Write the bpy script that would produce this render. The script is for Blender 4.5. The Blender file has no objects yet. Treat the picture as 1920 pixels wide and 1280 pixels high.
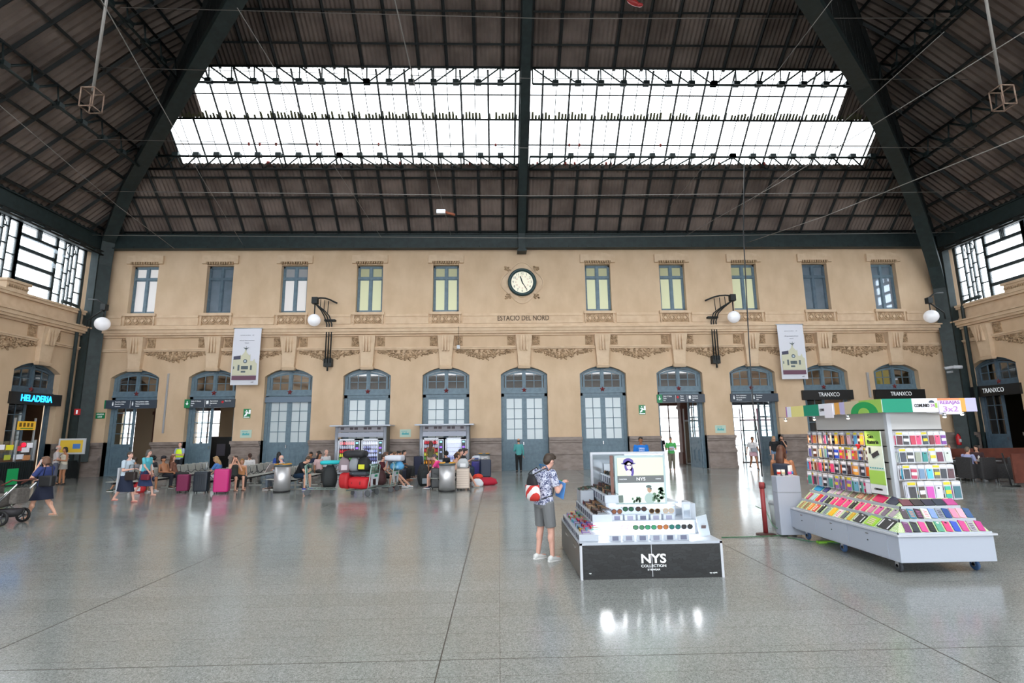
import bpy, math, random
from math import sin, cos, pi, radians, sqrt, atan2
from mathutils import Vector as V, Matrix, Euler
random.seed(11)
scene = bpy.context.scene
COL = scene.collection

# ------------------------------------------------------------------ camera, sky, exposure
F_PX, YAW, PIT, ROL, CAM_H = 980.0, 0.0278, 0.1709, 0.0122, 2.1
_c, _s, _cp, _sp = cos(YAW), sin(YAW), cos(PIT), sin(PIT)
cF = V((_s*_cp, _c*_cp, _sp)); cR0 = V((_c, -_s, 0)); cU0 = cR0.cross(cF)
cR = cR0*cos(ROL) - cU0*sin(ROL); cU = cU0*cos(ROL) + cR0*sin(ROL)
CAM = V((0, 0, CAM_H))
cam = bpy.data.objects.new('camera', bpy.data.cameras.new('camera')); COL.objects.link(cam)
cam.data.sensor_width = 36; cam.data.lens = 36*F_PX/1920; cam.data.clip_end = 300
cam.matrix_world = Matrix(((cR.x, cU.x, -cF.x, CAM.x), (cR.y, cU.y, -cF.y, CAM.y), (cR.z, cU.z, -cF.z, CAM.z), (0, 0, 0, 1)))
scene.camera = cam
world = bpy.data.worlds.new('sky'); scene.world = world; world.use_nodes = True
bg = world.node_tree.nodes['Background']; bg.inputs[0].default_value = (0.93, 0.97, 1.0, 1); bg.inputs[1].default_value = 3.2
scene.view_settings.view_transform = 'Standard'; scene.view_settings.look = 'None'
scene.view_settings.gamma = 1; scene.view_settings.exposure = 1.0; scene.view_settings.use_curve_mapping = False
scene.cycles.use_denoising = True
scene.cycles.max_bounces = 8; scene.cycles.diffuse_bounces = 5; scene.cycles.glossy_bounces = 4
scene.cycles.transparent_max_bounces = 12; scene.cycles.transmission_bounces = 4
scene.cycles.caustics_reflective = False; scene.cycles.caustics_refractive = False
scene.cycles.sample_clamp_indirect = 6

def ray(x, y): return cF + cR*((x-960)/F_PX) - cU*((y-640)/F_PX)
def W(x, y, Y=29.3):
    d = ray(x, y); return CAM + d*(Y/d.y)
def G(x, y, z=0.0):
    d = ray(x, y); return CAM + d*((z-CAM_H)/d.z)
def XP(x, y, X):
    d = ray(x, y); return CAM + d*(X/d.x)

# ------------------------------------------------------------------ object helpers
def tag(o, label=None, cat=None, group=None, kind=None):
    if label: o['label'] = label
    if cat: o['category'] = cat
    if group: o['group'] = group
    if kind: o['kind'] = kind
    return o
def empty(name, loc=(0, 0, 0), rz=0.0, parent=None):
    o = bpy.data.objects.new(name, None); COL.objects.link(o); o.empty_display_size = .1
    o.location = loc; o.rotation_euler = (0, 0, rz)
    if parent: o.parent = parent
    return o
def thing(name, label, cat, loc=(0, 0, 0), rz=0.0, group=None):
    return tag(empty(name, loc, rz), label, cat, group)
def children(o): return [c for c in COL.objects if c.parent == o]
KIDS = {}
def kids(o): return KIDS.get(o.name, [])
def reg(o, parent):
    if parent is not None:
        o.parent = parent; KIDS.setdefault(parent.name, []).append(o)
def dup(root, loc=None, rz=None, label=None, group=None, parent=None, scale=None):
    c = root.copy(); COL.objects.link(c)
    if parent is not None: reg(c, parent)
    if loc is not None: c.location = loc
    if rz is not None: c.rotation_euler = (0, 0, rz)
    if label: c['label'] = label
    if group: c['group'] = group
    if scale is not None: c.scale = scale
    for k in list(kids(root)): dup(k, parent=c)
    return c

class MB:
    """collects polygons; mats are indices"""
    def __init__(s): s.v = []; s.f = []; s.m = []; s.sm = []
    def add(s, vs, fs, m=0, smooth=False):
        o = len(s.v); s.v += [tuple(p) for p in vs]
        for f in fs: s.f.append(tuple(i+o for i in f)); s.m.append(m); s.sm.append(smooth)
    def box(s, x0, x1, y0, y1, z0, z1, m=0):
        vs = [(x0, y0, z0), (x1, y0, z0), (x1, y1, z0), (x0, y1, z0), (x0, y0, z1), (x1, y0, z1), (x1, y1, z1), (x0, y1, z1)]
        s.add(vs, [(3, 2, 1, 0), (4, 5, 6, 7), (0, 1, 5, 4), (1, 2, 6, 5), (2, 3, 7, 6), (3, 0, 4, 7)], m); return s
    def cbox(s, c, sz, m=0, rot=None):
        hx, hy, hz = [a/2 for a in sz]; vs = []
        for z in (-hz, hz):
            for x, y in ((-hx, -hy), (hx, -hy), (hx, hy), (-hx, hy)):
                p = V((x, y, z))
                if rot is not None: p = rot @ p
                vs.append(p+V(c))
        s.add(vs, [(3, 2, 1, 0), (4, 5, 6, 7), (0, 1, 5, 4), (1, 2, 6, 5), (2, 3, 7, 6), (3, 0, 4, 7)], m); return s
    def ring(s, rings, m=0, smooth=True, caps=True, closed=False):
        n = len(rings[0]); vs = [p for r in rings for p in r]; fs = []
        R = len(rings)
        for i in range(R if closed else R-1):
            a, b = i*n, ((i+1) % R)*n
            for j in range(n): k = (j+1) % n; fs.append((a+j, a+k, b+k, b+j))
        if caps and not closed: fs.append(tuple(range(n))[::-1]); fs.append(tuple((R-1)*n+j for j in range(n)))
        s.add(vs, fs, m, smooth); return s
    def tube(s, pts, r, n=8, m=0, smooth=True, caps=True, flat=1.0):
        pts = [V(p) for p in pts]; rs = r if isinstance(r, (list, tuple)) else [r]*len(pts); rings = []
        prev = None
        for i, p in enumerate(pts):
            t = (pts[min(i+1, len(pts)-1)]-pts[max(i-1, 0)])
            if t.length < 1e-9: t = V((0, 0, 1))
            t.normalize()
            if prev is None:
                a = V((0, 0, 1)) if abs(t.z) < .9 else V((1, 0, 0)); u = t.cross(a).normalized()
            else:
                u = prev - t*prev.dot(t)
                if u.length < 1e-6: u = t.orthogonal()
                u.normalize()
            prev = u; w = t.cross(u)
            rings.append([p+(u*cos(2*pi*j/n)+w*sin(2*pi*j/n)*flat)*rs[i] for j in range(n)])
        return s.ring(rings, m, smooth, caps)
    def cyl(s, c, r, z0, z1, n=24, m=0, r2=None):
        r2 = r if r2 is None else r2
        rings = [[(c[0]+rr*cos(2*pi*j/n), c[1]+rr*sin(2*pi*j/n), z) for j in range(n)] for rr, z in ((r, z0), (r2, z1))]
        return s.ring(rings, m, True, True)
    def lathe(s, c, prof, n=24, m=0):
        rings = [[(c[0]+r*cos(2*pi*j/n), c[1]+r*sin(2*pi*j/n), c[2]+z) for j in range(n)] for r, z in prof]
        return s.ring(rings, m, True, True)
    def ball(s, c, r, n=10, k=7, m=0, rot=None):
        if not isinstance(r, (tuple, list)): r = (r, r, r)
        rings = []
        for i in range(k):
            a = -pi/2+pi*(i+.5)/k if False else -pi/2+pi*(i+.35)/(k-.3)
            rg = []
            for j in range(n):
                p = V((r[0]*cos(a)*cos(2*pi*j/n), r[1]*cos(a)*sin(2*pi*j/n), r[2]*sin(a)))
                if rot is not None: p = rot @ p
                rg.append(p+V(c))
            rings.append(rg)
        return s.ring(rings, m, True, True)
    def prism(s, poly, h, ax='y', o=0.0, m=0):
        """poly in 2D extruded along axis from o to o+h; ax y: poly=(x,z), z: (x,y), x: (y,z)"""
        def P(a, b, t): return {'y': (a, t, b), 'z': (a, b, t), 'x': (t, a, b)}[ax]
        n = len(poly); vs = [P(a, b, o) for a, b in poly]+[P(a, b, o+h) for a, b in poly]
        fs = [tuple(range(n)), tuple(range(2*n-1, n-1, -1))]+[(i, i+n, (i+1) % n+n, (i+1) % n) for i in range(n)]
        s.add(vs, fs, m); return s
    def quad(s, a, b, c, d, m=0): s.add([a, b, c, d], [(0, 1, 2, 3)], m); return s
    def mesh(s, name, mats):
        me = bpy.data.meshes.new(name); me.from_pydata([tuple(p) for p in s.v], [], s.f)
        for mt in (mats if isinstance(mats, (list, tuple)) else [mats]): me.materials.append(mt)
        me.polygons.foreach_set('material_index', s.m); me.polygons.foreach_set('use_smooth', s.sm)
        me.update(); return me
    def build(s, name, mats, parent=None, loc=None, rz=0.0, fix=True, bevel=0):
        me = s.mesh(name, mats)
        if fix:
            import bmesh
            b = bmesh.new(); b.from_mesh(me); bmesh.ops.recalc_face_normals(b, faces=b.faces); b.to_mesh(me); b.free()
        o = bpy.data.objects.new(name, me); COL.objects.link(o)
        if loc is not None: o.location = loc
        if rz: o.rotation_euler = (0, 0, rz)
        reg(o, parent)
        if bevel:
            md = o.modifiers.new('bevel', 'BEVEL'); md.width = bevel; md.segments = 2; md.limit_method = 'ANGLE'; md.angle_limit = .6
        return o

# ------------------------------------------------------------------ materials
def srgb(h):
    if isinstance(h, str):
        h = h.lstrip('#'); c = [int(h[i:i+2], 16)/255 for i in (0, 2, 4)]
    else: c = [a/255 for a in h]
    return tuple((a/12.92 if a <= .04045 else ((a+.055)/1.055)**2.4) for a in c)+(1,)
MATS = {}
def mat(name, col=None, rough=.6, metal=0.0, emit=0.0, spec=.5, alpha=1.0, trans=0.0):
    if name in MATS: return MATS[name]
    m = bpy.data.materials.new(name); m.use_nodes = True; b = m.node_tree.nodes['Principled BSDF']
    c = srgb(col) if isinstance(col, str) or (col and max(col) > 1) else tuple(col)+(1,)
    b.inputs['Base Color'].default_value = c; b.inputs['Roughness'].default_value = rough
    b.inputs['Metallic'].default_value = metal; b.inputs['Specular IOR Level'].default_value = spec
    if emit: b.inputs['Emission Color'].default_value = c; b.inputs['Emission Strength'].default_value = emit
    b.inputs['Alpha'].default_value = alpha; b.inputs['Transmission Weight'].default_value = trans
    MATS[name] = m; return m
def C(h, rough=.65, metal=0.0, emit=0.0):
    return mat('paint_%s_%d_%d_%d' % (h.lstrip('#'), int(rough*100), int(metal*10), int(emit*10)), h, rough, metal, emit)
def nodes(m):
    nt = m.node_tree; return nt, nt.nodes['Principled BSDF'], nt.links.new
def noisy(name, c1, c2, scale=3.0, rough=.7, bump=0.0, detail=6, stretch=(1, 1, 1), metal=0.0, lo=.35, hi=.65):
    m = mat(name, c1, rough, metal); nt, b, L = nodes(m)
    tc = nt.nodes.new('ShaderNodeTexCoord'); mp = nt.nodes.new('ShaderNodeMapping'); mp.inputs['Scale'].default_value = stretch
    n = nt.nodes.new('ShaderNodeTexNoise'); n.inputs['Scale'].default_value = scale; n.inputs['Detail'].default_value = detail
    r = nt.nodes.new('ShaderNodeValToRGB'); r.color_ramp.elements[0].color = srgb(c1); r.color_ramp.elements[1].color = srgb(c2)
    r.color_ramp.elements[0].position = lo; r.color_ramp.elements[1].position = hi
    L(tc.outputs['Object'], mp.inputs[0]); L(mp.outputs[0], n.inputs['Vector']); L(n.outputs['Fac'], r.inputs[0]); L(r.outputs[0], b.inputs['Base Color'])
    if bump:
        bp = nt.nodes.new('ShaderNodeBump'); bp.inputs['Strength'].default_value = bump; bp.inputs['Distance'].default_value = .02
        L(n.outputs['Fac'], bp.inputs['Height']); L(bp.outputs[0], b.inputs['Normal'])
    return m
M_WALL = noisy('ochre_plaster', '#c8ac8d', '#d4b99b', 1.2, .75, .05, stretch=(1, 1, .6))
M_TRIM = noisy('ochre_moulding', '#ccb092', '#d8bfa2', 2.5, .7, .03)
M_ORN = noisy('ochre_ornament', '#94795c', '#c4a787', 7, .8, .2)
M_STONE = noisy('grey_brown_stone', '#7e7069', '#958780', 2.2, .55, .08, stretch=(1, 1, 2.5))
M_STEEL = noisy('dark_green_steel', '#222d2e', '#2a3738', 4, .5, .0, metal=0.1)
M_STEEL2 = noisy('black_green_steel', '#121617', '#1a2021', 4, .6)
M_ROOF = noisy('brown_corrugated_sheet', '#62554f', '#877870', .6, .8, .0, 8, stretch=(1, 1, 1))
M_ROOFG = noisy('grey_corrugated_sheet', '#716a66', '#978d86', .8, .8)
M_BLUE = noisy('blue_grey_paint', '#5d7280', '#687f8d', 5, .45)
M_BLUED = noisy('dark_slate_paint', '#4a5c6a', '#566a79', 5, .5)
M_FROST = mat('frosted_white_glass', '#bfcbd0', .18, 0, 0, .6)
M_DARKG = mat('dark_glass', '#1c1a1a', .06, 0, 0, .9)
M_WHITE = mat('white_laminate', '#c3c6cd', .35)
M_BLACK = mat('black_plastic', '#17181a', .4)
M_CHROME = mat('brushed_steel', '#c9c9cb', .22, 1.0)
M_ALU = mat('aluminium', '#c4c8cf', .35, .8)
M_SKIN = mat('skin', '#c98f74', .55)
def clear_glass(name, tint=(.9, .95, .96), refl=.12):
    m = bpy.data.materials.new(name); m.use_nodes = True; nt = m.node_tree; nt.nodes.clear()
    o = nt.nodes.new('ShaderNodeOutputMaterial'); t = nt.nodes.new('ShaderNodeBsdfTransparent'); t.inputs[0].default_value = tint+(1,)
    g = nt.nodes.new('ShaderNodeBsdfGlossy'); g.inputs['Roughness'].default_value = .04
    mx = nt.nodes.new('ShaderNodeMixShader'); mx.inputs[0].default_value = refl
    nt.links.new(t.outputs[0], mx.inputs[1]); nt.links.new(g.outputs[0], mx.inputs[2]); nt.links.new(mx.outputs[0], o.inputs[0]); return m
M_GLASS = clear_glass('clear_glass')
M_TRANSOM = clear_glass('transom_glass', (.55, .5, .48), .3)
def sky_glass(name, tint, dif):
    m = bpy.data.materials.new(name); m.use_nodes = True; nt = m.node_tree; nt.nodes.clear()
    o = nt.nodes.new('ShaderNodeOutputMaterial'); t = nt.nodes.new('ShaderNodeBsdfTransparent'); t.inputs[0].default_value = tint+(1,)
    g = nt.nodes.new('ShaderNodeBsdfTranslucent'); g.inputs[0].default_value = (.9, .92, .93, 1)
    mx = nt.nodes.new('ShaderNodeMixShader'); mx.inputs[0].default_value = dif
    nt.links.new(t.outputs[0], mx.inputs[1]); nt.links.new(g.outputs[0], mx.inputs[2]); nt.links.new(mx.outputs[0], o.inputs[0]); return m
M_SKYL = sky_glass('skylight_glass', (.93, .95, .96), .25)
# terrazzo floor
M_FLOOR = mat('polished_terrazzo', '#9aa09b', .14, 0, 0, .55); nt, b, L = nodes(M_FLOOR)
tc = nt.nodes.new('ShaderNodeTexCoord')
n1 = nt.nodes.new('ShaderNodeTexNoise'); n1.inputs['Scale'].default_value = 95; n1.inputs['Detail'].default_value = 3
n2 = nt.nodes.new('ShaderNodeTexNoise'); n2.inputs['Scale'].default_value = .5; n2.inputs['Detail'].default_value = 4
vo = nt.nodes.new('ShaderNodeTexVoronoi'); vo.inputs['Scale'].default_value = 62
rp = nt.nodes.new('ShaderNodeValToRGB'); e = rp.color_ramp.elements
e[0].position = .38; e[0].color = srgb('#666a67'); e[1].position = .62; e[1].color = srgb('#b1b4b1')
rv = nt.nodes.new('ShaderNodeValToRGB'); e = rv.color_ramp.elements; e[0].position = 0; e[0].color = srgb('#5e6160'); e[1].position = .9; e[1].color = srgb('#babdbb')
mx1 = nt.nodes.new('ShaderNodeMixRGB'); mx1.inputs[0].default_value = .45
mx2 = nt.nodes.new('ShaderNodeMixRGB'); mx2.blend_type = 'MULTIPLY'; mx2.inputs[0].default_value = .5
r2 = nt.nodes.new('ShaderNodeValToRGB'); e = r2.color_ramp.elements; e[0].position = .3; e[0].color = (.78, .76, .72, 1); e[1].position = .7; e[1].color = (1, 1, 1, 1)
br = nt.nodes.new('ShaderNodeTexBrick'); br.offset = 0; br.inputs['Scale'].default_value = 1; br.inputs['Mortar Size'].default_value = .004
br.inputs['Brick Width'].default_value = 23; br.inputs['Row Height'].default_value = .5
br.inputs['Color1'].default_value = (1, 1, 1, 1); br.inputs['Color2'].default_value = (.93, .93, .92, 1); br.inputs['Mortar'].default_value = (.62, .6, .58, 1)
mx3 = nt.nodes.new('ShaderNodeMixRGB'); mx3.blend_type = 'MULTIPLY'; mx3.inputs[0].default_value = 1
L(tc.outputs['Object'], n1.inputs['Vector']); L(tc.outputs['Object'], n2.inputs['Vector']); L(tc.outputs['Object'], vo.inputs['Vector']); L(tc.outputs['Object'], br.inputs['Vector'])
L(n1.outputs['Fac'], rp.inputs[0]); L(vo.outputs['Color'], rv.inputs[0]); L(rp.outputs[0], mx1.inputs[1]); L(rv.outputs[0], mx1.inputs[2])
L(n2.outputs['Fac'], r2.inputs[0]); L(mx1.outputs[0], mx2.inputs[1]); L(r2.outputs[0], mx2.inputs[2]); L(mx2.outputs[0], mx3.inputs[1]); L(br.outputs['Color'], mx3.inputs[2])
L(mx3.outputs[0], b.inputs['Base Color'])
rr = nt.nodes.new('ShaderNodeMapRange'); rr.inputs['To Min'].default_value = .10; rr.inputs['To Max'].default_value = .24
L(n2.outputs['Fac'], rr.inputs['Value']); L(rr.outputs[0], b.inputs['Roughness'])

TEXTS = []
def text(body, size, m, parent=None, loc=(0, 0, 0), face='-y', rz=0.0, align='CENTER', ext=.004, name='lettering', sx=1.0, bold=0.0, width=None, spacing=1.0):
    cu = bpy.data.curves.new(name, 'FONT'); cu.body = body; cu.size = size; cu.extrude = ext; cu.align_x = align; cu.align_y = 'CENTER'; cu.offset = bold
    cu.space_character = spacing; cu.resolution_u = 3
    cu.materials.append(m); o = bpy.data.objects.new(name, cu); COL.objects.link(o)
    o.location = loc
    if face == 'flat': o.rotation_euler = (0, 0, rz)
    else: o.rotation_euler = (pi/2, 0, {'-y': 0, '+x': pi/2, '-x': -pi/2, '+y': pi}[face]+rz)
    o.scale = (sx, 1, 1)
    reg(o, parent); TEXTS.append((o, width)); return o
# ------------------------------------------------------------------ setting: hall geometry
XL, XR, YB = -22.6, 26.3, 29.3
YF = -4.7
BAYX = [W(252, 720).x, W(398, 720).x, W(541, 720).x, W(688, 720).x, W(836, 720).x, W(983, 720).x, W(1131, 720).x, W(1275, 720).x, W(1412, 720).x, W(1549, 720).x, W(1683, 720).x]
WINX = [W(268, 545).x, W(410, 545).x, W(550.5, 545).x, W(692.5, 545).x, W(836, 545).x, W(1122, 545).x, W(1262, 545).x, W(1398, 545).x, W(1532, 545).x, W(1662, 545).x]
DW, DSP, DAT = 2.62, 5.28, 5.72     # door opening width, spring, arch top
floor = MB().box(-45, 50, -45, 46, -.1, 0).build('floor', M_FLOOR); tag(floor, kind='structure')
# brass joints between the terrazzo fields run towards the end wall
jm = MB()
for px in (-.56, -5.05, 4.15, -9.6, 8.8, -14.2, 13.4, 18.0, -18.8, 22.6): jm.box(px-.006, px+.006, -6, 29, 0, .0015)
for yy in (5.35, 9.9, 14.5, 19.1, 23.7): jm.box(-22, 26, yy-.004, yy+.004, 0, .0012)
jm.build('expansion_joint', mat('dark_joint', '#4a443c', .5), floor)

def arch_pts(w, sp, at, n=14):
    """segmental arch from (-w/2,sp) to (w/2,sp) with crown at"""
    h = at-sp; R = (w*w/4+h*h)/(2*h); cz = at-R; a0 = math.asin(w/2/R)
    return [(R*sin(-a0+2*a0*i/n), cz+R*cos(-a0+2*a0*i/n)) for i in range(n+1)]
def arch_z(x, w, sp, at):
    h = at-sp; R = (w*w/4+h*h)/(2*h); return at-R+sqrt(max(R*R-x*x, 0))
def wall_mesh(mb, u0, u1, z0, z1, t, ops):
    """front face at d=0, back at d=t ; ops: (uc,w,zb,spring,top)"""
    ops = sorted(ops); cur = u0
    for uc, w, zb, sp, at in ops:
        a, b_ = uc-w/2, uc+w/2
        mb.box(cur, a, 0, t, z0, z1)
        if zb > z0: mb.box(a, b_, 0, t, z0, zb)
        if at > sp:
            P = arch_pts(w, sp, at)
            for i in range(len(P)-1):
                (x0, a0), (x1, a1) = P[i], P[i+1]
                mb.prism([(uc+x0, a0), (uc+x1, a1), (uc+x1, z1), (uc+x0, z1)], t, 'y', 0)
        else: mb.box(a, b_, 0, t, sp, z1)
        cur = b_
    mb.box(cur, u1, 0, t, z0, z1)
ZM, ZT = 8.2, 13.0
mb = MB()
wall_mesh(mb, XL-.6, XR+.6, 0, ZM, .55, [(x, DW, 0, DSP, DAT) for x in BAYX])
WB, WT = 8.93, 11.72
wall_mesh(mb, XL-.6, XR+.6, ZM, ZT, .55, [(x, 1.5, WB, WT, WT) for x in WINX])
wall_back = mb.build('wall_back', M_WALL, loc=(0, YB, 0)); tag(wall_back, kind='structure')
# stone dado
def dado(mb, u0, u1, ops):
    cur = u0; segs = []
    for uc, w in sorted(ops): segs.append((cur, uc-w/2)); cur = uc+w/2
    segs.append((cur, u1))
    for a, b_ in segs:
        if b_-a < .1: continue
        mb.box(a, b_, -.26, .3, 0, .14); mb.box(a, b_, -.18, .3, .14, .86); mb.box(a, b_, -.28, .3, .86, .98); mb.box(a, b_, -.18, .3, .98, 1.06)
        mb.box(a, b_, -.05, .3, 1.06, 1.5); mb.box(a, b_, -.16, .3, 1.5, 1.62); mb.box(a, b_, -.27, .3, 1.62, 1.78)
mb = MB(); dado(mb, XL, XR, [(x, DW) for x in BAYX])
tag(mb.build('baseboard_back', M_STONE, loc=(0, YB, 0)), kind='structure')
# horizontal mouldings (profile steps: depth, z0, z1)
PROF = [(.10, 6.72, 6.80), (.15, 6.80, 6.87), (.14, 7.50, 7.60), (.30, 7.60, 7.72), (.38, 7.72, 7.90), (.46, 7.90, 7.98), (.12, 7.98, 8.12), (.06, 8.12, 8.2)]
def mould(mb, u0, u1, prof):
    for d, a, b_ in prof: mb.box(u0, u1, -d, .05, a, b_)
mb = MB(); mould(mb, XL, XR, PROF)
tag(mb.build('trim_1', M_TRIM, loc=(0, YB, 0)), kind='structure')
mb = MB(); edges = sorted(WINX); cur = XL
for x in edges: mould(mb, cur, x-.98, [(.05, 8.22, 8.64), (.10, 8.64, 8.72), (.06, 8.72, 8.80)]); cur = x+.98
mould(mb, cur, XR, [(.05, 8.22, 8.64), (.10, 8.64, 8.72), (.06, 8.72, 8.80)])
tag(mb.build('trim_2', M_TRIM, loc=(0, YB, 0)), kind='structure')

# sculpted parts of a wall (local: x along wall, -y into the hall)
def console_bm():
    mb = MB()
    rows = [(5.62, .20, .20), (5.75, .32, .26), (5.86, .26, .22), (6.6, .36, .26), (7.2, .44, .34), (7.5, .48, .40)]
    rings = [[(-w/2*1.1, 0, z), (w/2*1.1, 0, z), (w/2*1.1, -d, z), (-w/2*1.1, -d, z)] for z, w, d in [(5.60, .60, .22), (5.74, .70, .28), (5.78, .58, .22), (6.5, .66, .26), (7.1, .78, .34), (7.5, .84, .42)]]
    mb.ring(rings, 0, False)
    for k in (-.16, 0, .16): mb.box(k-.035, k+.035, -.43+.0, -.2, 6.6, 7.45)
    return mb.mesh('console', M_TRIM)
def scroll_bm(seed):
    rnd = random.Random(seed); mb = MB()
    mb.box(-.2, .2, -.06, 0, 6.95, 7.47)
    for i in range(16):
        a = rnd.uniform(-.17, .17); z = rnd.uniform(7.0, 7.42)
        mb.ball((a, -.07, z), (.05, .05, .035), 6, 5, 0, Matrix.Rotation(rnd.uniform(0, 3), 3, 'Y'))
    for k in (0, 1): mb.tube([(.1*cos(t)*(1-t/9), -.09, 7.1+k*.22+.1*sin(t)*(1-t/9)) for t in [j*.7 for j in range(10)]], .02, 5)
    return mb.mesh('scroll_ornament', M_ORN)
def garland_bm(w):
    rnd = random.Random(4); mb = MB()
    for i in range(170):
        t = rnd.uniform(-1, 1); dep = (.14+.5*(1-abs(t))**1.3)
        z = 6.70-rnd.uniform(0, dep)
        mb.ball((t*w/2, -.03, z), (rnd.uniform(.05, .11), .07, .035), 6, 4, 0, Matrix.Rotation(rnd.uniform(0, 3), 3, 'Y'))
    for sgn in (-1, 1):
        mb.tube([(sgn*w/2*(1-k/10), -.04, 6.66-.42*(k/10)**2) for k in range(11)], .035, 6)
        mb.tube([(sgn*(.22+.05*k), -.05, 6.3+.03*sin(k)) for k in range(6)], .03, 6)
    mb.ball((0, -.05, 6.35), (.17, .13, .15), 12, 8); mb.ball((0, -.08, 6.35), (.11, .13, .09), 12, 8)
    return mb.mesh('garland', M_ORN)
ME_CON, ME_SC = console_bm(), scroll_bm(3)
ME_GAR = garland_bm(3.25)
def place(me, name, parent, x, y=0, z=0):
    o = bpy.data.objects.new(name, me); COL.objects.link(o); o.location = (x, y, z); reg(o, parent); return o
def arch_trim(w, sp, at, name, parent, x):
    mb = MB(); P = arch_pts(w+.06, sp, at+.03, 16)
    rings = [[(a, 0, b_), (a, -.03, b_), (a*1.05, -.03, b_+.10), (a*1.05, 0, b_+.10)] for a, b_ in P]
    mb.ring(rings, 0, False); return mb.build(name, M_TRIM, parent, (x, 0, 0))
for x in BAYX:
    place(ME_CON, 'console', wall_back, x)
    place(ME_SC, 'scroll_ornament', wall_back, x-.72); place(ME_SC, 'scroll_ornament', wall_back, x+.72)
for a, b_ in zip(BAYX, BAYX[1:]): place(ME_GAR, 'garland', wall_back, (a+b_)/2)
place(ME_GAR, 'garland', wall_back, BAYX[-1]+2.05)
# window hoods and lattice panels
def hood_bm():
    mb = MB(); P = [(-1.02, 11.80), (-1.02, 12.28), (-.72, 12.28)]
    P += [(-.72+1.44*i/8, 12.28+.13*sin(pi*i/8)) for i in range(1, 8)]+[(.72, 12.28), (1.02, 12.28), (1.02, 11.80), (.78, 11.80), (.78, 11.9), (-.78, 11.9), (-.78, 11.8)]
    mb.prism(P, .13, 'y', -.13)
    for i in range(11): mb.box(-.74+i*.14, -.66+i*.14, -.16, .02, 11.76, 11.9, 1)
    return mb.mesh('window_hood', [M_TRIM, M_ORN])
def lattice_bm():
    mb = MB(); mb.box(-.78, .78, -.03, .05, 8.25, 8.72, 1)
    for i in range(4):
        c = -.57+i*.38
        mb.prism([(c-.1, 8.48), (c, 8.58), (c+.1, 8.48), (c, 8.38)], .07, 'y', -.09)
    for i in range(5):
        c = -.76+i*.38
        mb.tube([(c-.12, -.05, 8.3), (c+.12, -.05, 8.66)], .02, 4, 0); mb.tube([(c+.12, -.05, 8.3), (c-.12, -.05, 8.66)], .02, 4, 0)
    mb.box(-.85, -.78, -.1, .05, 8.2, 8.9); mb.box(.78, .85, -.1, .05, 8.2, 8.9); mb.box(-.9, .9, -.14, .05, 8.74, 8.9)
    return mb.mesh('lattice_panel', [M_TRIM, M_ORN])
MH, ML = hood_bm(), lattice_bm()
for x in WINX: place(MH, 'window_hood', wall_back, x); place(ML, 'lattice_panel', wall_back, x)
CLX, CLZ = W(979, 529, 29.2).x, W(979, 529, 29.2).z
mb = MB()
def quat(R, n=64): return [((R*(1+.10*cos(4*t)))*cos(t), (R*(1+.10*cos(4*t)))*sin(t)) for t in [2*pi*i/n for i in range(n)]]
rings = [[(a*s_, -d, c*s_) for a, c in quat(1.14)] for s_, d in ((1.0, 0), (1.0, .07), (.95, .07), (.94, .03), (.72, .03), (.70, .08))]
mb.ring(rings, 0, False)
for sx in (-1, 1):
    for sz in (-1, 1):
        for i in range(14): mb.ball((sx*(.82+random.uniform(-.14, .14)), -.03, sz*(.82+random.uniform(-.14, .14))), (.07, .06, .05), 6, 4, 1)
mb.build('clock_surround', [M_TRIM, M_ORN], wall_back, (CLX, 0, CLZ))
ins = W(981, 595)
text('ESTACIÓ DEL NORD', .42, mat('brown_letters', '#5b4a3a', .7), wall_back, (ins.x, -.075, ins.z-.06), '-y', name='inscription', width=2.95, sx=.86, bold=.006)

# ---- side walls
def side_wall(name, sgn):
    """sgn -1 left (faces +X), +1 right (faces -X); local u: distance to the end wall is |YB - y|"""
    X = XL if sgn < 0 else XR
    rz = pi/2 if sgn < 0 else -pi/2
    return X, rz
LU = [26.2, 22.2, 18.2, 14.2, 10.2]           # Y of the left doors
RU = [27.0, 22.7, 18.7, 14.7, 10.7]
def build_side(name, X, rz, ys):
    f = 1 if rz > 0 else -1            # local x = f*Y
    us = [f*y for y in ys]; u0, u1 = sorted((f*YF, f*(YB+.0)))
    mb = MB(); wall_mesh(mb, u0, u1, 0, 8.75, .55, [(u, DW, 0, DSP, DAT) for u in us])
    mb.box(min(f*28.5, f*29.3), max(f*28.5, f*29.3), 0, .55, 8.75, 12.6)
    w = mb.build(name, M_WALL, loc=(X, 0, 0), rz=rz); tag(w, kind='structure')
    mb = MB(); dado(mb, u0, u1, [(u, DW) for u in us])
    tag(mb.build('baseboard_'+name.split('_')[1], M_STONE, loc=(X, 0, 0), rz=rz), kind='structure')
    mb = MB(); mould(mb, u0, u1, PROF+[(.05, 8.2, 8.62), (.2, 8.62, 8.75), (.26, 8.75, 8.85)])
    t = mb.build('trim_3' if rz > 0 else 'trim_4', M_TRIM, loc=(X, 0, 0), rz=rz); tag(t, kind='structure')
    for u in us:
        place(ME_CON, 'console', w, u); place(ME_SC, 'scroll_ornament', w, u-.72); place(ME_SC, 'scroll_ornament', w, u+.72)
    for a, b_ in zip(ys, ys[1:]): place(ME_GAR, 'garland', w, f*(a+b_)/2)
    mb = MB()
    for y in [(a+b_)/2 for a, b_ in zip(ys, ys[1:])]:
        mb.box(f*y-.55, f*y+.55, -.22, .2, 8.85, 9.2); mb.box(f*y-.65, f*y+.65, -.3, .2, 9.2, 9.32)
        for i in range(10): mb.ball((f*y-.5+i*.11, -.24, 9.02), (.06, .06, .08), 6, 4, 1)
    mb.build('parapet_block', [M_TRIM, M_ORN], w)
    return w
wall_left = build_side('wall_left', XL, pi/2, LU)
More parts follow.
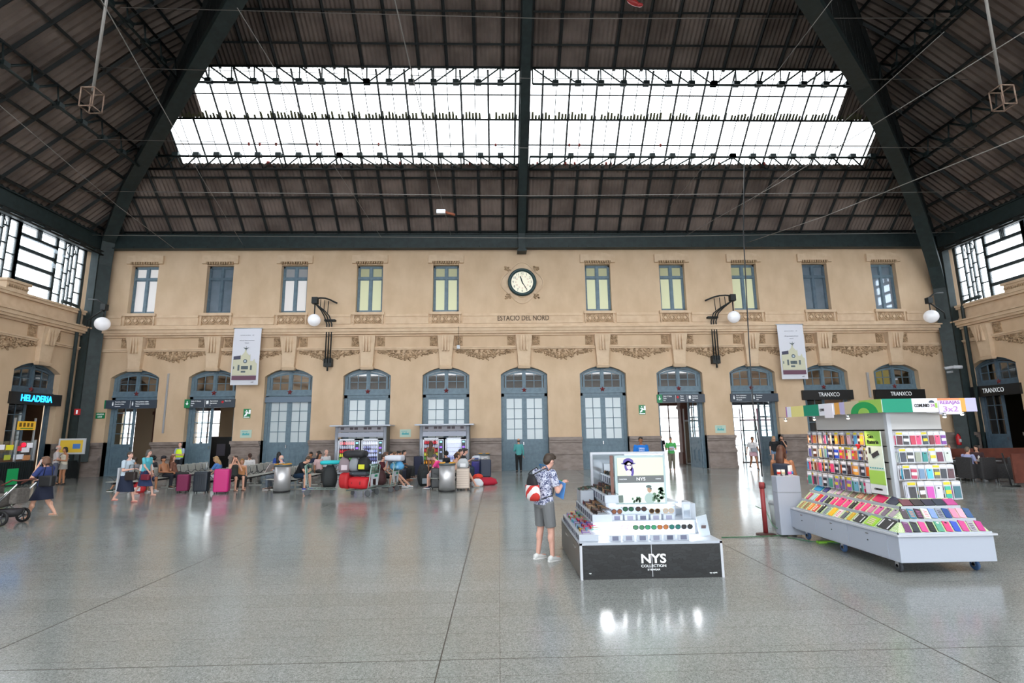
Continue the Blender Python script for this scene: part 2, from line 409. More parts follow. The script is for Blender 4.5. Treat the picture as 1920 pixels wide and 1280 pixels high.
wall_right = build_side('wall_right', XR, -pi/2, RU)
# high side glazing, one bay of leaded glass per 4 m
M_WIN2 = sky_glass('side_window_glass', (.86, .92, .97), .2)
M_LEAD = mat('dark_window_iron', '#2b373b', .5)
nwin = 11
def side_glass(X, rz, y0, y1):
    global nwin
    f = 1 if rz > 0 else -1; z0, z1 = 8.85, 12.35
    y = y1
    while y-4.0 > y0-1:
        a = y-4.0
        root = empty('window_%d' % nwin, (X, 0, 0), rz); tag(root, kind='structure'); nwin += 1
        ua, ub = sorted((f*a, f*y))
        MB().quad((ua, .25, z0), (ub, .25, z0), (ub, .25, z1), (ua, .25, z1)).build('pane', M_WIN2, root, fix=False)
        mb = MB(); t = .05
        def vb(u, w=t, za=z0, zb=z1): mb.box(u-w*.75, u+w*.75, .2, .32, za, zb)
        def hb(u_, v_, z, w=t): mb.box(min(u_, v_), max(u_, v_), .2, .32, z-w*.7, z+w*.7)
        vb(ua, .12); vb(ub, .12); hb(ua, ub, z0, .1); hb(ua, ub, z1, .1)
        # large-light field 2.1 m, decorative strip field 1.9 m
        m1 = ua+2.15 if f > 0 else ub-2.15
        vb(m1, .1); lo, hi = (ua, m1) if f > 0 else (m1, ub); so, sh = (m1, ub) if f > 0 else (ua, m1)
        for z in (9.55, 10.35, 11.1, 11.75): hb(lo, hi, z, .12)
        for k in (-.1, 0, .1): vb((lo+hi)/2+k, .03, 11.75, z1)
        cs = [so+(sh-so)*q for q in (.28, .44, .56, .72)]
        for i, c in enumerate(cs): vb(c, .04 if i in (1, 2) else .05)
        for k, c0, c1 in ((0, so, cs[0]), (1, cs[0], cs[1]), (2, cs[2], cs[3]), (3, cs[3], sh), (4, cs[1], cs[2])):
            for j in range(4): hb(c0, c1, z0+.55+.82*j+(k % 2)*.4-(.2 if k == 4 else 0), .035)
        cc = (cs[1]+cs[2])/2
        mb.tube([(cc+.3*cos(t_), .26, 11.95+.3*sin(t_)) for t_ in [2*pi*i/8 for i in range(9)]], .022, 5)
        mb.build('window_frame', M_LEAD, root)
        if X < 0:
            mb = MB()
            for z in (10.35, 11.1):
                mb.add([(lo+.1, .22, z+.62), (hi-.1, .22, z+.62), (hi-.1, -.45, z+.12), (lo+.1, -.45, z+.12), (lo+.1, .24, z+.60), (hi-.1, .24, z+.60), (hi-.1, -.43, z+.10), (lo+.1, -.43, z+.10)],
                       [(0, 1, 2, 3), (7, 6, 5, 4), (0, 4, 5, 1), (1, 5, 6, 2), (2, 6, 7, 3), (3, 7, 4, 0)])
            mb.build('hopper_pane', M_WIN2, root)
        y -= 4.05
side_glass(XL, pi/2, YF, 28.35)
side_glass(XR, -pi/2, YF, 28.35)

# ------------------------------------------------------------------ roof: hipped, corrugated, with skylight
QH = .88
def hz(a): return 13.5+.95*min(a, 6.6)+.72*max(0, a-6.6)
AR = YB-(YB+YF)/2       # 17.0 run to the ridge
SK0, SK1, SKM = 3.05, 6.4, 4.72
def sheet(mb, along0, along1, amax_fn, pt, a0=0.0, holes=None, per=.21, amp=.035, m=0, segs=6):
    """corrugated sheet: strips along the slope"""
    n = int((along1-along0)/(per/4)); st = (along1-along0)/n
    prev = None
    for i in range(n+1):
        u = along0+i*st; d = amp*cos(i*pi/2) if True else 0
        am = amax_fn(u)
        if am <= a0+.02: prev = None; continue
        knots = sorted(set([a0]+[k for k in (SK0, SKM, 6.6, SK1) if a0 < k < am]+[am]))
        cur = (u, d, am, knots)
        if prev is not None:
            K = sorted(set([k for k in prev[3][:-1]+knots[:-1]]))
            for q in range(len(K)):
                k0 = K[q]; e0 = K[q+1] if q+1 < len(K) else None
                p1 = e0 if e0 is not None else prev[2]; c1 = e0 if e0 is not None else am
                if k0 >= min(prev[2], am): continue
                mid = (k0+min(p1, c1))/2
                if holes and holes((prev[0]+u)/2, mid): continue
                mb.add([pt(prev[0], k0, prev[1]), pt(u, k0, d), pt(u, min(c1, am), d), pt(prev[0], min(p1, prev[2]), prev[1])], [(0, 1, 2, 3)], m, True)
        prev = cur
def ptB(u, a, d): return (u, YB-a, hz(a)+d)
def ptF(u, a, d): return (u, YF+a, hz(a)+d)
def ptL(u, a, d): return (XL+a/QH, u, hz(a)+d)
def ptR(u, a, d): return (XR-a/QH, u, hz(a)+d)
SKX0L, SKX1L, SKX0U, SKX1U = -16.7, 20.2, -14.85, 17.8
def hole(u, a):
    if SK0 < a < SKM: return SKX0L < u < SKX1L
    if SKM < a < SK1: return SKX0U < u < SKX1U
    return False
roofs = []
mb = MB(); sheet(mb, XL, XR, lambda u: min(AR, (u-XL)*QH, (XR-u)*QH), ptB, 0, hole); ceil_b = mb.build('ceiling', M_ROOF, fix=False); roofs.append(ceil_b)
mb = MB(); sheet(mb, XL, XR, lambda u: min(AR, (u-XL)*QH, (XR-u)*QH), ptF, 0, hole, per=.6); roofs.append(mb.build('ceiling', M_ROOF, fix=False))
mb = MB(); sheet(mb, YF, YB, lambda u: min(AR, (YB-u), (u-YF)), ptL, 0, per=.3, amp=.045); ceil_l = mb.build('ceiling', M_ROOF, fix=False); roofs.append(ceil_l)
mb = MB(); sheet(mb, YF, YB, lambda u: min(AR, (YB-u), (u-YF)), ptR, 0, per=.3, amp=.045); ceil_r = mb.build('ceiling', M_ROOF, fix=False); roofs.append(ceil_r)
for r_ in roofs: tag(r_, kind='structure')
# skylight glass + bars
def skylight(pt, rootname):
    root = empty(rootname); tag(root, kind='structure')
    mb = MB()
    for x0, x1, a0, a1, d in ((SKX0L, SKX1L, SK0, SKM+.12, .02), (SKX0U, SKX1U, SKM, SK1, .08)):
        mb.quad(pt(x0, a0, d), pt(x1, a0, d), pt(x1, a1, d), pt(x0, a1, d))
    mb.build('skylight_pane', M_SKYL, root, fix=False)
    mb = MB()
    x = SKX0L
    while x <= SKX1L:
        up = SK1 if SKX0U <= x <= SKX1U else SKM
        mb.tube([pt(x, SK0, -.06), pt(x, up, -.06)], .055, 4)
        if x+.68 < SKX1L-1: mb.tube([pt(x+.68, SK0, -.02), pt(x+.68, up if up == SKM else SK1, -.02)], .022, 4)
        x += 1.36
    for a in (SK0+.75, SKM+.85): mb.tube([pt(SKX0L, a, -.05), pt(SKX1L if a < SKM else SKX1U, a, -.05)], .04, 4)
    mb.tube([pt(SKX0L, SKM, -.05), pt(SKX1L, SKM, -.05)], .06, 4)
    mb.build('glazing_bar', M_STEEL2, root)
    mb = MB(); x = SKX0U-1.8
    while x < SKX1U+2:      # moss-dark sheet ends at the overlap of the two glass rows
        q_ = random.uniform(.12, .28)
        if random.random() < .88: mb.quad(pt(x-.07, SKM-.04, -.03), pt(x+.07, SKM-.04, -.03), pt(x+.05, SKM+q_, -.03), pt(x-.05, SKM+q_, -.03))
        x += .17
    mb.build('lapped_edge', mat('mossy_edge', '#6b6a4c', .9), root)
    mb = MB()
    for i in range(22):
        x = SKX0L+3+random.uniform(0, 30); mb.ball(pt(x, SK0+.80+random.choice((0, -.7)), -.12), (.07, .08, .10), 6, 4)
    mb.build('leaf_litter', mat('dead_leaves', '#7a2f28', .9), root)
skylight(ptB, 'window_30'); skylight(ptF, 'window_31')
# unseen dark platform canopy behind the camera, added to cut the sky light
tag(MB().box(-45, 50, -36, YF-.3, 8.9, 9.1).build('ceiling', M_STEEL2), kind='structure')
# closing strip above the walls
mb = MB(); mb.box(XL-.5, XR+.5, YB-.02, YB+.5, 12.9, 13.55); mb.box(XL-.5, XL, YF, YB, 12.3, 13.55); mb.box(XR, XR+.5, YF, YB, 12.3, 13.55)
tag(mb.build('trim_5', M_STEEL2), kind='structure')
# rafters and purlins as parts of the ceiling
def bars(parent, items, nm, r=.05):
    for it in items:
        mb = MB(); mb.tube(it, r, 4, 0, False); mb.build(nm, M_STEEL2, parent, fix=False)
def sl(pt, u, a0, a1, d): 
    ks = [a0]+[k for k in (6.6,) if a0 < k < a1]+[a1]; return [pt(u, k, d) for k in ks]
it = []; x = XL+1.2
while x < XR-1:
    am = min(AR, (x-XL)*QH, (XR-x)*QH)-.1
    if am > .5:
        if SKX0L < x < SKX1L:
            it.append(sl(ptB, x, 0, min(SK0, am), -.1))
            if am > SK1 or am > SKM: 
                if am > SK1: it.append(sl(ptB, x, SK1, min(am, 13), -.1))
        else: it.append(sl(ptB, x, 0, am, -.1))
    x += 1.36
bars(ceil_b, it, 'rafter', .08)
it = []
for a in (.25, .95, 1.75, 2.55, 7.3, 8.4, 9.5, 10.7, 12.0): it.append([ptB(XL+a/QH, a, -.1), ptB(XR-a/QH, a, -.1)])
bars(ceil_b, it, 'purlin', .06)
for pt, ce, X0 in ((ptL, ceil_l, XL), (ptR, ceil_r, XR)):
    it = []; y = YB-1.2
    while y > 2:
        am = min(AR, YB-y, y-YF)-.05; it.append(sl(pt, y, 0, min(am, 14), -.12)); y -= 1.4
    bars(ce, it, 'rafter', .095)
    it = []
    for a in (.3, 1.3, 2.4, 4.8, 6.0, 7.2, 8.4, 9.6, 10.9, 12.2): it.append([pt(YB-a, a, -.12), pt(max(YF+a, 1), a, -.12)])
    bars(ce, it, 'purlin', .085)
# lattice purlins (trusses hung under the roof)
def lattice(name, label, p0, p1, drop, n, r=.045, group=None, lip=False):
    root = thing(name, label, 'truss', group=group); p0, p1 = V(p0), V(p1); D = V(drop)
    MB().tube([p0, p1], r*1.3, 4).build('top_chord', M_STEEL2, root)
    MB().tube([p0+D, p1+D], r*1.3, 4).build('bottom_chord', M_STEEL, root)
    mb = MB()
    for i in range(n):
        a = p0.lerp(p1, i/n); b2 = p0.lerp(p1, (i+1)/n); left = i < n/2
        mb.tube([a+D, a], r*.7, 4)
        mb.tube([(a if left else b2), (b2 if left else a)+D], r*.85, 4)
        q = (b2 if left else a)+D; mb.cbox(q+V((0, 0, .06)) if True else q, (.3, .26, .2))
    mb.build('web_bar', M_STEEL, root); return root
def dropv(y, z): return (0, y, z)
for a, lab in ((SK0-.12, 'steel lattice girder along the lower skylight edge'), (SK1+.12, 'steel lattice girder along the upper skylight edge')):
    x0, x1 = XL+a/QH+.4, XR-a/QH-.4; xm = CLX+.1
    lattice('lattice_girder', lab+', left of the middle rafter', ptB(x0, a, -.15), ptB(xm-.25, a, -.15), (0, .1, -.8) if a > 4 else (0, -.62, .40), int((xm-x0)/1.06), .055)
    lattice('lattice_girder', lab+', right of the middle rafter', ptB(xm+.25, a, -.15), ptB(x1, a, -.15), (0, .1, -.8) if a > 4 else (0, -.62, .40), int((x1-xm)/1.06), .055)
for pt, side, s_ in ((ptL, 'left', 1), (ptR, 'right', -1)):
    for a, nm in ((3.6, 'lower'), (6.6, 'upper')):
        lattice('lattice_girder', 'dark lattice girder, %s one under the %s roof slope' % (nm, side), pt(YB-a-.3, a, -.15), pt(3.0, a, -.15), (s_*.15, 0, -1.0), 18, .06)
# eaves girders
def beam(mb, p0, p1, w, h, m=0, flange=.05):
    p0, p1 = V(p0), V(p1); t = (p1-p0).normalized(); u = t.cross(V((0, 0, 1))).normalized(); 
    n = u.cross(t).normalized()
    if n.z < 0: n = -n
    def bx(c0, c1, ww, hh, off):
        vs = []
        for c in (c0, c1):
            for su, sn in ((-1, -1), (1, -1), (1, 1), (-1, 1)): vs.append(c+u*su*ww/2+n*(sn*hh/2+off))
        mb.add(vs, [(0, 1, 2, 3), (7, 6, 5, 4), (0, 4, 5, 1), (1, 5, 6, 2), (2, 6, 7, 3), (3, 7, 4, 0)], m)
    bx(p0, p1, w*.55, h, 0); bx(p0, p1, w, flange, h/2); bx(p0, p1, w, flange, -h/2)
g = thing('eaves_girder', 'dark green steel girder along the top of the clock wall', 'girder')
mb = MB(); beam(mb, (XL+.2, YB-.28, 13.02), (XR-.2, YB-.28, 13.02), .4, .82); mb.build('girder_beam', M_STEEL, g)
mb = MB()
for i in range(46): x = XL+1+i*1.03; mb.ball((x, YB-.5, 12.66), .03, 6, 4)
tag(mb.build('rivet_row', M_STEEL2, g), kind='stuff')
for X, s_, nm in ((XL, 1, 'left'), (XR, -1, 'right')):
    g = thing('eaves_girder', 'dark steel girder above the leaded glass of the %s wall' % nm, 'girder')
    mb = MB(); beam(mb, (X+s_*.25, YB-.6, 12.72), (X+s_*.25, 0, 12.72), .5, .95); mb.build('girder_beam', M_STEEL, g)
    mb = MB(); y = 28.4
    mb.tube([(X+s_*.55, YB-.7, 12.12), (X+s_*.55, 0, 12.12)], .05, 4); mb.tube([(X+s_*.55, YB-.7, 12.32), (X+s_*.55, 0, 12.32)], .04, 4)
    while y > 3: mb.box(X+s_*.55-.03, X+s_*.55+.03, y-.35, y, 12.12, 12.34); y -= 1.1
    mb.build('gutter_rail', M_STEEL2, g)
# hip trusses: chord follows the photo on the vertical plane under each hip
def hip_truss(pix, X0, s_, label):
    root = thing('hip_truss', label, 'truss', (X0, YB, 0))
    pts = []
    for x, y in pix:
        d = ray(x, y)      # (X0 + s*a/QH, YB-a): solve (CAM.x+d.x t - X0)*s*QH = YB - d.y t
        t = (YB+X0*s_*QH)/(d.y+s_*QH*d.x); p = CAM+d*t
        if YB-p.y < .42: p = V((X0+s_*.42/QH, YB-.42, 2.1+(p.z-2.1)*(YB-.42)/p.y))
        p.z = max(p.z, 0)
        pts.append(p-V((X0, YB, 0)))
    return root, pts
def hip(X0, s_, pix, label):
    root, pts = hip_truss(pix, X0, s_, label)
    mb = MB()
    hor = V((s_/QH, -1, 0)).normalized(); side = hor.cross(V((0, 0, 1)))
    rings = []
    for i, p in enumerate(pts):
        t = (pts[min(i+1, len(pts)-1)]-pts[max(i-1, 0)]).normalized(); n = side.cross(t).normalized()
        if n.z < 0: n = -n
        if abs(t.z) > .95 and n.dot(hor) > 0: n = -n
        w, h = .3, .18
        rings.append([p+side*w+n*h, p-side*w+n*h, p-side*w-n*h, p+side*w-n*h])
    mb.ring(rings, 0, False); mb.build('lower_chord', M_STEEL, root)
    top = [V((s_*a/QH, -a, hz(a)-.2)) for a in (0, 2, 4, 6.6, 9, 12, 15)]
    MB().tube(top, .16, 4, 0, False).build('upper_chord', M_STEEL2, root)
    mb = MB()
    def top_at(q):
        a = max(0, min(15, -q.y)); return V((s_*a/QH, -a, hz(a)-.25))
    prev = None
    for i in range(1, len(pts)-1):
        for k in (0, .5):
            q = pts[i].lerp(pts[i+1], k)
            if q.z < 12: continue
            tp = top_at(q+V((0, -.4, 0)))
            mb.tube([q, top_at(q)], .05, 4)
            if prev is not None: mb.tube([prev, top_at(q)], .04, 4); 
            prev = q
    mb.build('web_bar', M_STEEL2, root)
    mb = MB()      # solid riveted web plate between the chords
    for q0, q1 in zip(pts, pts[1:]):
        if q0.z < 12.2: continue
        t0, t1 = top_at(q0), top_at(q1)
        mb.add([q0-side*.02, q1-side*.02, t1-side*.02, t0-side*.02, q0+side*.02, q1+side*.02, t1+side*.02, t0+side*.02], [(0, 1, 2, 3), (7, 6, 5, 4), (0, 4, 5, 1), (2, 6, 7, 3)])
    mb.build('web_plate', M_STEEL2, root)
    return root, pts
PL = [(131, 866), (138, 800), (150, 700), (163, 620), (178, 540), (190, 498), (203, 452), (222, 400), (241, 350), (281, 280), (311, 227), (345, 167), (388, 92), (436, 10), (466, -42), (500, -100)]
hipL, hp = hip(XL, 1, PL, 'dark green steel hip truss rising from the left corner')
PR = [(1812, 866), (1803, 800), (1791, 700), (1779, 620), (1764, 540), (1752, 498), (1738, 452), (1722, 400), (1704, 352), (1677, 290), (1648, 225), (1616, 160), (1567, 80), (1520, 5), (1490, -42), (1452, -100)]
hipR, hpR = hip(XR, -1, PR, 'dark green steel hip truss rising from the right corner')
# corner columns + downpipes
for X, s_, nm in ((XL, 1, 'left'), (XR, -1, 'right')):
    c = thing('corner_column', 'dark steel column standing in the %s corner behind the hip truss' % nm, 'column', (X+s_*.26, YB-.75, 0))
    mb = MB(); mb.box(-.14, .14, -.1, .1, 0, 12.4); mb.box(-.2, .2, -.16, -.1, 0, 12.4); mb.box(-.2, .2, .1, .16, 0, 12.4); mb.build('shaft', M_STEEL, c)
    mb = MB(); mb.box(-.26, .26, -.22, .22, 0, .9); mb.build('column_base', M_STEEL2, c)
    d = thing('rainwater_pipe', 'dark pipe down the wall beside the %s corner column' % nm, 'pipe', (X+s_*.2, YB-1.35, 0))
    mb = MB(); mb.tube([(0, 0, 0), (0, 0, 8.7), (0, -.15, 8.95), (0, -.6, 9.0), (0, -1.2, 9.0)], .085, 10); mb.build('pipe_run', M_STEEL, d)
# middle rafter on the end slope
mr = thing('middle_rafter', 'dark green steel rafter down the middle of the end slope above the clock', 'rafter', (CLX, 0, 0))
pr_ = [(0, YB-a, hz(a)-.45) for a in (-.0, 2, 4, 6.6, 9, 12, 16)]
mb = MB(); rings = [[(-.22, y, z+.2), (.22, y, z+.2), (.22, y, z-.2), (-.22, y, z-.2)] for x, y, z in pr_]; mb.ring(rings, 0, False); mb.build('lower_chord', M_STEEL, mr)
mb = MB()
mb.box(-.2, .2, YB-.62, YB-.05, 12.42, 13.4); mb.box(-.27, .27, YB-.66, YB-.05, 12.32, 12.44); mb.build('foot_bracket', M_STEEL, mr)
mb = MB()
for x in (-.3, .3):
    mb.tube([(x*.8, YB-a, hz(a)-.25) for a in (0, 3, 6.6, 12)], .05, 4)
mb.build('flange', M_STEEL2, mr)
# tie rods and hanging cables under the roof
M_ROD = mat('pale_rod', '#8a8580', .5, .3)
rods = [((-22, 27.6, 12.9), (26, 27.4, 12.9)), ((-21, 25.0, 14.2), (25, 24.8, 14.1)), ((-19.5, 22.6, 15.6), (23, 22.6, 15.3)), ((-17, 20.4, 17.6), (21, 20.4, 17.3)), ((-14, 17.5, 17.9), (18, 17.5, 17.8))]
for i, (a, b_) in enumerate(rods):
    MB().tube([a, V(a).lerp(V(b_), .5)-V((0, 0, .25)), b_], .018, 4).build('tie_rod', M_ROD)
    tag(bpy.data.objects[COL.objects[-1].name], ('thin level tie rod under the roof, %s of the five' % ('lowest', 'second lowest', 'middle', 'second highest', 'highest')[i]), 'rod')
diag = [((0, 198), (165, 306), (327, 466), 'left'), ((190, 0), (300, 190), (455, 458), 'left'), ((445, 15), (600, 300), (715, 445), 'left'), ((740, 0), (778, 180), (845, 440), 'left'),
        ((1770, 60), (1500, 270), (1380, 400), 'right'), ((1920, 255), (1640, 400), (1400, 455), 'right'), ((1560, 0), (1440, 165), (1250, 395), 'right'), ((1920, 60), (1700, 250), (1280, 445), 'right')]
for i, (a, m_, b_, sd) in enumerate(diag):
    A = CAM+ray(*a)*(12.0 if i % 2 else 14.0); B_ = W(b_[0], b_[1], 28.6)
    o = MB().tube([A, A.lerp(B_, .5)+V((0, 0, -.15)), B_], .014, 4).build('tie_rod', M_ROD)
    tag(o, 'thin slanting tie rod ending on the end wall near %s' % ('the leftmost upper window', 'the third upper window', 'the fourth upper window', 'the fifth upper window', 'the ninth upper window, higher one', 'the ninth upper window, lower one', 'the seventh upper window, higher one', 'the seventh upper window, lower one')[i], 'rod')
# ------------------------------------------------------------------ doors and windows
M_RED = mat('star_red', '#7c2c2e', .5); M_DARKWOOD = noisy('brown_timber', '#5a3730', '#6d463c', 3, .5, stretch=(4, 4, .6))
ROTS = {'back': 0, 'left': pi/2, 'right': -pi/2}
def star_mesh():
    mb = MB(); P = []
    for i in range(10): r = .17 if i % 2 == 0 else .07; a = pi/2+i*pi/5; P.append((r*cos(a), r*sin(a)))
    c0 = [(x, 0, z) for x, z in P]; vs = c0+[(0, -.07, 0)]
    mb.add(vs, [(i, (i+1) % 10, 10) for i in range(10)]+[tuple(range(10))]); return mb.mesh('star_emblem', M_RED)
ME_STAR = star_mesh()
def leaf_mesh(w, h, rows, m_frame, zg=1.68):
    """one door leaf hinged at x=0 towards +x; glass above, panels below"""
    mb = MB(); st = .14; t = .06
    mb.box(0, st, -t/2, t/2, 0, h); mb.box(w-st, w, -t/2, t/2, 0, h); mb.box(st, w-st, -t/2, t/2, h-.12, h); mb.box(st, w-st, -t/2, t/2, 0, .22)
    mb.box(st, w-st, -t/2, t/2, zg-.14, zg); mb.box(st, w-st, -t/2, t/2, 1.1, 1.24)
    mb.box(st, w-st, -t/4, t/4, .22, zg-.14)
    mb.box(w/2-.05, w/2+.05, -t/2, t/2, .2, 1.12)
    for a, b_, c, d in ((st+.07, w/2-.04, .3, 1.02), (w/2+.04, w-st-.07, .3, 1.02), (st+.07, w-st-.07, 1.3, zg-.2)):
        mb.box(a+.02, b_-.02, -t/2-.005, t/2+.005, c+.02, d-.02); mb.box(a+.08, b_-.08, -t/2-.03, t/2+.03, c+.08, d-.08)
    mb.box(w/2-.02, w/2+.02, -t/2, t/2, zg, h-.12)
    for i in range(1, rows): z = zg+(h-.12-zg)*i/rows; mb.box(st, w-st, -t/2, t/2, z-.02, z+.02)
    g = MB(); g.box(st, w-st, -.008, .008, zg, h-.12)
    return mb.mesh('door_leaf', m_frame), g
LEAFH = 4.06
LW = (DW-.335)/2
_leafcache = {}
def leaf(parent, x, ang, mirror, m_frame, m_glass, rows=4, h=LEAFH, y=0.0, zg=1.68, w=None):
    w = w or LW
    key = (m_frame.name, rows, h, zg, w)
    if key not in _leafcache:
        me, g = leaf_mesh(w, h, rows, m_frame, zg); _leafcache[key] = (me, g)
    me, g = _leafcache[key]
    k2 = key+(m_glass.name,)
    if k2 not in _leafcache: _leafcache[k2] = g.mesh('pane', m_glass)
    o = bpy.data.objects.new('door_leaf', me); COL.objects.link(o); o.location = (x, y, 0)
    o.rotation_euler = (0, 0, ang+(pi if mirror else 0)); reg(o, parent)
    p = bpy.data.objects.new('pane', _leafcache[k2]); COL.objects.link(p); reg(p, o)
    hb = MB(); hb.cbox((w-.07, -.06, 1.45), (.03, .06, .16)); hb.build('door_handle', M_CHROME, o)
    return o
def surround_mesh(m):
    mb = MB(); t0, t1 = .0, .14
    for s_ in (-1, 1): mb.box(*sorted((s_*DW/2, s_*(DW/2-.17))), t0, t1, 0, DSP)
    P = arch_pts(DW, DSP, DAT, 16); Q = arch_pts(DW-.34, DSP-.02, DAT-.17, 16)
    rings = [[(a, t0, b_), (c, t0, d), (c, t1, d), (a, t1, b_)] for (a, b_), (c, d) in zip(P, Q)]
    mb.ring(rings, 0, False)
    Q2 = arch_pts(DW-.62, DSP-.05, DAT-.32, 16)
    rings = [[(a, t0-.03, b_), (c, t0-.03, d), (c, t0+.05, d), (a, t0+.05, b_)] for (a, b_), (c, d) in zip(arch_pts(DW-.42, DSP-.03, DAT-.21, 16), Q2)]
    mb.ring(rings, 0, False)
    for s_ in (-1, 1): mb.box(*sorted((s_*(DW/2-.21), s_*(DW/2-.31))), t0-.03, t0+.05, 4.5, DSP-.03)
    mb.box(-DW/2, DW/2, t0-.02, t1, 4.30, 4.55); mb.box(-DW/2, DW/2, t0-.07, t1, 4.22, 4.30); mb.box(-DW/2, DW/2, t0, t1, 4.05, 4.22)
    mb.box(-.10, .10, t0-.04, t1, 4.55, DAT-.1); mb.box(-.05, .05, t0-.07, t1, 4.55, DAT-.12)
    for s_ in (-1, 1):
        c = s_*.57; mb.box(c-.018, c+.018, t0, t0+.05, 4.55, arch_z(c, DW, DSP, DAT)-.2)
        mb.box(*sorted((s_*.08, s_*1.02)), t0, t0+.05, 4.93, 4.965)
    return mb.mesh('door_frame', m)
ME_SUR = {M_BLUE: surround_mesh(M_BLUE), M_BLUED: surround_mesh(M_BLUED)}
def transom_mesh(mg):
    mb = MB(); P = arch_pts(DW-.4, DSP-.02, DAT-.2, 12)
    n = len(P); vs = [(a, .03, b_) for a, b_ in P]+[(P[-1][0], .03, 4.5), (P[0][0], .03, 4.5)]
    mb.add(vs, [tuple(range(n+2))]); return mb.mesh('transom_pane', mg)
ME_TR = transom_mesh(M_TRANSOM)
ND = 0
def door(side, u, kind, m=None, rec=.30):
    """kind: closed, open_l, open_r, shop, vest"""
    global ND; ND += 1; m = m or M_BLUE
    loc = {'back': (u, YB+rec, 0), 'left': (XL-rec, u, 0), 'right': (XR+rec, u, 0)}[side]
    root = empty('door_%d' % ND, loc, ROTS[side]); tag(root, kind='structure')
    o = bpy.data.objects.new('door_frame', ME_SUR[m]); COL.objects.link(o); reg(o, root)
    o = bpy.data.objects.new('transom_pane', ME_TR); COL.objects.link(o); reg(o, root)
    o = bpy.data.objects.new('star_emblem', ME_STAR); COL.objects.link(o); o.location = (0, -.06, 4.42); reg(o, root)
    x = DW/2-.17
    if kind == 'closed': leaf(root, -x, 0, False, m, M_FROST, y=.07); leaf(root, x, 0, True, m, M_FROST, y=.07)
    elif kind == 'open_r': leaf(root, -x, 0, False, m, M_GLASS, y=.07); leaf(root, x, -radians(72), True, m, M_GLASS, y=.12)
    elif kind == 'open_both': leaf(root, -x, radians(86), False, m, M_GLASS, y=.12); leaf(root, x, -radians(78), True, m, M_GLASS, y=.12)
    elif kind == 'shop': leaf(root, -x, 0, False, m, M_DARKG, rows=3, y=.07)
    elif kind == 'shop_closed': leaf(root, -x, 0, False, m, M_DARKG, rows=3, y=.07); leaf(root, x, 0, True, m, M_DARKG, rows=3, y=.07)
    return root
kinds = ['open_r', 'open_r', 'closed', 'closed', 'closed', 'closed', 'closed', 'open_both', 'open_both', 'shop', 'shop']
DOORS = [door('back', x, k, M_BLUED if i in (0, 1) and False else M_BLUE) for i, (x, k) in enumerate(zip(BAYX, kinds))]
MB().box(-DW/2, DW/2, -.12, .02, 3.86, 4.16).build('roller_box', mat('grey_blue_box', '#66788a', .5), DOORS[2])
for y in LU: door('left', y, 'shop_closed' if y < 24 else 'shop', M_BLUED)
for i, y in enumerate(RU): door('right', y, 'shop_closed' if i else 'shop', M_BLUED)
# upper windows
M_LIT_Y = mat('lit_window_warm', '#c4c6a2', .4, 0, .16); M_LIT_W = mat('lit_window_white', '#cfcccb', .4, 0, .2); M_SHUT = noisy('slate_shutter', '#5c6a76', '#6c7986', 1.5, .3)
M_LIT_YD = mat('lit_window_dim', '#a9a985', .4, 0, .08); M_LIT_WD = mat('window_grey_top', '#9a9b9e', .3, 0, .02)
wk = ['w', 's', 'w2', 'y', 'y', 'y', 'y', 'y2', 's', 'r']
M_REFL = mat('reflecting_pane', '#8d98a4', .05, .3, 0, .9)
for i, (x, k) in enumerate(zip(WINX, wk)):
    root = empty('window_%d' % (i+1), (x, YB+.32, 0)); tag(root, kind='structure')
    lo, hi = {'w': (M_LIT_W, M_LIT_W), 's': (M_SHUT, M_SHUT), 'w2': (M_LIT_W, M_LIT_WD), 'y': (M_LIT_Y, M_LIT_YD), 'y2': (M_LIT_Y, M_LIT_YD), 'r': (M_REFL, M_SHUT)}[k]
    mb = MB(); w = .75
    mb.box(-w, -w+.1, -.04, .06, WB, WT); mb.box(w-.1, w, -.04, .06, WB, WT); mb.box(-w, w, -.04, .06, WT-.1, WT); mb.box(-w, w, -.04, .06, WB, WB+.12)
    mb.box(-.07, .07, -.05, .06, WB, WT); mb.box(-w, w, -.06, .06, 10.92, 11.05)
    for s_ in (-1, 1):
        for z0, z1 in ((WB+.12, 10.92), (11.05, WT-.1)):
            a, b_ = sorted((s_*.07, s_*(w-.1)))
            mb.box(a, a+.04, -.02, .05, z0, z1); mb.box(b_-.04, b_, -.02, .05, z0, z1); mb.box(a, b_, -.02, .05, z0, z0+.04); mb.box(a, b_, -.02, .05, z1-.04, z1)
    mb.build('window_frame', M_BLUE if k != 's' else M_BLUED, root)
    MB().box(-w, w, .02, .05, WB, 10.95).build('pane', lo, root)
    MB().box(-w, w, .02, .05, 11.0, WT).build('pane', hi, root)

# ---- the vestibule behind the end wall and the shop rooms
M_VEST = mat('vestibule_plaster', '#b9a287', .8); M_SHOPW = mat('shop_wall', '#a08a6a', .8)
for i in range(1): pass
mb = MB()
OUTX = [x*36.5/YB-.1 for x in BAYX[:9]]
wall_mesh(mb, -32, 20, 0, 5.9, .3, [(x, 3.5 if i > 6 else (.9, 1.6)[i] if i < 2 else 2.6, 0, 3.9, 4.2) for i, x in enumerate(OUTX)])
tag(mb.build('wall_front', M_VEST, loc=(0, 36.5, 0)), kind='structure')
tag(MB().box(-32, 20, YB+.55, 36.8, 5.9, 6.05).build('ceiling', mat('vestibule_ceiling', '#6b5a4d', .8)), kind='structure')
tag(MB().box(19.8, 20.0, YB+.55, 36.8, 0, 5.9).build('wall_inner', M_SHOPW), kind='structure')
mb = MB(); mb.box(20, 38, 35, 35.2, 0, 5.9); tag(mb.build('wall_shop', M_SHOPW), kind='structure')
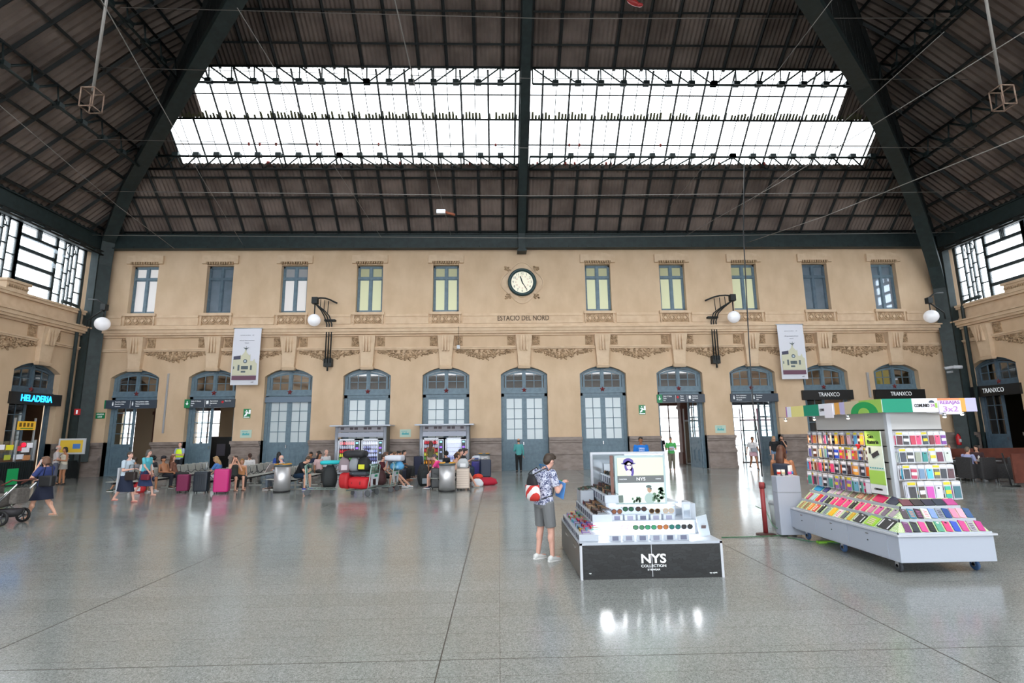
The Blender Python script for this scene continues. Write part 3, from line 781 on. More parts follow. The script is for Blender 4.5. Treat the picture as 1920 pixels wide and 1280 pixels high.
tag(MB().box(20.01, 38, YB+.55, 35.2, 5.9, 6.05).build('ceiling', M_SHOPW), kind='structure')
tag(MB().box(XL-8, XL-7.8, -5, 36, 0, 5.9).build('wall_parlour', mat('brown_room', '#6a5040', .8)), kind='structure')
tag(MB().box(XL-8, XL-.55, -5, 36, 5.9, 6.05).build('ceiling', mat('brown_room', '#6a5040', .8)), kind='structure')
tag(MB().box(XR+7.8, XR+8, -5, 36, 0, 5.9).build('wall_cafe', mat('dark_room', '#3b3633', .8)), kind='structure')
tag(MB().box(XR+.55, XR+8, -5, 36, 5.9, 6.05).build('ceiling', mat('dark_room', '#3b3633', .8)), kind='structure')
# outer glazed doors of the vestibule
for i, x in enumerate(OUTX):
    root = empty('window_%d' % (40+i), (x, 36.55, 0)); tag(root, kind='structure')
    mb = MB()
    for k in range(5): u = -1.65+3.3*k/4; mb.box(u-.04, u+.04, 0, .08, 0, 5.2)
    for z in (1.0, 2.0, 2.9, 3.8): mb.box(-1.7, 1.7, 0, .08, z-.03, z+.03)
    mb.box(-1.7, 1.7, -.04, .12, 3.75, 4.0)
    mb.build('window_frame', M_DARKWOOD if i in (0, 1, 7) else M_BLUED, root)
# timber portals seen through the open doorways
for i, (px, w, lab) in enumerate(((300, .5, 'brown timber pier seen through the leftmost open doorway'), (1283, .55, 'brown timber pier standing inside the right hand exit doorway'))):
    p = W(px, 800, 33.5); t = thing('timber_pier', lab, 'pier', (p.x, 33.5, 0))
    mb = MB(); mb.box(-w/2, w/2, -.3, .3, 0, 5.88); mb.build('shaft', M_DARKWOOD, t)
    mb = MB(); mb.box(-w/2-.08, w/2+.08, -.38, .38, 0, .7); mb.box(-w/2-.06, w/2+.06, -.36, .36, 3.4, 3.6); mb.build('moulding', M_DARKWOOD, t)
for i, (px, py, Y) in enumerate(((1300, 850, 33.0), (1337, 840, 33.0), (1405, 845, 33.5), (1440, 845, 33.5))):
    p = W(px, 800, Y)
    t = thing('glass_screen', 'clear glass door screen behind the exits, %s from the left' % ('first', 'second', 'third', 'fourth')[i], 'glass door', (p.x, Y, 0))
    mb = MB(); mb.box(-.55, .55, -.01, .01, .05, 2.6); mb.build('pane', M_GLASS, t)
    mb = MB(); mb.box(-.6, -.54, -.04, .04, 0, 3.4); mb.box(.54, .6, -.04, .04, 0, 3.4); mb.box(-.6, .6, -.04, .04, 2.6, 2.7); mb.box(-.6, .6, -.04, .04, 0, .06); mb.build('screen_frame', M_ALU, t)
for px, lab in ((415, 'dark advertising panel inside the second doorway from the left'),):
    p = W(px, 840, 32.0); t = thing('advertising_board', lab, 'advertising board', (p.x, 32.0, 0))
    MB().box(-.7, .7, -.05, .05, .2, 2.0).build('board', M_BLACK, t); MB().box(-.75, .75, -.15, .15, 0, .2).build('foot', M_ALU, t)
    MB().box(-.25, .25, -.06, -.05, .9, 1.6).build('picture', C('#5a5560'), t)

# ------------------------------------------------------------------ signs
M_SIGN = mat('sign_graphite', '#3b4450', .45); M_GRN = mat('sign_green', '#0c7f4c', .45); M_SIGNW = mat('sign_white', '#e8ecef', .5, 0, .15)
def station_sign(i, label, blocks):
    x = BAYX[i]; t = thing('station_sign', label, 'sign', (x-.02, YB-.02, 3.84))
    w = 2.72
    MB().box(-w/2, w/2, -.05, .12, -.24, .22).build('board', M_SIGN, t)
    for kind, u, txt in blocks:
        u = -w/2+u
        if kind == 'green':
            MB().box(u, u+.3, -.055, -.04, -.24, .22).build('green_panel', M_GRN, t)
            mb = MB(); mb.box(u+.13, u+.17, -.06, -.05, -.04, .12); mb.prism([(u+.07, 0), (u+.23, 0), (u+.15, -.1)], .01, 'y', -.06); mb.build('arrow', M_SIGNW, t)
        elif kind == 'bar': MB().box(u, u+.01, -.055, -.045, -.2, .18).build('divider', M_SIGNW, t)
        elif kind == 'bus':
            mb = MB(); mb.box(u, u+.12, -.06, -.05, -.02, .14); mb.box(u+.01, u+.04, -.06, -.05, -.05, -.02); mb.box(u+.08, u+.11, -.06, -.05, -.05, -.02); mb.build('bus_symbol', M_SIGNW, t)
        elif kind == 'man':
            mb = MB(); mb.box(u+.02, u+.08, -.06, -.05, -.08, .06); mb.prism([(u+.05+.025*cos(a), .1+.025*sin(a)) for a in [k*pi/4 for k in range(8)]], .01, 'y', -.06); mb.build('person_symbol', M_SIGNW, t)
        elif kind == 'red':
            mb = MB(); mb.prism([(u, .06), (u+.08, .14), (u+.16, .06), (u+.08, -.02)], .01, 'y', -.06); mb.build('metro_symbol', C('#c8202c'), t)
        else:
            for k, ln in enumerate(txt): text(ln, .095, M_SIGNW, t, (u, -.055, .12-.12*k), '-y', align='LEFT', name='lettering', sx=.8)
station_sign(0, 'graphite direction sign over the leftmost doorway with a pointing hand symbol', [('man', .34, 0), ('t', .5, ['Atención al cliente', 'Atenció al client', 'Customer']), ('bar', 1.32, 0), ('man', 1.4, 0), ('t', 1.6, ['Venta próximas salidas', 'Venda pròximes eixides', 'Tickets'])])
MB().box(-1.42, -1.36, -.05, .1, -.24, .22).build('green_edge', M_GRN, None, (BAYX[0]-.02, YB-.02, 3.84)); _o = COL.objects[-1]; tag(_o, 'green end strip of the leftmost direction sign', 'sign strip')
station_sign(1, 'direction sign with a green arrow over the second doorway from the left', [('green', 0, 0), ('t', .36, ['Salida C/ Alicante', 'Eixida', 'Exit']), ('bar', 1.1, 0), ('bus', 1.18, 0), ('t', 1.38, ['Aparcamiento', 'Aparcament', 'P']), ('red', 1.98, 0), ('t', 2.18, ['Rent a Car'])])
station_sign(7, 'direction sign with green arrow, red metro mark and bus over the exit', [('green', 0, 0), ('t', .36, ['Salida C/ Xàtiva', 'Eixida', 'Exit']), ('bar', 1.05, 0), ('red', 1.1, 0), ('t', 1.32, ['Metro', 'Metro', 'Subway']), ('bar', 1.7, 0), ('bus', 1.8, 0), ('t', 2.0, ['Autobuses', 'Autobusos', 'Bus'])])
station_sign(8, 'direction sign over the ninth doorway, right of the exit', [('man', .14, 0), ('t', .32, ['Punto de Bicicletas', 'Punt de Bicicletes', 'Bike point']), ('bar', 1.2, 0), ('man', 1.28, 0), ('t', 1.46, ['Ascensores', 'Ascensors', 'Lifts'])])
def wall_sign(name, label, cat, px, py, w, h, parts, Y=None):
    p = W(px, py, YB-.02); t = thing(name, label, cat, (p.x, YB-.0, p.z))
    MB().box(-w/2, w/2, -.03, 0, -h/2, h/2).build('plate', parts[0], t)
    if len(parts) > 1:
        mb = parts[1]; mb.build('pictogram', parts[2], t)
    return t
def runner(w, h):
    mb = MB(); y = -.035
    mb.prism([(-.02+.035*cos(a), h*.34+.035*sin(a)) for a in [k*pi/4 for k in range(8)]], .005, 'y', y)
    mb.prism([(-.12, .1), (.02, .12), (.1, .02), (.06, -.02), (0, .04), (-.04, -.06), (-.14, -.12), (-.12, -.16), (0, -.1), (.02, -.02), (-.02, .06), (-.1, .06)], .005, 'y', y)
    mb.box(.1, .2, y, y+.005, -.02, h*.42); mb.box(-.16, .16, y, y+.005, -h*.44, -h*.36); return mb
wall_sign('exit_sign', 'green running man sign between the second and third doors from the left', 'sign', 463, 775, .38, .5, [M_GRN, runner(.38, .5), M_SIGNW])
wall_sign('exit_sign', 'green running man sign left of the right hand exit doorway', 'sign', 1204, 768, .36, .52, [M_GRN, runner(.36, .52), M_SIGNW])
s_ = wall_sign('exit_sign', 'green SALIDA EXIT sign on the pier by the left corner', 'sign', 188, 779, .48, .32, [M_GRN])
text('SALIDA', .12, M_SIGNW, s_, (0, -.032, .07), '-y'); text('EXIT', .12, M_SIGNW, s_, (0, -.032, -.07), '-y')
for px, py, lab in ((461, 813, 'pale green notice on the pier between the second and third doors'), (760, 812, 'pale green notice between the two vending booths'), (1351, 804, 'pale green notice on the pier between the two exits')):
    mb = MB(); mb.prism([(-.2, -.08), (.2, -.08), (.18, .04), (.1, 0), (.06, .06), (-.05, 0), (-.12, .06), (-.18, .03)], .005, 'y', -.035); mb.box(-.22, .1, -.035, -.03, .1, .13)
    wall_sign('notice_board', lab, 'notice', px, py, .6, .42, [C('#bcd2c4'), mb, C('#5fb0b4')])
# ---- clock
ck = thing('wall_clock', 'round cream station clock with a dark green rim', 'clock', (CLX, YB-.1, CLZ))
mb = MB()
prof = [(.62, 0), (.66, -.1), (.72, -.16), (.80, -.14), (.83, -.05), (.83, .1)]
rings = [[(r*cos(2*pi*j/48), y, r*sin(2*pi*j/48)) for j in range(48)] for r, y in prof]; mb.ring(rings, 0, True, False); mb.build('rim', mat('clock_green', '#17383a', .35), ck)
mb = MB(); mb.prism([(.66*cos(2*pi*j/48), .66*sin(2*pi*j/48)) for j in range(48)], .05, 'y', -.03); mb.build('dial', mat('clock_dial', '#dcd8c4', .5, 0, .25), ck)
M_INK = mat('clock_ink', '#1c1c1c', .5)
for h in range(1, 13):
    a = pi/2-h*pi/6; text(str(h), .19, M_INK, ck, (.52*cos(a), -.04, .52*sin(a)), '-y', name='numeral')
    text(str((h+12) % 24), .10, C('#b5574a'), ck, (.36*cos(a), -.04, .36*sin(a)), '-y', name='small_numeral')
def hand(ang, L_, w, nm, m):
    mb = MB(); a = radians(90-ang); d = V((cos(a), 0, sin(a))); n = V((-sin(a), 0, cos(a)))
    P = [-d*.12-n*w*.6, d*.0-n*w, d*L_*.8-n*w*.9, d*L_, d*L_*.8+n*w*.9, n*w, -d*.12+n*w*.6]
    mb.add([p+V((0, -.06, 0)) for p in P]+[p+V((0, -.05, 0)) for p in P], [tuple(range(7)), tuple(range(13, 6, -1))]+[(i, i+7, (i+1) % 7+7, (i+1) % 7) for i in range(7)])
    mb.build(nm, m, ck)
hand(343, .4, .035, 'hour_hand', mat('clock_green', '#17383a', .35)); hand(150, .58, .022, 'minute_hand', M_INK)
# ---- wall lamps
M_GLOBE = mat('opal_globe', '#e9e9ee', .25, 0, .12)
def wall_lamp(px_foot, py_foot, globe, side, label):
    f = W(px_foot, py_foot, YB-.35); gp = W(globe[0], globe[1], YB-1.0)
    t = thing('wall_lamp', label, 'lamp', (f.x, YB-.0, 0)); dx = gp.x-f.x; gz = gp.z; s_ = 1 if dx > 0 else -1
    mb = MB()
    for k in (-.14, 0, .14): mb.tube([(k, -.3, f.z+.3), (k, -.3, gz-.1), (k+s_*.12, -.42, gz+.35), (k*.6+dx*.45, -.7, gz+.62), (dx, -1.0, gz+.95)], .035, 6)
    mb.box(-.22, .22, -.32, 0, f.z+.1, f.z+.55); mb.tube([(0, -.28, f.z-.15), (0, -.28, f.z+.3)], .05, 6); mb.box(-.3, .3, -.3, 0, gz+.1, gz+.2)
    mb.build('bracket', M_STEEL2, t)
    mb = MB(); P = [(-s_*.35, -.2, gz+1.15)]+[(dx*q-s_*.2*(1-q), -.2-.8*q, gz+1.22+.12*sin(pi*q)) for q in (0, .25, .5, .75, 1)]
    mb.tube(P, .05, 6)
    for q in (.15, .4, .65): mb.tube([(dx*q, -.2-.8*q, gz+1.25), (dx*q, -.3-.7*q, gz+.45+.45*q)], .022, 5)
    mb.cbox((dx, -1.0, gz+1.1), (.3, .3, .36)); mb.build('scroll_arm', M_STEEL2, t)
    MB().tube([(dx, -1.0, gz+.92), (dx, -1.0, gz+.3)], .035, 6).build('hanger', M_BLACK, t)
    mb = MB(); mb.ball((dx, -1.0, gz), .34, 24, 14); mb.build('globe', M_GLOBE, t)
wall_lamp(613, 690, (589, 600), -1, 'globe lamp on a tall iron bracket between the third and fourth doors')
wall_lamp(1345, 684, (1376, 594), 1, 'globe lamp on a tall iron bracket between the eighth and ninth doors')
def corner_lamp(px, py, X, s_, label):
    p = W(px, py, YB-1.6); t = thing('wall_lamp', label, 'lamp', (p.x, YB-1.6, 0)); z = p.z
    mb = MB(); mb.ball((0, 0, z), .36, 24, 14); mb.build('globe', M_GLOBE, t)
    MB().tube([(0, 0, z+.33), (0, 0, z+.75)], .03, 6).build('hanger', M_BLACK, t)
    mb = MB(); mb.cbox((0, 0, z+.9), (.26, .26, .32)); mb.tube([(0, 0, z+1.05), (-s_*.5, .1, z+1.35), (-s_*1.05, .2, z+1.4)], .04, 6); mb.tube([(0, 0, z+.8), (-s_*.5, .1, z+.5), (-s_*.95, .2, z+.25), (-s_*.95, .2, z-.1)], .04, 6)
    mb.build('scroll_arm', M_STEEL2, t)
corner_lamp(192, 607, XL, 1, 'globe lamp beside the hip truss in the left corner'); corner_lamp(1746, 593, XR, -1, 'globe lamp beside the hip truss in the right corner')
# ---- hanging banners
def banner(pts, label):
    """four corners in the photo: tl tr br bl"""
    P = [W(x, y, YB-.5) for x, y in pts]; c = (P[0]+P[1])/2
    w = (P[1]-P[0]).length; h = ((P[0]+P[1])/2-(P[2]+P[3])/2).length
    t = thing('hanging_banner', label, 'banner', c)
    mb = MB(); n = 6; rg = []
    for i in range(n+1): q = i/n; y = -.04*sin(q*3); rg.append([(-w/2, y, -h*q), (w/2, y, -h*q), (w/2, y-.012, -h*q), (-w/2, y-.012, -h*q)])
    mb.ring(rg, 0, False); mb.build('cloth', mat('banner_white', '#dcdde6', .7), t)
    MB().tube([(-w/2-.06, 0, .02), (w/2+.06, 0, .02)], .025, 6).build('pole', M_ALU, t)
    for sx in (-1, 1): MB().tube([(sx*w/2, 0, .02), (sx*w/2, .5, .1)], .012, 5).build('stay', M_ALU, t)
    y = -.075
    S = lambda a, b_: (a*w/2, -b_*h)
    sky_ = MB(); 
    mb = MB(); mb.prism([S(-.86, .5), S(-.35, .485), S(-.35, .55), S(-.86, .56)], .004, 'y', y-.002); mb.build('printed_roof', C('#4a4a5e'), t)
    out = [(-.9, .835), (-.9, .55), (-.4, .52), (-.38, .46), (-.32, .49), (-.1, .43), (-.02, .33), (.06, .43), (.28, .49), (.34, .46), (.36, .58), (.55, .58), (.66, .54), (.72, .6), (.86, .63), (.86, .835)]
    mb = MB(); mb.prism([S(a, b_) for a, b_ in out], .004, 'y', y); mb.build('printed_facade', C('#cfcdb4'), t)
    mb = MB(); cx, cz = S(0, .585)
    mb.prism([(cx+.11*cos(a), cz+.11*sin(a)) for a in [k*pi/8 for k in range(16)]], .004, 'y', y-.004)
    for a, b_, ww, hh in ((-.45, .7, .1, .1), (-.12, .7, .22, .06), (.12, .7, .18, .06), (.45, .7, .1, .08), (-.1, .77, .24, .03), (-.8, .7, .05, .05), (.02, .36, .02, .08)):
        x0, z0 = S(a, b_); mb.box(x0-ww*w/3, x0+ww*w/3, y-.004, y, z0-hh*h/2, z0+hh*h/2)
    x0, z0 = S(0, .355); mb.prism([(x0-.16, z0+.05), (x0, z0), (x0+.16, z0+.05), (x0+.04, z0-.06), (x0-.04, z0-.06)], .004, 'y', y-.004)
    mb.build('printed_openings', C('#59656b'), t)
    mb = MB(); mb.prism([(cx+.06*cos(a), cz+.06*sin(a)) for a in [k*pi/8 for k in range(16)]], .004, 'y', y-.008); mb.build('printed_clock', C('#b6c2d0'), t)
    mb = MB(); a, b_ = S(-.9, .84), S(.86, .915); mb.box(a[0], b_[0], y-.004, y, b_[1], a[1]); mb.build('purple_band', C('#6e4a5c'), t)
    text('100 anys Estació del Nord', .075, C('#8b8b98'), t, (0, y+.02, -h*.215), '-y', align='CENTER'); text('València', .07, C('#9a9aa8'), t, (0, y+.02, -h*.26), '-y')
    text('ajuntament de valència      adif', .06, C('#9a9aa8'), t, (0, y+.02, -h*.12), '-y'); text('adif', .1, C('#4d4d58'), t, (w*.3, y+.0, -h*.955), '-y')
banner([(440, 616), (491, 616), (482, 722), (434, 721)], 'white banner picturing the station front, hanging over the left doors')
banner([(1456, 609), (1504, 608), (1513, 710), (1467, 711)], 'white banner picturing the station front, hanging over the right doors')
# conduits, cable, camera, extinguisher
def on_wall(name, label, cat, px, y0, y1, w, d, m):
    a, b_ = W(px, y0, YB-.05), W(px, y1, YB-.05); t = MB().box(-w/2, w/2, -d, 0, b_.z, a.z).build(name, m, None, (a.x, YB-.0, 0)); return tag(t, label, cat)
on_wall('conduit', 'thin grey conduit up the pier between the two left doorways', 'conduit', 316, 700, 812, .09, .06, M_ALU)
on_wall('conduit', 'pale conduit up the pier left of the rightmost arched window', 'conduit', 1626, 698, 745, .12, .08, M_ALU)
t = thing('bird_spike_cable', 'thin cable hanging from the cornice with a small white box', 'cable', (W(861, 600).x, YB-.5, 0))
MB().tube([(0, .0, 7.95), (.02, -.02, 7.2), (0, 0, 6.85)], .012, 5).build('wire', M_BLACK, t); MB().cbox((0, 0, 6.78), (.16, .12, .2)).build('box', M_WHITE, t)
p0, p1 = CAM+ray(1392, 380)*15, V((5.36, 10.9, 1.0))
mb = MB(); mb.tube([CAM+ray(1396, 300)*13.8, CAM+ray(1394, 440)*12.6, CAM+ray(1404, 640)*11.6, CAM+ray(1412, 760)*11.1, CAM+ray(1424, 840)*10.95, CAM+ray(1429, 893)*10.9], .013, 6)
tag(mb.build('power_cable', M_BLACK), 'black power cable hanging from the roof to the red post', 'cable')
t = thing('security_camera', 'white twin security cameras on the right hip truss foot', 'camera', W(1783, 690, 27.6))
mb = MB(); mb.tube([(-.35, 0, -.02), (.05, -.1, .05)], .09, 8); mb.build('camera_housing', M_WHITE, t); MB().tube([(.05, -.1, .05), (.4, -.25, .02)], .1, 8).build('camera_housing', M_WHITE, t); MB().cbox((0, .1, -.2), (.1, .3, .1)).build('mount', M_ALU, t)
t = thing('roof_floodlight', 'small white box lamp on a wire under the roof, left of centre', 'lamp', CAM+ray(827, 397)*19)
MB().cbox((0, 0, 0), (.32, .12, .14)).build('housing', M_ALU, t); MB().tube([(.1, 0, 0), (.5, 0, -.12)], .05, 6).build('orange_tip', C('#8a4a30'), t)
t = thing('red_balloon', 'red deflated foil balloon caught at the top of the roof', 'balloon', CAM+ray(1187, 4)*20)
mb = MB(); mb.ball((0, 0, 0), (.3, .1, .12), 8, 6, 0, Matrix.Rotation(.5, 3, 'Y')); mb.ball((.25, 0, -.12), (.14, .08, .08), 8, 6); mb.build('foil', C('#b03030', .3), t)
# hanging loudspeaker cages on long rods
for px, py, top, lab in ((172, 188, (198, 10), 'rusty iron cage on a long rod under the left roof'), (1880, 184, (1850, 5), 'rusty iron cage on a long rod under the right roof')):
    c = CAM+ray(px, py)*13; tp = CAM+ray(*top)*13
    t = thing('hanging_cage', lab, 'cage', c); MB().tube([(0, 0, .25), (tp-c)*1.75], .035, 6).build('rod', M_ROD, t)
    mb = MB()
    for sx in (-.16, .16):
        for sy in (-.16, .16): mb.tube([(sx, sy, -.25), (sx, sy, .25)], .02, 4)
    for z in (-.25, .25): mb.tube([(-.16, -.16, z), (.16, -.16, z), (.16, .16, z), (-.16, .16, z), (-.16, -.16, z)], .02, 4)
    mb.build('cage_frame', noisy('rusty_iron', '#6b5347', '#8a7565', 8, .8), t)
ORDS = 'first second third fourth fifth sixth seventh eighth ninth tenth eleventh twelfth thirteenth fourteenth fifteenth sixteenth seventeenth eighteenth nineteenth twentieth twenty-first twenty-second twenty-third'.split()
# ------------------------------------------------------------------ sunglasses stand
def pal(*hs): return [C(h, .45) for h in hs]
M_LED = mat('led_strip', '#eef4ff', .5, 0, 11.0); M_ACR = mat('white_acrylic', '#b4bbc5', .3)
M_ACRL = mat('backlit_acrylic', '#bac2cc', .3, 0, .0)
ny = thing('sunglasses_stand', 'white stepped sunglasses display stand with black base lettered NYS', 'display stand', (2.2, 9.0, 0))
def nb(x0, x1, y0, y1, z0, z1): return (x0-2.2, x1-2.2, y0-9, y1-9, z0, z1)
MB().box(*nb(1.17, 3.23, 7.92, 10.1, 0, .47)).build('base', M_BLACK, ny)
# cobbled print on the front board
M_COB = mat('cobble_print', '#202224', .3); nt, b, L = nodes(M_COB)
tc = nt.nodes.new('ShaderNodeTexCoord'); mp = nt.nodes.new('ShaderNodeMapping'); mp.inputs['Rotation'].default_value = (pi/2, .35, 0)
bk = nt.nodes.new('ShaderNodeTexBrick'); bk.inputs['Scale'].default_value = 11; bk.inputs['Mortar Size'].default_value = .035; bk.inputs['Brick Width'].default_value = 1.4; bk.inputs['Row Height'].default_value = .5
bk.inputs['Color1'].default_value = srgb('#0d0e10'); bk.inputs['Color2'].default_value = srgb('#202326'); bk.inputs['Mortar'].default_value = srgb('#040405')
nz = nt.nodes.new('ShaderNodeTexNoise'); nz.inputs['Scale'].default_value = 9; vm = nt.nodes.new('ShaderNodeVectorMath'); vm.operation = 'ADD'
vs_ = nt.nodes.new('ShaderNodeVectorMath'); vs_.operation = 'SCALE'; vs_.inputs['Scale'].default_value = .14
L(tc.outputs['Object'], nz.inputs['Vector']); L(nz.outputs['Color'], vs_.inputs[0]); L(tc.outputs['Object'], vm.inputs[0]); L(vs_.outputs[0], vm.inputs[1])
L(vm.outputs[0], mp.inputs[0]); L(mp.outputs[0], bk.inputs['Vector']); L(bk.outputs['Color'], b.inputs['Base Color'])
MB().box(*nb(1.2, 3.2, 7.905, 7.92, .03, .465)).build('front_board', M_COB, ny)
mb = MB(); mb.box(*nb(1.16, 1.195, 7.9, 7.94, 0, .5)); mb.box(*nb(3.205, 3.24, 7.9, 7.94, 0, .5)); mb.box(*nb(2.195, 2.203, 7.9, 7.91, .03, .47)); mb.build('edge_strip', M_WHITE, ny)
MB().box(*nb(1.16, 3.24, 7.9, 10.12, .47, .505)).build('top_shelf', M_ACR, ny)
MB().box(*nb(1.155, 1.17, 7.95, 10.08, .02, .46)).build('side_board', mat('grey_wood_print', '#5b5651', .4), ny)
for y in (8.4, 9.3): MB().box(*nb(1.145, 1.157, y-.12, y+.12, .36, .385)).build('door_handle', M_CHROME, ny)
text('NYS', .17, M_SIGNW, ny, (.02, -1.1, .27), '-y', sx=1.25, name='lettering', width=.36, bold=.004); text('COLLECTION', .05, M_SIGNW, ny, (.02, -1.1, .175), '-y', width=.36); text('EYEWEAR', .032, M_SIGNW, ny, (.02, -1.1, .125), '-y', width=.18)
text('nys spirit', .03, M_SIGNW, ny, (.88, -1.1, .07), '-y'); text('nys', .025, M_SIGNW, ny, (-.9, -1.1, .09), '-y')
# core steps
MB().box(*nb(1.45, 3.05, 8.42, 10.05, .505, .70)).build('step', M_ACRL, ny, bevel=.01)
MB().box(*nb(1.42, 3.08, 8.36, 10.05, .70, .725)).build('step_top', M_ACR, ny)
MB().box(*nb(1.72, 2.85, 8.7, 10.0, .725, .94)).build('step', M_ACRL, ny, bevel=.01)
MB().box(*nb(1.70, 2.87, 8.62, 10.0, .94, .965)).build('step_top', M_ACR, ny)
MB().box(*nb(1.95, 2.62, 8.72, 9.9, .965, 1.5)).build('core', M_ACRL, ny)
for z, y, a, b_ in ((.69, 8.35, 1.5, 3.0), (.93, 8.6, 1.76, 2.8)): MB().box(*nb(a, b_, y, y+.012, z-.022, z-.01)).build('led_strip', M_LED, ny)
# left stepped trays (side step by step)
trays = [(1.17, 1.46, 8.0, 9.95, .505, .60), (1.42, 1.72, 8.25, 9.95, .725, .84), (1.68, 1.98, 8.55, 9.9, .965, 1.09), (1.88, 2.1, 9.0, 9.9, 1.2, 1.33)]
for i, (x0, x1, y0, y1, z0, z1) in enumerate(trays):
    MB().box(*nb(x0, x1, y0, y1, z0, z1)).build('tray', M_ACRL if i else M_ACR, ny, bevel=.006)
    n = int((y1-y0)/.17)
    for k in range(n):
        yy = y0+.1+k*(y1-y0-.2)/max(n-1, 1)
        MB().box(*nb(x0-.006, x0, yy-.04, yy+.04, z0+.015, z1-.02)).build('photo_card', C(random.choice(('#55586a', '#3c3f4c', '#6b6d7e'))), ny)
MB().box(*nb(3.02, 3.1, 8.5, 8.9, .505, .95)).build('acrylic_block', M_ACR, ny)
# right hand stepped trays
for x0, x1, y0, z0, z1 in ((2.95, 3.2, 8.6, .505, .6), (2.85, 3.05, 8.9, .725, .82)):
    MB().box(*nb(x0, x1, y0, 9.95, z0, z1)).build('tray', M_ACRL, ny, bevel=.006)
# back panel with mirror face
MB().box(*nb(1.72, 3.12, 9.98, 10.04, .505, 1.70)).build('back_panel', M_WHITE, ny)
MB().box(*nb(1.76, 3.08, 9.965, 9.98, .6, 1.66)).build('back_mirror', mat('pale_mirror', '#c4ccd4', .08, .7), ny)
# lightbox
lb = (1.86, 2.68, 8.56, 8.66, .94, 1.70)
MB().box(*nb(*lb)).build('lightbox', mat('pale_teal_frame', '#a9bcbf', .4), ny, bevel=.008)
M_LB1 = mat('lit_poster_top', '#c3cab0', .4, 0, .18); M_LB2 = mat('lit_poster_bottom', '#c4d2ca', .4, 0, .18)
MB().box(*nb(1.90, 2.64, 8.55, 8.56, 1.385, 1.665)).build('lit_poster', M_LB1, ny); MB().box(*nb(1.90, 2.64, 8.55, 8.56, .965, 1.275)).build('lit_poster', M_LB2, ny)
MB().box(*nb(1.90, 2.64, 8.548, 8.56, 1.275, 1.385)).build('logo_band', C('#6a6d6e'), ny)
text('NYS', .07, M_SIGNW, ny, (2.27-2.2, 8.546-9, 1.33), '-y', width=.14); text('COLLECTION', .02, M_SIGNW, ny, (1.98-2.2, 8.546-9, 1.33), '-y'); text('EYEWEAR', .02, M_SIGNW, ny, (2.55-2.2, 8.546-9, 1.33), '-y')
def disc2(mb, cx, cz, rx, rz_, y, m=0, n=16, a0=0, a1=2*pi):
    mb.prism([(cx+rx*cos(a0+(a1-a0)*i/n), cz+rz_*sin(a0+(a1-a0)*i/n)) for i in range(n if a1-a0 > 6.2 else n+1)], .002, 'y', y, m)
mb = MB(); Y0 = 8.548-9; x = 2.08-2.2
disc2(mb, x, 1.60, .085, .06, Y0); disc2(mb, x, 1.575, .12, .018, Y0); disc2(mb, x+.0, 1.53, .065, .09, Y0); disc2(mb, x+.055, 1.45, .03, .07, Y0); mb.build('printed_hat', C('#5a4a98'), ny)
mb = MB(); disc2(mb, x+.01, 1.535, .04, .055, Y0-.003); disc2(mb, x+.0, 1.43, .045, .045, Y0-.003); mb.build('printed_face', C('#e0c8c4', .5, 0, .2), ny)
mb = MB(); disc2(mb, x-.01, 1.55, .017, .013, Y0-.006); disc2(mb, x+.03, 1.55, .017, .013, Y0-.006); mb.build('printed_lenses', C('#3a3360'), ny)
mb = MB(); x = 2.40-2.2; disc2(mb, x, 1.17, .036, .052, Y0); mb.build('printed_man', C('#b08c74'), ny); mb = MB(); disc2(mb, x+.0, 1.03, .085, .085, Y0+.001); mb.build('printed_shirt', C('#9fb3ae'), ny)
mb = MB(); disc2(mb, x-.01, 1.215, .045, .022, Y0-.003); disc2(mb, x+.02, 1.18, .018, .012, Y0-.004); mb.build('printed_hair', C('#5a6a6a'), ny)
mb = MB()
for i in range(26):
    a = random.uniform(0, 1); disc2(mb, 2.62-.16*a-2.2, .98+random.uniform(0, .25)*(1-a*.5), .014+.02*random.random(), .02, Y0)
for i in range(14): disc2(mb, 2.12-2.2+random.uniform(0, .14), .98+random.uniform(0, .08), .015, .02, Y0)
tag(mb.build('printed_leaves', C('#5f7a62'), ny), kind='stuff')
MB().box(*nb(1.80, 1.845, 8.6, 8.64, .965, 1.7)).build('side_strip', C('#7d5b52'), ny)
lt = bpy.data.lights.new('stand_led', 'AREA'); lt.shape = 'RECTANGLE'; lt.size = 1.5; lt.size_y = .05; lt.energy = 7; lo_ = bpy.data.objects.new('stand_led', lt); COL.objects.link(lo_); lo_.location = (2.25, 8.33, .69); lo_.rotation_euler = (radians(-38), 0, 0); reg(lo_, ny) if False else None

def glasses_mesh(n, frame, lens, arms=True, style=0):
    """worn axis: lenses face -y, temples towards +y; 0.14 wide"""
    mb = MB(); r = .029 if style != 1 else .025; rz_ = .026 if style == 0 else .021
    for s_ in (-1, 1):
        c = s_*.035
        outer = [(c+(r+.0045)*cos(a), 0, (rz_+.0045)*sin(a)) for a in [2*pi*i/12 for i in range(12)]]
        inner = [(c+(r-.002)*cos(a), 0, (rz_-.002)*sin(a)) for a in [2*pi*i/12 for i in range(12)]]
        back = [(x, .004, z) for x, _, z in outer]; ib = [(x, .004, z) for x, _, z in inner]
        mb.ring([inner, outer, back, ib], 0, False, False, True)
        mb.add([(x, .001, z) for x, _, z in inner]+[(x, .003, z) for x, _, z in inner], [tuple(range(12)), tuple(range(23, 11, -1))], 1)
        mb.tube([(s_*.064, .002, .008), (s_*.068, .03, .008), (s_*.067, .10, .004), (s_*.064, .13, -.016)], .0028, 4)
    mb.tube([(-.01, 0, .008), (0, -.003, .011), (.01, 0, .008)], .0028, 4)
    return mb.mesh(n, [frame, lens])
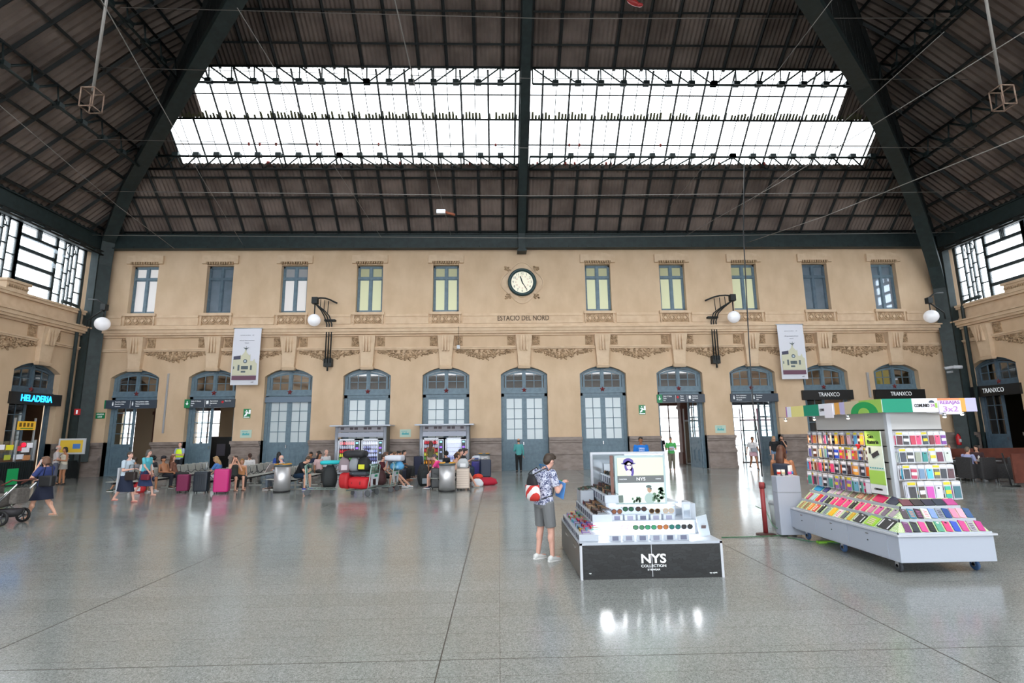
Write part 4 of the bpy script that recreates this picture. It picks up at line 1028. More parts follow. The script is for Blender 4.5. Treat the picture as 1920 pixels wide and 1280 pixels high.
LENSES = pal('#1d2a2a', '#2a201c', '#3f5a4e', '#3b3f55', '#1a1a1e'); FR = pal('#151515', '#3a2218', '#7a4a2a', '#20242c', '#b08a5a', '#6a2020')
GM = [glasses_mesh('sunglasses', FR[i % 6], LENSES[(i*2) % 5], style=i % 3) for i in range(9)]
KFR = pal('#e23b8a', '#e5502b', '#2a4fd0', '#33b04a', '#7a35b5', '#e7b92a', '#d42a2a', '#4ab5e0', '#222222')
GK = [glasses_mesh('kids_sunglasses', KFR[i], LENSES[i % 5], style=1) for i in range(9)]
def put_g(me, x, y, z, rz, label, group, tilt=0.0, sc=1.0, nm='sunglasses'):
    o = bpy.data.objects.new(nm, me); COL.objects.link(o); o.location = (x, y, z); o.rotation_euler = (tilt, 0, rz); o.scale = (sc,)*3
    tag(o, label, 'sunglasses', group); return o
gl = [('small bright childrens sunglasses, lowest left tray', 'childrens sunglasses, lowest left tray'),
      ('sunglasses in the second left tray', 'sunglasses, second left tray'), ('sunglasses in the third left tray', 'sunglasses, third left tray'), ('sunglasses in the top left tray by the mirror', 'sunglasses, top left tray')]
for i, (x0, x1, y0, y1, z0, z1) in enumerate(trays):
    n = (12, 14, 11, 7)[i]; rows = (3, 2, 2, 2)[i]
    for r_ in range(rows):
        for k in range(n):
            yy = y0+.06+(k+.5*(r_ % 2))*(y1-y0-.12)/n; xx = x0+.05+r_*(x1-x0-.06)/rows
            me = random.choice(GK) if i == 0 else random.choice(GM)
            put_g(me, xx, yy, z1+.030+.02*r_, -pi/2+random.uniform(-.3, .3), gl[i][0]+', %s from the front%s' % (ORDS[k], ('', ', middle file' if rows > 2 else ', inner file', ', inner file')[r_]), gl[i][1], sc=1.0 if i == 0 else 1.28, nm='kids_sunglasses' if i == 0 else 'sunglasses')
for k in range(7): put_g(random.choice(GM), 2.88+.05*(k % 2), 8.95+k*.13, .86, pi/2, 'sunglasses on the far right trays, %s from the front' % ORDS[k], 'sunglasses, right side trays')
MB().box(*nb(1.44, 1.67, 9.5, 9.93, .84, 1.06)).build('tray', M_ACR, ny)
for k in range(5): put_g(random.choice(GM), 1.46+.05*k, 9.55+.07*k, 1.09, pi+.4*random.uniform(-1, 1), 'dark sunglasses at the back left corner, %s from the left' % ORDS[k], 'sunglasses, back left corner')
# front pairs with their own labels
fr_low = [('#d9a9b8', '#e8e4e6', 'clear pink framed'), ('#3a2e22', '#4a7a5a', 'brown framed green lensed'), ('#222', '#3f8a62', 'black framed bright green lensed'), ('#6a3a22', '#a5673a', 'tortoiseshell framed amber lensed'), ('#151515', '#2f6a62', 'black framed teal lensed'), ('#151515', '#3c3a3a', 'black framed smoky lensed')]
def hx(h): return h if len(h) == 7 else '#'+''.join(c*2 for c in h[1:])
for k, (f_, l_, d) in enumerate(fr_low):
    x = W(1175+k*(1288-1175)/5, 992, 8.15).x
    put_g(glasses_mesh('sunglasses', C(hx(f_), .3), C(l_, .1), style=0), x, 8.14, .665, random.uniform(-.12, .12), '%s sunglasses on the lower front step, %s from the left' % (d, ('first', 'second', 'third', 'fourth', 'fifth', 'sixth')[k]), 'sunglasses on the lower front step', .15, 1.3)
    MB().box(x-.005, x+.005, 8.15, 8.16, .505, .66).build('display_pin', M_ACR, None)
    tag(COL.objects[-1], 'clear pin holding the %s sunglasses on the lower front step' % d, 'display pin')
fr_up = [(1157, 966, '#4a3040', '#8a5a40', 'striped brown'), (1178, 954, '#202020', '#35604c', 'dark round green lensed'), (1202, 954, '#1a1a1a', '#4a3a36', 'large dark'), (1228, 966, '#8a6a30', '#3a2a20', 'gold striped'), (1254, 966, '#c0a070', '#b0a8a0', 'thin pale gold')]
for k, (px, py, f_, l_, d) in enumerate(fr_up):
    p = W(px, py, 8.5)
    put_g(glasses_mesh('sunglasses', C(f_, .3), C(l_, .1), style=0), p.x, 8.5, max(p.z, .845), random.uniform(-.1, .1), '%s sunglasses on the upper front step under the lightbox' % d, 'sunglasses on the upper front step', .1, 1.3)
    if p.z > .86: MB().box(p.x-.004, p.x+.004, 8.51, 8.518, .725, p.z).build('display_pin', M_ACR, None); tag(COL.objects[-1], 'clear pin holding the %s sunglasses under the lightbox' % d, 'display pin')
def card_box(x, y, z, k, row):
    t = thing('photo_card_box', 'small white box with a grey photo card, %s on the %s front step' % (('first', 'second', 'third', 'fourth', 'fifth', 'sixth')[k], row), 'card box', (x, y, z), 0, 'card boxes on the front steps')
    MB().box(-.085, .085, 0, .12, 0, .085).build('box', M_ACR, t, bevel=.004); MB().box(-.045, .045, -.003, 0, .01, .07).build('photo_card', C(random.choice(('#6b6f85', '#55596e', '#84869a'))), t)
for k in range(6): card_box(W(1153+k*25.5, 1012, 8.02).x, 7.98, .505, k, 'lower')
for k in range(5): card_box(W(1157+k*24.3, 975, 8.4).x, 8.385, .725, k, 'upper')
t = thing('mirror_stand', 'leaning clear acrylic price stand at the right front corner of the sunglasses stand', 'sign stand', (3.0, 8.15, .505))
mb = MB(); mb.cbox((.08, .03, .16), (.16, .012, .34), 0, Matrix.Rotation(.35, 3, 'X') @ Matrix.Rotation(-.25, 3, 'Y')); mb.build('panel', mat('pale_acrylic', '#cdd6de', .2), t)
mb = MB(); mb.cbox((.08, .005, .15), (.07, .004, .05), 0, Matrix.Rotation(.35, 3, 'X')); mb.build('print', C('#6a5a5a'), t)
t = thing('counter_mirror', 'small white framed mirror on the right of the upper front step', 'mirror', (2.93, 8.42, .725))
MB().box(-.07, .07, 0, .03, 0, .26).build('frame', M_ACR, t, bevel=.01); MB().box(-.05, .05, -.003, 0, .03, .23).build('mirror_glass', mat('grey_mirror', '#a8b0ba', .1, .6), t)

# ------------------------------------------------------------------ phone accessories kiosk
kx, ky = 5.78, 7.8
kk = thing('phone_accessory_kiosk', 'white wheeled kiosk of phone cases under a green banner reading COMUNIO', 'kiosk', (kx, ky, 0))
def kb(x0, x1, y0, y1, z0, z1): return (x0-kx, x1-kx, y0-ky, y1-ky, z0, z1)
MB().box(*kb(5.78, 7.2, 7.8, 10.55, .17, .54)).build('base_cabinet', mat('cool_white_panel', '#aeb5c3', .35), kk, bevel=.008)
MB().box(*kb(5.75, 7.24, 7.77, 10.58, .535, .56)).build('base_top', M_WHITE, kk)
for i, y in enumerate((8.45, 9.35, 10.25)):
    d = MB().box(*kb(5.772, 5.78, y-.42, y+.42, .19, .52)).build('cabinet_door', mat('cool_white_panel', '#aeb5c3', .35), kk, bevel=.003)
    MB().box(*kb(5.765, 5.775, y-.03, y+.03, .46, .475)).build('door_lock', M_CHROME, d); MB().box(*kb(5.765, 5.775, y-.01, y+.01, .36, .375)).build('keyhole', M_BLACK, d)
M_TYRE = mat('blue_grey_tyre', '#3a5a86', .5); M_TYREK = mat('dark_tyre', '#3c4148', .5)
for i, (x, y, m_) in enumerate(((5.9, 8.02, M_TYREK), (7.05, 8.02, M_TYRE), (5.92, 9.3, M_TYRE), (5.92, 10.35, M_TYRE), (7.05, 10.3, M_TYRE))):
    c = empty('caster', (x-kx, y-ky, 0)); reg(c, kk)
    mb = MB(); rings = [[(sx, .075*cos(a)*q, .08+.075*sin(a)*q) for a in [2*pi*j/20 for j in range(20)]] for sx, q in ((-.02, .72), (-.02, .95), (-.01, 1.05), (.01, 1.05), (.02, .95), (.02, .72))]
    mb.ring(rings, 0, True, True); w_ = mb.build('wheel', m_, c); 
    mb = MB(); mb.cyl((0, 0), .03, 0, .012, 12); mb.build('wheel_hub', M_CHROME, w_).rotation_euler = (0, pi/2, 0); COL.objects[-1].location = (-.03, 0, .08)
    mb = MB(); mb.box(-.03, -.024, -.03, .03, .07, .18); mb.box(.024, .03, -.03, .03, .07, .18); mb.box(-.04, .04, -.05, .05, .165, .175); mb.build('fork', M_ALU, c)
# sloping green tiers
M_GP = mat('green_leaf_print', '#cfe3b4', .6); nt, b, L = nodes(M_GP)
tc = nt.nodes.new('ShaderNodeTexCoord'); wv = nt.nodes.new('ShaderNodeTexWave'); wv.inputs['Scale'].default_value = 22; wv.inputs['Distortion'].default_value = 9; wv.inputs['Detail'].default_value = 1
r_ = nt.nodes.new('ShaderNodeValToRGB'); e = r_.color_ramp.elements; e[0].color = srgb('#8fbf5a'); e[0].position = .35; e[1].color = srgb('#e3edd2'); e[1].position = .6
L(tc.outputs['Object'], wv.inputs['Vector']); L(wv.outputs[0], r_.inputs[0]); L(r_.outputs[0], b.inputs['Base Color'])
TIER = [(.02, .56, .17, .70), (.19, .72, .34, .86), (.36, .88, .50, 1.0)]     # inset, z at lower edge, inset, z at upper edge
core = (6.32, 6.72, 8.36, 10.3)
mb = MB()
for d0, za, d1, zb in TIER:
    # left slope and front slope with mitre
    L0, L1 = 5.78+d0, 5.78+d1; F0, F1 = 7.8+d0, 7.8+d1; R0 = 7.2-d0*.35; R1 = 7.2-d1*.35
    for P in ([(L0, F0, za), (L0, 10.5, za), (L1, 10.5, zb), (L1, F1, zb)], [(R0, F0, za), (L0, F0, za), (L1, F1, zb), (R1, F1, zb)],
              [(L0, F0, za-.03), (L0, 10.5, za-.03), (L0, 10.5, za), (L0, F0, za)], [(R0, F0, za-.03), (L0, F0, za-.03), (L0, F0, za), (R0, F0, za)],
              [(R0, F0, .56), (R1, F1, .56), (R1, F1, zb), (R0, F0, za)], [(R0, F0, .56), (R0, 10.5, .56), (R0, 10.5, zb), (R0, F0, za)]):
        mb.quad(*[(p[0]-kx, p[1]-ky, p[2]) for p in P])
mb.build('sloping_shelf', M_GP, kk)
mb = MB()
for d0, za, d1, zb in TIER:
    L0 = 5.78+d0; F0 = 7.8+d0; R0 = 7.2-d0*.35
    mb.box(*kb(L0-.012, L0, F0-.012, 10.5, za-.03, za+.025)); mb.box(*kb(L0-.012, R0, F0-.012, F0, za-.03, za+.025))
mb.build('shelf_lip', M_ACR, kk)
MB().box(*kb(6.3, 7.1, 8.3, 10.45, .56, .99)).build('shelf_body', M_WHITE, kk)
MB().box(*kb(6.37, 7.26, 8.5, 10.95-.5, .95, 2.34)).build('tower', mat('warm_white_panel', '#c6c5c4', .4), kk)
MB().box(*kb(6.33, 6.40, 8.46, 8.53, .95, 2.34)).build('corner_post', M_WHITE, kk)
MB().box(*kb(6.36, 6.372, 8.55, 10.4, 1.0, 2.06)).build('slat_panel', mat('slat_grey', '#b9b3b0', .5), kk); MB().box(*kb(6.42, 7.24, 8.488, 8.5, 1.0, 2.06)).build('slat_panel', mat('slat_grey', '#b9b3b0', .5), kk)
# banner ring
bx0, bx1, by0, by1, bz0, bz1 = 6.09, 7.63, 8.2, 11.0, 2.33, 2.545
bn = MB().box(*kb(bx0, bx1, by0, by1, bz0+.01, bz1-.01)).build('banner_core', M_WHITE, kk)
def strip_l(y0, y1, m, nm='banner_print', z0=bz0, z1=bz1, off=.004): return MB().box(*kb(bx0-off, bx0, y0, y1, z0, z1)).build(nm, m, kk)
def strip_f(x0, x1, m, nm='banner_print', z0=bz0, z1=bz1, off=.004): return MB().box(*kb(x0, x1, by0-off, by0, z0, z1)).build(nm, m, kk)
gA, gB, gW, gY, gO, gP, gL = C('#0e8a6c'), C('#1f9a52'), C('#e4e4ec'), C('#e6da8c'), C('#e0a24e'), C('#a25fb0'), C('#9ac158')
strip_l(8.2, 8.72, gL); strip_l(8.72, 9.1, C('#c5b596')); strip_l(9.1, 9.24, C('#b9b0d6')); strip_l(9.24, 9.38, gO); strip_l(9.38, 9.85, gW); strip_l(9.85, 10.35, gA); strip_l(10.35, 10.8, gY); strip_l(10.8, 10.96, gW); strip_l(10.96, 11.0, gP)
mb = MB(); poly = [(8.62-ky+.27*cos(a)*1.2, bz0+.19*sin(a)) for a in [pi*i/16 for i in range(17)]]; mb.prism(poly, .004, 'x', bx0-.008-kx); mb.build('banner_ring', gB, kk)
mb = MB(); poly = [(8.62-ky+.11*cos(a)*1.2, bz0+.09*sin(a)) for a in [pi*i/16 for i in range(17)]]; mb.prism(poly, .004, 'x', bx0-.012-kx); mb.build('banner_ring', gL, kk)
MB().box(*kb(bx0-.02, bx0-.004, 9.42, 9.66, bz0-.05, bz1-.02)).build('paper_notice', C('#e9e3ec'), kk)
strip_f(6.1, 6.58, gA); strip_f(6.58, 7.0, gW); strip_f(7.0, 7.36, C('#d98a60')); strip_f(7.36, 7.45, gO); strip_f(7.45, 7.63, C('#b8b4d8'))
mb = MB(); poly = [(6.58-kx+(.055*sin(a)), (bz0+bz1)/2+.107*cos(a)) for a in [pi*i/12 for i in range(13)]]; mb.prism([(a-.05, b_) for a, b_ in poly][::1], .004, 'y', by0-.009-ky); 
MB().box(*kb(7.0, 7.36, by0-.02, by0-.006, bz0-.04, bz1-.035)).build('paper_notice', C('#ddd8ea'), kk)
text('REBAJAS', .075, C('#b070c0'), kk, (7.18-kx, by0-.022-ky, bz1-.07), '-y', width=.32, name='handwriting'); text('3x2', .12, C('#c08ad0'), kk, (7.18-kx, by0-.022-ky, bz0+.04), '-y', width=.24, name='handwriting')
text('COMUNIO', .075, M_INK, kk, (6.735-kx, by0-.006-ky, bz0+.1), '-y', width=.24, bold=.002); text('24', .07, C('#b060b0'), kk, (6.91-kx, by0-.006-ky, bz0+.1), '-y', width=.06)
MB().box(*kb(6.95, 6.985, by0-.01, by0-.004, bz0+.065, bz0+.14)).build('logo_block', gL, kk)
mb = MB(); mb.prism([(6.90-kx+.045*cos(a), bz0+.145+.04*sin(a)) for a in [pi*i/8 for i in range(9)]], .005, 'y', by0-.009-ky); mb.build('logo_house', C('#3f4a5a'), kk)
o = text('COMUNIO', .07, M_INK, kk, (bx0-.006-kx, 9.72-ky, bz0+.1), '-x', width=.2)
# arm spotlights
M_BULB = mat('halogen_bulb', '#ffd9b0', .4, 0, 14.0); M_BULBW = mat('halogen_white', '#fff0e0', .4, 0, 8.0)
def spot(x, y, z, dx, dy, label, mb_=M_BULB, en=9, warm=(1, .78, .58)):
    t = thing('arm_spotlight', label, 'spotlight', (x, y, z))
    MB().tube([(-dx*.28, -dy*.28, .06), (0, 0, .045)], .006, 6).build('arm', M_CHROME, t)
    MB().tube([(0, 0, .05), (dx*.0, dy*.0, -.01)], [.022, .034], 12).build('shade', M_CHROME, t)
    MB().ball((0, 0, -.015), (.022, .022, .014), 10, 6).build('bulb', mb_, t)
mb = MB(); [mb.ball((6.2-kx+random.uniform(-.02, .02), 9.02-ky+random.uniform(-.03, .03), 1.78+random.uniform(-.03, .03)), .022, 7, 5) for _ in range(6)]; mb.build('red_flower', C('#d01a24'), kk)
spot(5.98, 8.88, bz0-.06, 0, -1, 'chrome arm spotlight under the banner above the long side of the kiosk, nearest', M_BULBW)
spot(5.98, 9.85, bz0-.06, 0, -1, 'glowing arm spotlight under the banner above the long side, middle one')
spot(5.98, 10.85, bz0-.06, 0, -1, 'glowing arm spotlight at the far left end of the kiosk banner')
spot(6.98, 8.08, bz0-.07, 1, 0, 'chrome arm spotlight under the REBAJAS notice', M_BULBW)
spot(7.42, 8.25, bz0-.03, 1, 0, 'glowing spotlight below the right end of the kiosk banner')
for loc, en in (((5.9, 9.9, 2.22), 6), ((5.92, 10.7, 2.2), 5), ((5.92, 8.9, 2.22), 4), ((6.95, 8.02, 2.2), 5)):
    l_ = bpy.data.lights.new('kiosk_spot', 'SPOT'); l_.energy = en*2.2; l_.color = (1, .72, .5); l_.spot_size = 1.5; l_.shadow_soft_size = .04
    o = bpy.data.objects.new('kiosk_spot', l_); COL.objects.link(o); o.location = loc; o.rotation_euler = (0, -.25 if loc[0] < 6.5 else 0, 0)
    if loc[0] > 6.5: o.rotation_euler = (-.25, 0, 0)
# poster on the corner
po = MB().box(*kb(6.22, 6.235, 8.5, 8.86, 1.03, 2.04)).build('vertical_poster', C('#d3dfd2'), kk)
for z0, z1, h in ((1.80, 2.04, '#9cc95c'), (1.18, 1.4, '#a5d05a'), (1.03, 1.17, '#dfe3e6')): MB().box(*kb(6.214, 6.221, 8.5, 8.86, z0, z1)).build('poster_band', C(h), kk)
text('Sin', .09, M_INK, kk, (6.21-kx, 8.72-ky, 1.95), '-x', width=.13); text('Batería', .09, M_INK, kk, (6.21-kx, 8.68-ky, 1.86), '-x', width=.26)
mb = MB(); mb.cbox((6.212-kx, 8.66-ky, 1.66), (.006, .17, .07), 0, Matrix.Rotation(-.4, 3, 'X')); mb.cbox((6.212-kx, 8.78-ky, 1.72), (.006, .04, .1)); mb.build('printed_phone', C('#33343a'), kk)
mb = MB()
for i in range(6): mb.cbox((6.212-kx, 8.53+i*.055-ky, 1.44), (.006, .028, .018))
mb.build('printed_icons', C('#4aa0a8'), kk); text('COMUNIO', .045, M_INK, kk, (6.21-kx, 8.68-ky, 1.1), '-x', width=.18)
NAMED = dict(red='#c03040', pink='#e8508a', pale_pink='#e8b7c0', maroon='#5a2a38', orange='#e07a35', brown='#7a4a2c', purple='#7a3f90', blue='#3f66b8', sky_blue='#5aa0c8', teal='#2f8f88', navy='#303a50', black='#28282c', grey='#85878c', white='#dcdce0', cream='#e0d4b8', yellow='#c8b040', tan='#b08878')
def cname(h):
    c = [int(h[i:i+2], 16) for i in (1, 3, 5)]; return min(NAMED, key=lambda k: sum((c[j]-int(NAMED[k][1+2*j:3+2*j], 16))**2 for j in range(3))).replace('_', ' ')
# hooks rows: blister packs
def pack_mesh(col, style, hh=.22, ww=.10):
    mb = MB(); n = 8
    P = [(-ww/2, -hh)]+[(ww/2, -hh)]+[(ww/2*cos(a), -.02+.02*sin(a)) for a in [pi*i/6 for i in range(7)]]
    mb.prism(P, .004, 'y', 0, 0)
    mb.box(-ww*.36, ww*.36, -.012, 0, -hh*.92, -hh*.3, 1)
    mb.box(-ww*.42, ww*.42, -.003, 0, -hh*.22, -hh*.08, 2)
    if style % 3 == 0: mb.box(-ww*.1, ww*.1, -.014, -.01, -hh*.42, -hh*.34, 3)
    if style % 3 == 1: mb.box(-ww*.36, ww*.36, -.014, -.01, -hh*.7, -hh*.5, 2)
    return mb
M_CARD = mat('blister_card', '#b4b6be', .15, 0, 0, .8)
cols1 = ['#e8b7c0', '#5a2a38', '#3a2228', '#e09050', '#f0a84a', '#8a4a28', '#d85a20', '#7a2f6a', '#4a90c0', '#e84878', '#303a48', '#ded0b8']
cols4 = ['#e6427c', '#3a8a7a', '#b08878', '#3a3c48', '#8a5aa8', '#d5d5dc', '#6aa0b8', '#2a2c34', '#c05a70', '#4a5a8a']
cols2 = ['#e8dcc0', '#5a3a30', '#9aa0aa', '#c8b040', '#e63a70', '#e8e0d0', '#6a6ab8', '#2a50c8', '#78b0b0', '#c87040', '#3a3a44', '#d0d0d8']
def pmesh(i, hh, ww, palc, tagc='#d6c632'):
    c = palc[i % len(palc)]
    return pack_mesh(c, i, hh, ww).mesh('phone_case_pack', [M_CARD, C(c, .35), C(tagc if i % 4 == 0 else '#e2e2ea', .5), C('#2b2b30', .4)])
rowsL = [(2.03, .24, .10, cols1, 0.06), (1.77, .24, .10, cols2, .08), (1.51, .24, .10, cols1[::-1], .1), (1.25, .25, .105, cols4, .14)]
ordn = ['top', 'second', 'third', 'bottom']
PM = {}
def pkg(key, i, hh, ww, palc):
    k = (key, i % len(palc), i % 12)
    if k not in PM: PM[k] = pmesh(i, hh, ww, palc)
    return PM[k]
for r_, (z, hh, ww, palc, off) in enumerate(rowsL):
    n = 21
    hk = MB()
    for k in range(n):
        y = 8.92+k*(10.62-8.92)/(n-1)+random.uniform(-.012, .012); i = random.randrange(12)
        hk.tube([(6.37-kx, y-ky, z+.0), (6.37-off-.05-kx, y-ky, z+.0)], .003, 4)
        for dep in range(2 if k % 2 else 1):
            o = bpy.data.objects.new('phone_case_pack', pkg('L%d' % r_, i+dep, hh, ww, palc)); COL.objects.link(o)
            o.location = (6.37-off-.02-dep*.03, y, z); o.rotation_euler = (0, random.uniform(-.03, .03), -pi/2+random.uniform(-.45, .25))
            tag(o, '%s phone case pack, %s from the corner, %s row, long side%s' % (cname(palc[(i+dep) % len(palc)]), ORDS[k], ordn[r_], ', outer one' if dep else ''), 'phone case', 'phone case packs, %s row of the long side' % ordn[r_])
    hk.build('hook_row', M_CHROME, kk)
cR1 = ['#5a2030', '#2c2c34', '#c03050', '#f04a78', '#2a3a4a', '#701a28', '#f04a78', '#7a3a9a', '#2a2c30']
cR2 = ['#3a4050', '#30343c', '#9aa090', '#2a8a88', '#cfd8d0', '#6a2a48', '#c8d0c8', '#b0b8a0']
cR3 = ['#3a3a44', '#b03a5a', '#6a88a8', '#4ab0d0', '#5a5e58', '#2e3640', '#50303a', '#c8c8d0']
cR4 = ['#3a3a40', '#4a3a30', '#c850b0', '#d0d0e0', '#2aa890', '#3a6a78']
rowsR = [(2.03, .23, .105, cR1, .04, 8, 6.48, 7.2), (1.77, .24, .11, cR2, .07, 7, 6.48, 7.2), (1.51, .24, .11, cR3, .1, 7, 6.47, 7.2), (1.26, .29, .125, cR4, .15, 6, 6.49, 7.2)]
for r_, (z, hh, ww, palc, off, n, xa, xb) in enumerate(rowsR):
    hk = MB()
    for k in range(n):
        x = xa+(xb-xa)*k/(n-1)+random.uniform(-.008, .008)
        hk.tube([(x-kx, 8.5-ky, z), (x-kx, 8.5-off-.06-ky, z)], .003, 4)
        for dep in range(3):
            o = bpy.data.objects.new('phone_case_pack', pkg('R%d' % r_, k+dep*3, hh, ww, palc)); COL.objects.link(o)
            o.location = (x-dep*.014, 8.5-off-.03+dep*.028, z-dep*.004); o.rotation_euler = (random.uniform(-.05, .02), random.uniform(-.05, .05), random.uniform(-.45, .1))
            tag(o, '%s phone case pack, %s from left, %s row, kiosk front%s' % (cname(palc[(k+dep*3) % len(palc)]), ORDS[k], ordn[r_], ('', ', middle one', ', inner one')[dep]), 'phone case', 'phone case packs, %s row of the short front' % ordn[r_])
    hk.build('hook_row', M_CHROME, kk)
mb = MB()
for z in (2.05, 1.79, 1.53, 1.27): mb.box(*kb(6.40, 7.26, 8.485, 8.495, z-.01, z+.01)); mb.box(*kb(6.36, 6.37, 8.55, 10.42, z-.01, z+.01))
mb.build('peg_rail', M_BLACK, kk)
# cases lying on the slopes
def case_mesh(w, h, c1, c2, style):
    mb = MB(); mb.box(-w/2, w/2, 0, h, 0, .014, 0)
    if style == 0: mb.box(-w*.18, w*.18, h*.8, h*.93, .014, .016, 1)
    elif style == 1: mb.box(-w/2-.01, w/2+.01, -.012, .01, 0, .006, 1); mb.box(-w*.3, w*.3, h*.82, h*.95, .014, .016, 1)
    elif style == 2:
        for q in range(4): mb.box(-w*.3, w*.3, h*(.15+.18*q), h*(.22+.18*q), .014, .0155, 1)
    elif style == 3: mb.box(-w*.42, -w*.34, h*.1, h*.8, .014, .017, 1); mb.box(w*.34, w*.42, h*.1, h*.8, .014, .017, 1); mb.box(-w*.1, w*.1, h*.82, h*.9, .014, .017, 1)
    return mb.mesh('phone_case', [C(c1, .45), C(c2, .45)])
def put_case(side, tier, pos, w, h, c1, c2, style, desc, ang=0.0):
    d0, za, d1, zb = TIER[tier]; sl_ = atan2(zb-za, d1-d0)
    o = bpy.data.objects.new('phone_case', case_mesh(w, h, c1, c2, style)); COL.objects.link(o)
    if side == 'F': o.matrix_world = Matrix.Translation((pos, 7.8+d0+.02, za+.022)) @ Matrix.Rotation(sl_, 4, 'X') @ Matrix.Rotation(ang, 4, 'Z')
    else: o.matrix_world = Matrix.Translation((5.78+d0+.02, pos, za+.022)) @ Matrix.Rotation(-pi/2, 4, 'Z') @ Matrix.Rotation(sl_, 4, 'X') @ Matrix.Rotation(ang, 4, 'Z')
    tag(o, desc, 'phone case')
ORD = ['first', 'second', 'third', 'fourth', 'fifth', 'sixth', 'seventh', 'eighth', 'ninth', 'tenth', 'eleventh', 'twelfth', 'thirteenth', 'fourteenth', 'fifteenth', 'sixteenth', 'seventeenth', 'eighteenth']
rowF = {0: [('purple', '#6a3a6a', '#8a6a8a', 1), ('dark grey', '#2e3a44', '#1a1a1e', 1), ('pink', '#cf4f90', '#e27ab0', 4), ('black', '#22262a', '#3a4448', 2), ('mint patterned', '#5aa08a', '#e8e8ec', 0), ('rose pink', '#d4487c', '#2a2a30', 0), ('blue', '#3f5ac0', '#6a84d8', 4), ('large pink', '#c8508e', '#d880ac', 4), ('grey patterned', '#a8a4b0', '#3a3a44', 2), ('magenta', '#c0418a', '#e8e8ea', 4)],
        1: [('black starry', '#3a3a48', '#8a80a0', 0), ('teal scene', '#3a7a9a', '#c89068', 2), ('dark violet', '#3a2440', '#a0608a', 2), ('white dotted', '#ece4e4', '#d05a70', 2), ('light blue', '#7a96d8', '#9ab0e4', 4), ('grey printed', '#8a90a0', '#2a2a34', 2), ('navy blue', '#2c4a8a', '#4a68a8', 4), ('dusky pink', '#d08aa8', '#e0a8bc', 4), ('pale pink', '#e8a8bc', '#f0c0cc', 4), ('steel blue', '#3f5f8f', '#5a7aa8', 4)],
        2: [('maroon', '#5a2a40', '#3a1a2a', 4), ('black wide', '#26262e', '#3a3a42', 4), ('navy wide', '#2a2e40', '#3a3e50', 4), ('slate wide', '#303848', '#404858', 4), ('magenta wide', '#b04a88', '#c868a0', 4)]}
for tr, lst in rowF.items():
    n = len(lst); xa, xb = ((5.98, 7.08), (6.1, 7.08), (6.28, 6.98))[tr]
    for k, (nm, c1, c2, st) in enumerate(lst):
        x = xa+(xb-xa)*k/(n-1); w = .088 if tr < 2 else .16; h = .175 if tr < 2 else .125
        if 'large' in nm: h = .185
        put_case('F', tr, x, w, h, c1, c2, st, '%s case on the %s shelf of the kiosk front, %s from left' % (nm, ('lowest', 'middle', 'upper')[tr], ORD[k]), -.25 if tr < 2 else 0)
        if k % 3 == 1 or tr == 2: pass
rowL = {0: [('large black white edged', '#24262a', '#e6e6ea', 3, .24, .17), ('green and pink', '#9ccc3a', '#e8b8cc', 2, .2, .15), ('black white edged', '#24262a', '#e6e6ea', 3, .19, .15), ('mustard', '#c8a02a', '#e0c050', 0, .07, .14), ('grey panda', '#5a5e6a', '#c8a83a', 1, .08, .14), ('pink dotted', '#ecd4dc', '#c03a5a', 2, .08, .14), ('yellow', '#f0b820', '#f8d860', 0, .1, .15), ('grey owl', '#8a98a0', '#4a5a60', 2, .08, .14), ('black rabbit', '#202226', '#e6e6e8', 0, .07, .16), ('red and white', '#d84a3a', '#f4e8e0', 2, .08, .14), ('orange', '#f0802a', '#f8d0a8', 2, .07, .14), ('leopard', '#a8885a', '#5a3a20', 2, .07, .15), ('tan leopard', '#c8a878', '#6a4a2a', 2, .07, .15)],
        1: [('mauve', '#a89aa8', '#3a3a44', 0, .09, .13), ('grey pink', '#7a6a7a', '#2a2a30', 0, .08, .13), ('orchid pink', '#d858a0', '#2a2a30', 0, .08, .13), ('rose', '#c87a98', '#2a2a30', 0, .08, .13), ('hot pink', '#e23a7a', '#f06a9a', 4, .08, .14), ('magenta', '#e23a7a', '#2a2a2e', 0, .08, .14), ('black', '#222226', '#e0e0e4', 0, .08, .14), ('bright pink', '#f0468a', '#222226', 0, .09, .14), ('broad pink', '#e8347c', '#222226', 0, .13, .15), ('pink tagged', '#e8347c', '#e8e8ec', 0, .07, .14), ('black tagged', '#222226', '#e0e0e4', 0, .09, .14), ('violet', '#6a4a9a', '#8a6ab8', 4, .07, .14), ('red', '#d82a30', '#f05a50', 4, .08, .14), ('pale blue', '#a8c4d4', '#e0e8ec', 4, .08, .13), ('raspberry', '#c04a70', '#e8a0b8', 2, .07, .13)],
        2: [('navy pouch', '#2a3048', '#3c4460', 0, .2, .12), ('crimson wallet', '#cc1a58', '#e04a80', 4, .23, .12), ('tartan', '#b06a58', '#4a6a60', 2, .1, .11), ('tan floral', '#a8705a', '#e8c8a8', 2, .13, .11), ('taupe', '#7a6a60', '#9a8a80', 2, .1, .11), ('grey rose', '#a89a98', '#d8c8c8', 2, .11, .11), ('lilac', '#b088a8', '#e0d0e0', 2, .1, .11), ('pale floral', '#c8bcc8', '#8a7a9a', 2, .12, .11), ('indigo', '#3a3a78', '#6a6aa8', 2, .12, .11), ('sky blue wallet', '#2a98d0', '#5ab8e0', 4, .2, .11)]}
for tr, lst in rowL.items():
    y = 7.8+TIER[tr][0]+(.22, .16, .12)[tr]
    tot = sum(l_[4] for l_ in lst); gap = (10.42-y-tot)/(len(lst)-1)
    for k, (nm, c1, c2, st, w, h) in enumerate(lst):
        put_case('L', tr, y+w/2, w*1.12, h*1.18, c1, c2, st, '%s case, %s shelf of the long kiosk side, %s from corner' % (nm, ('lowest', 'middle', 'upper')[tr], ORD[k]), -.12)
        y += w+gap
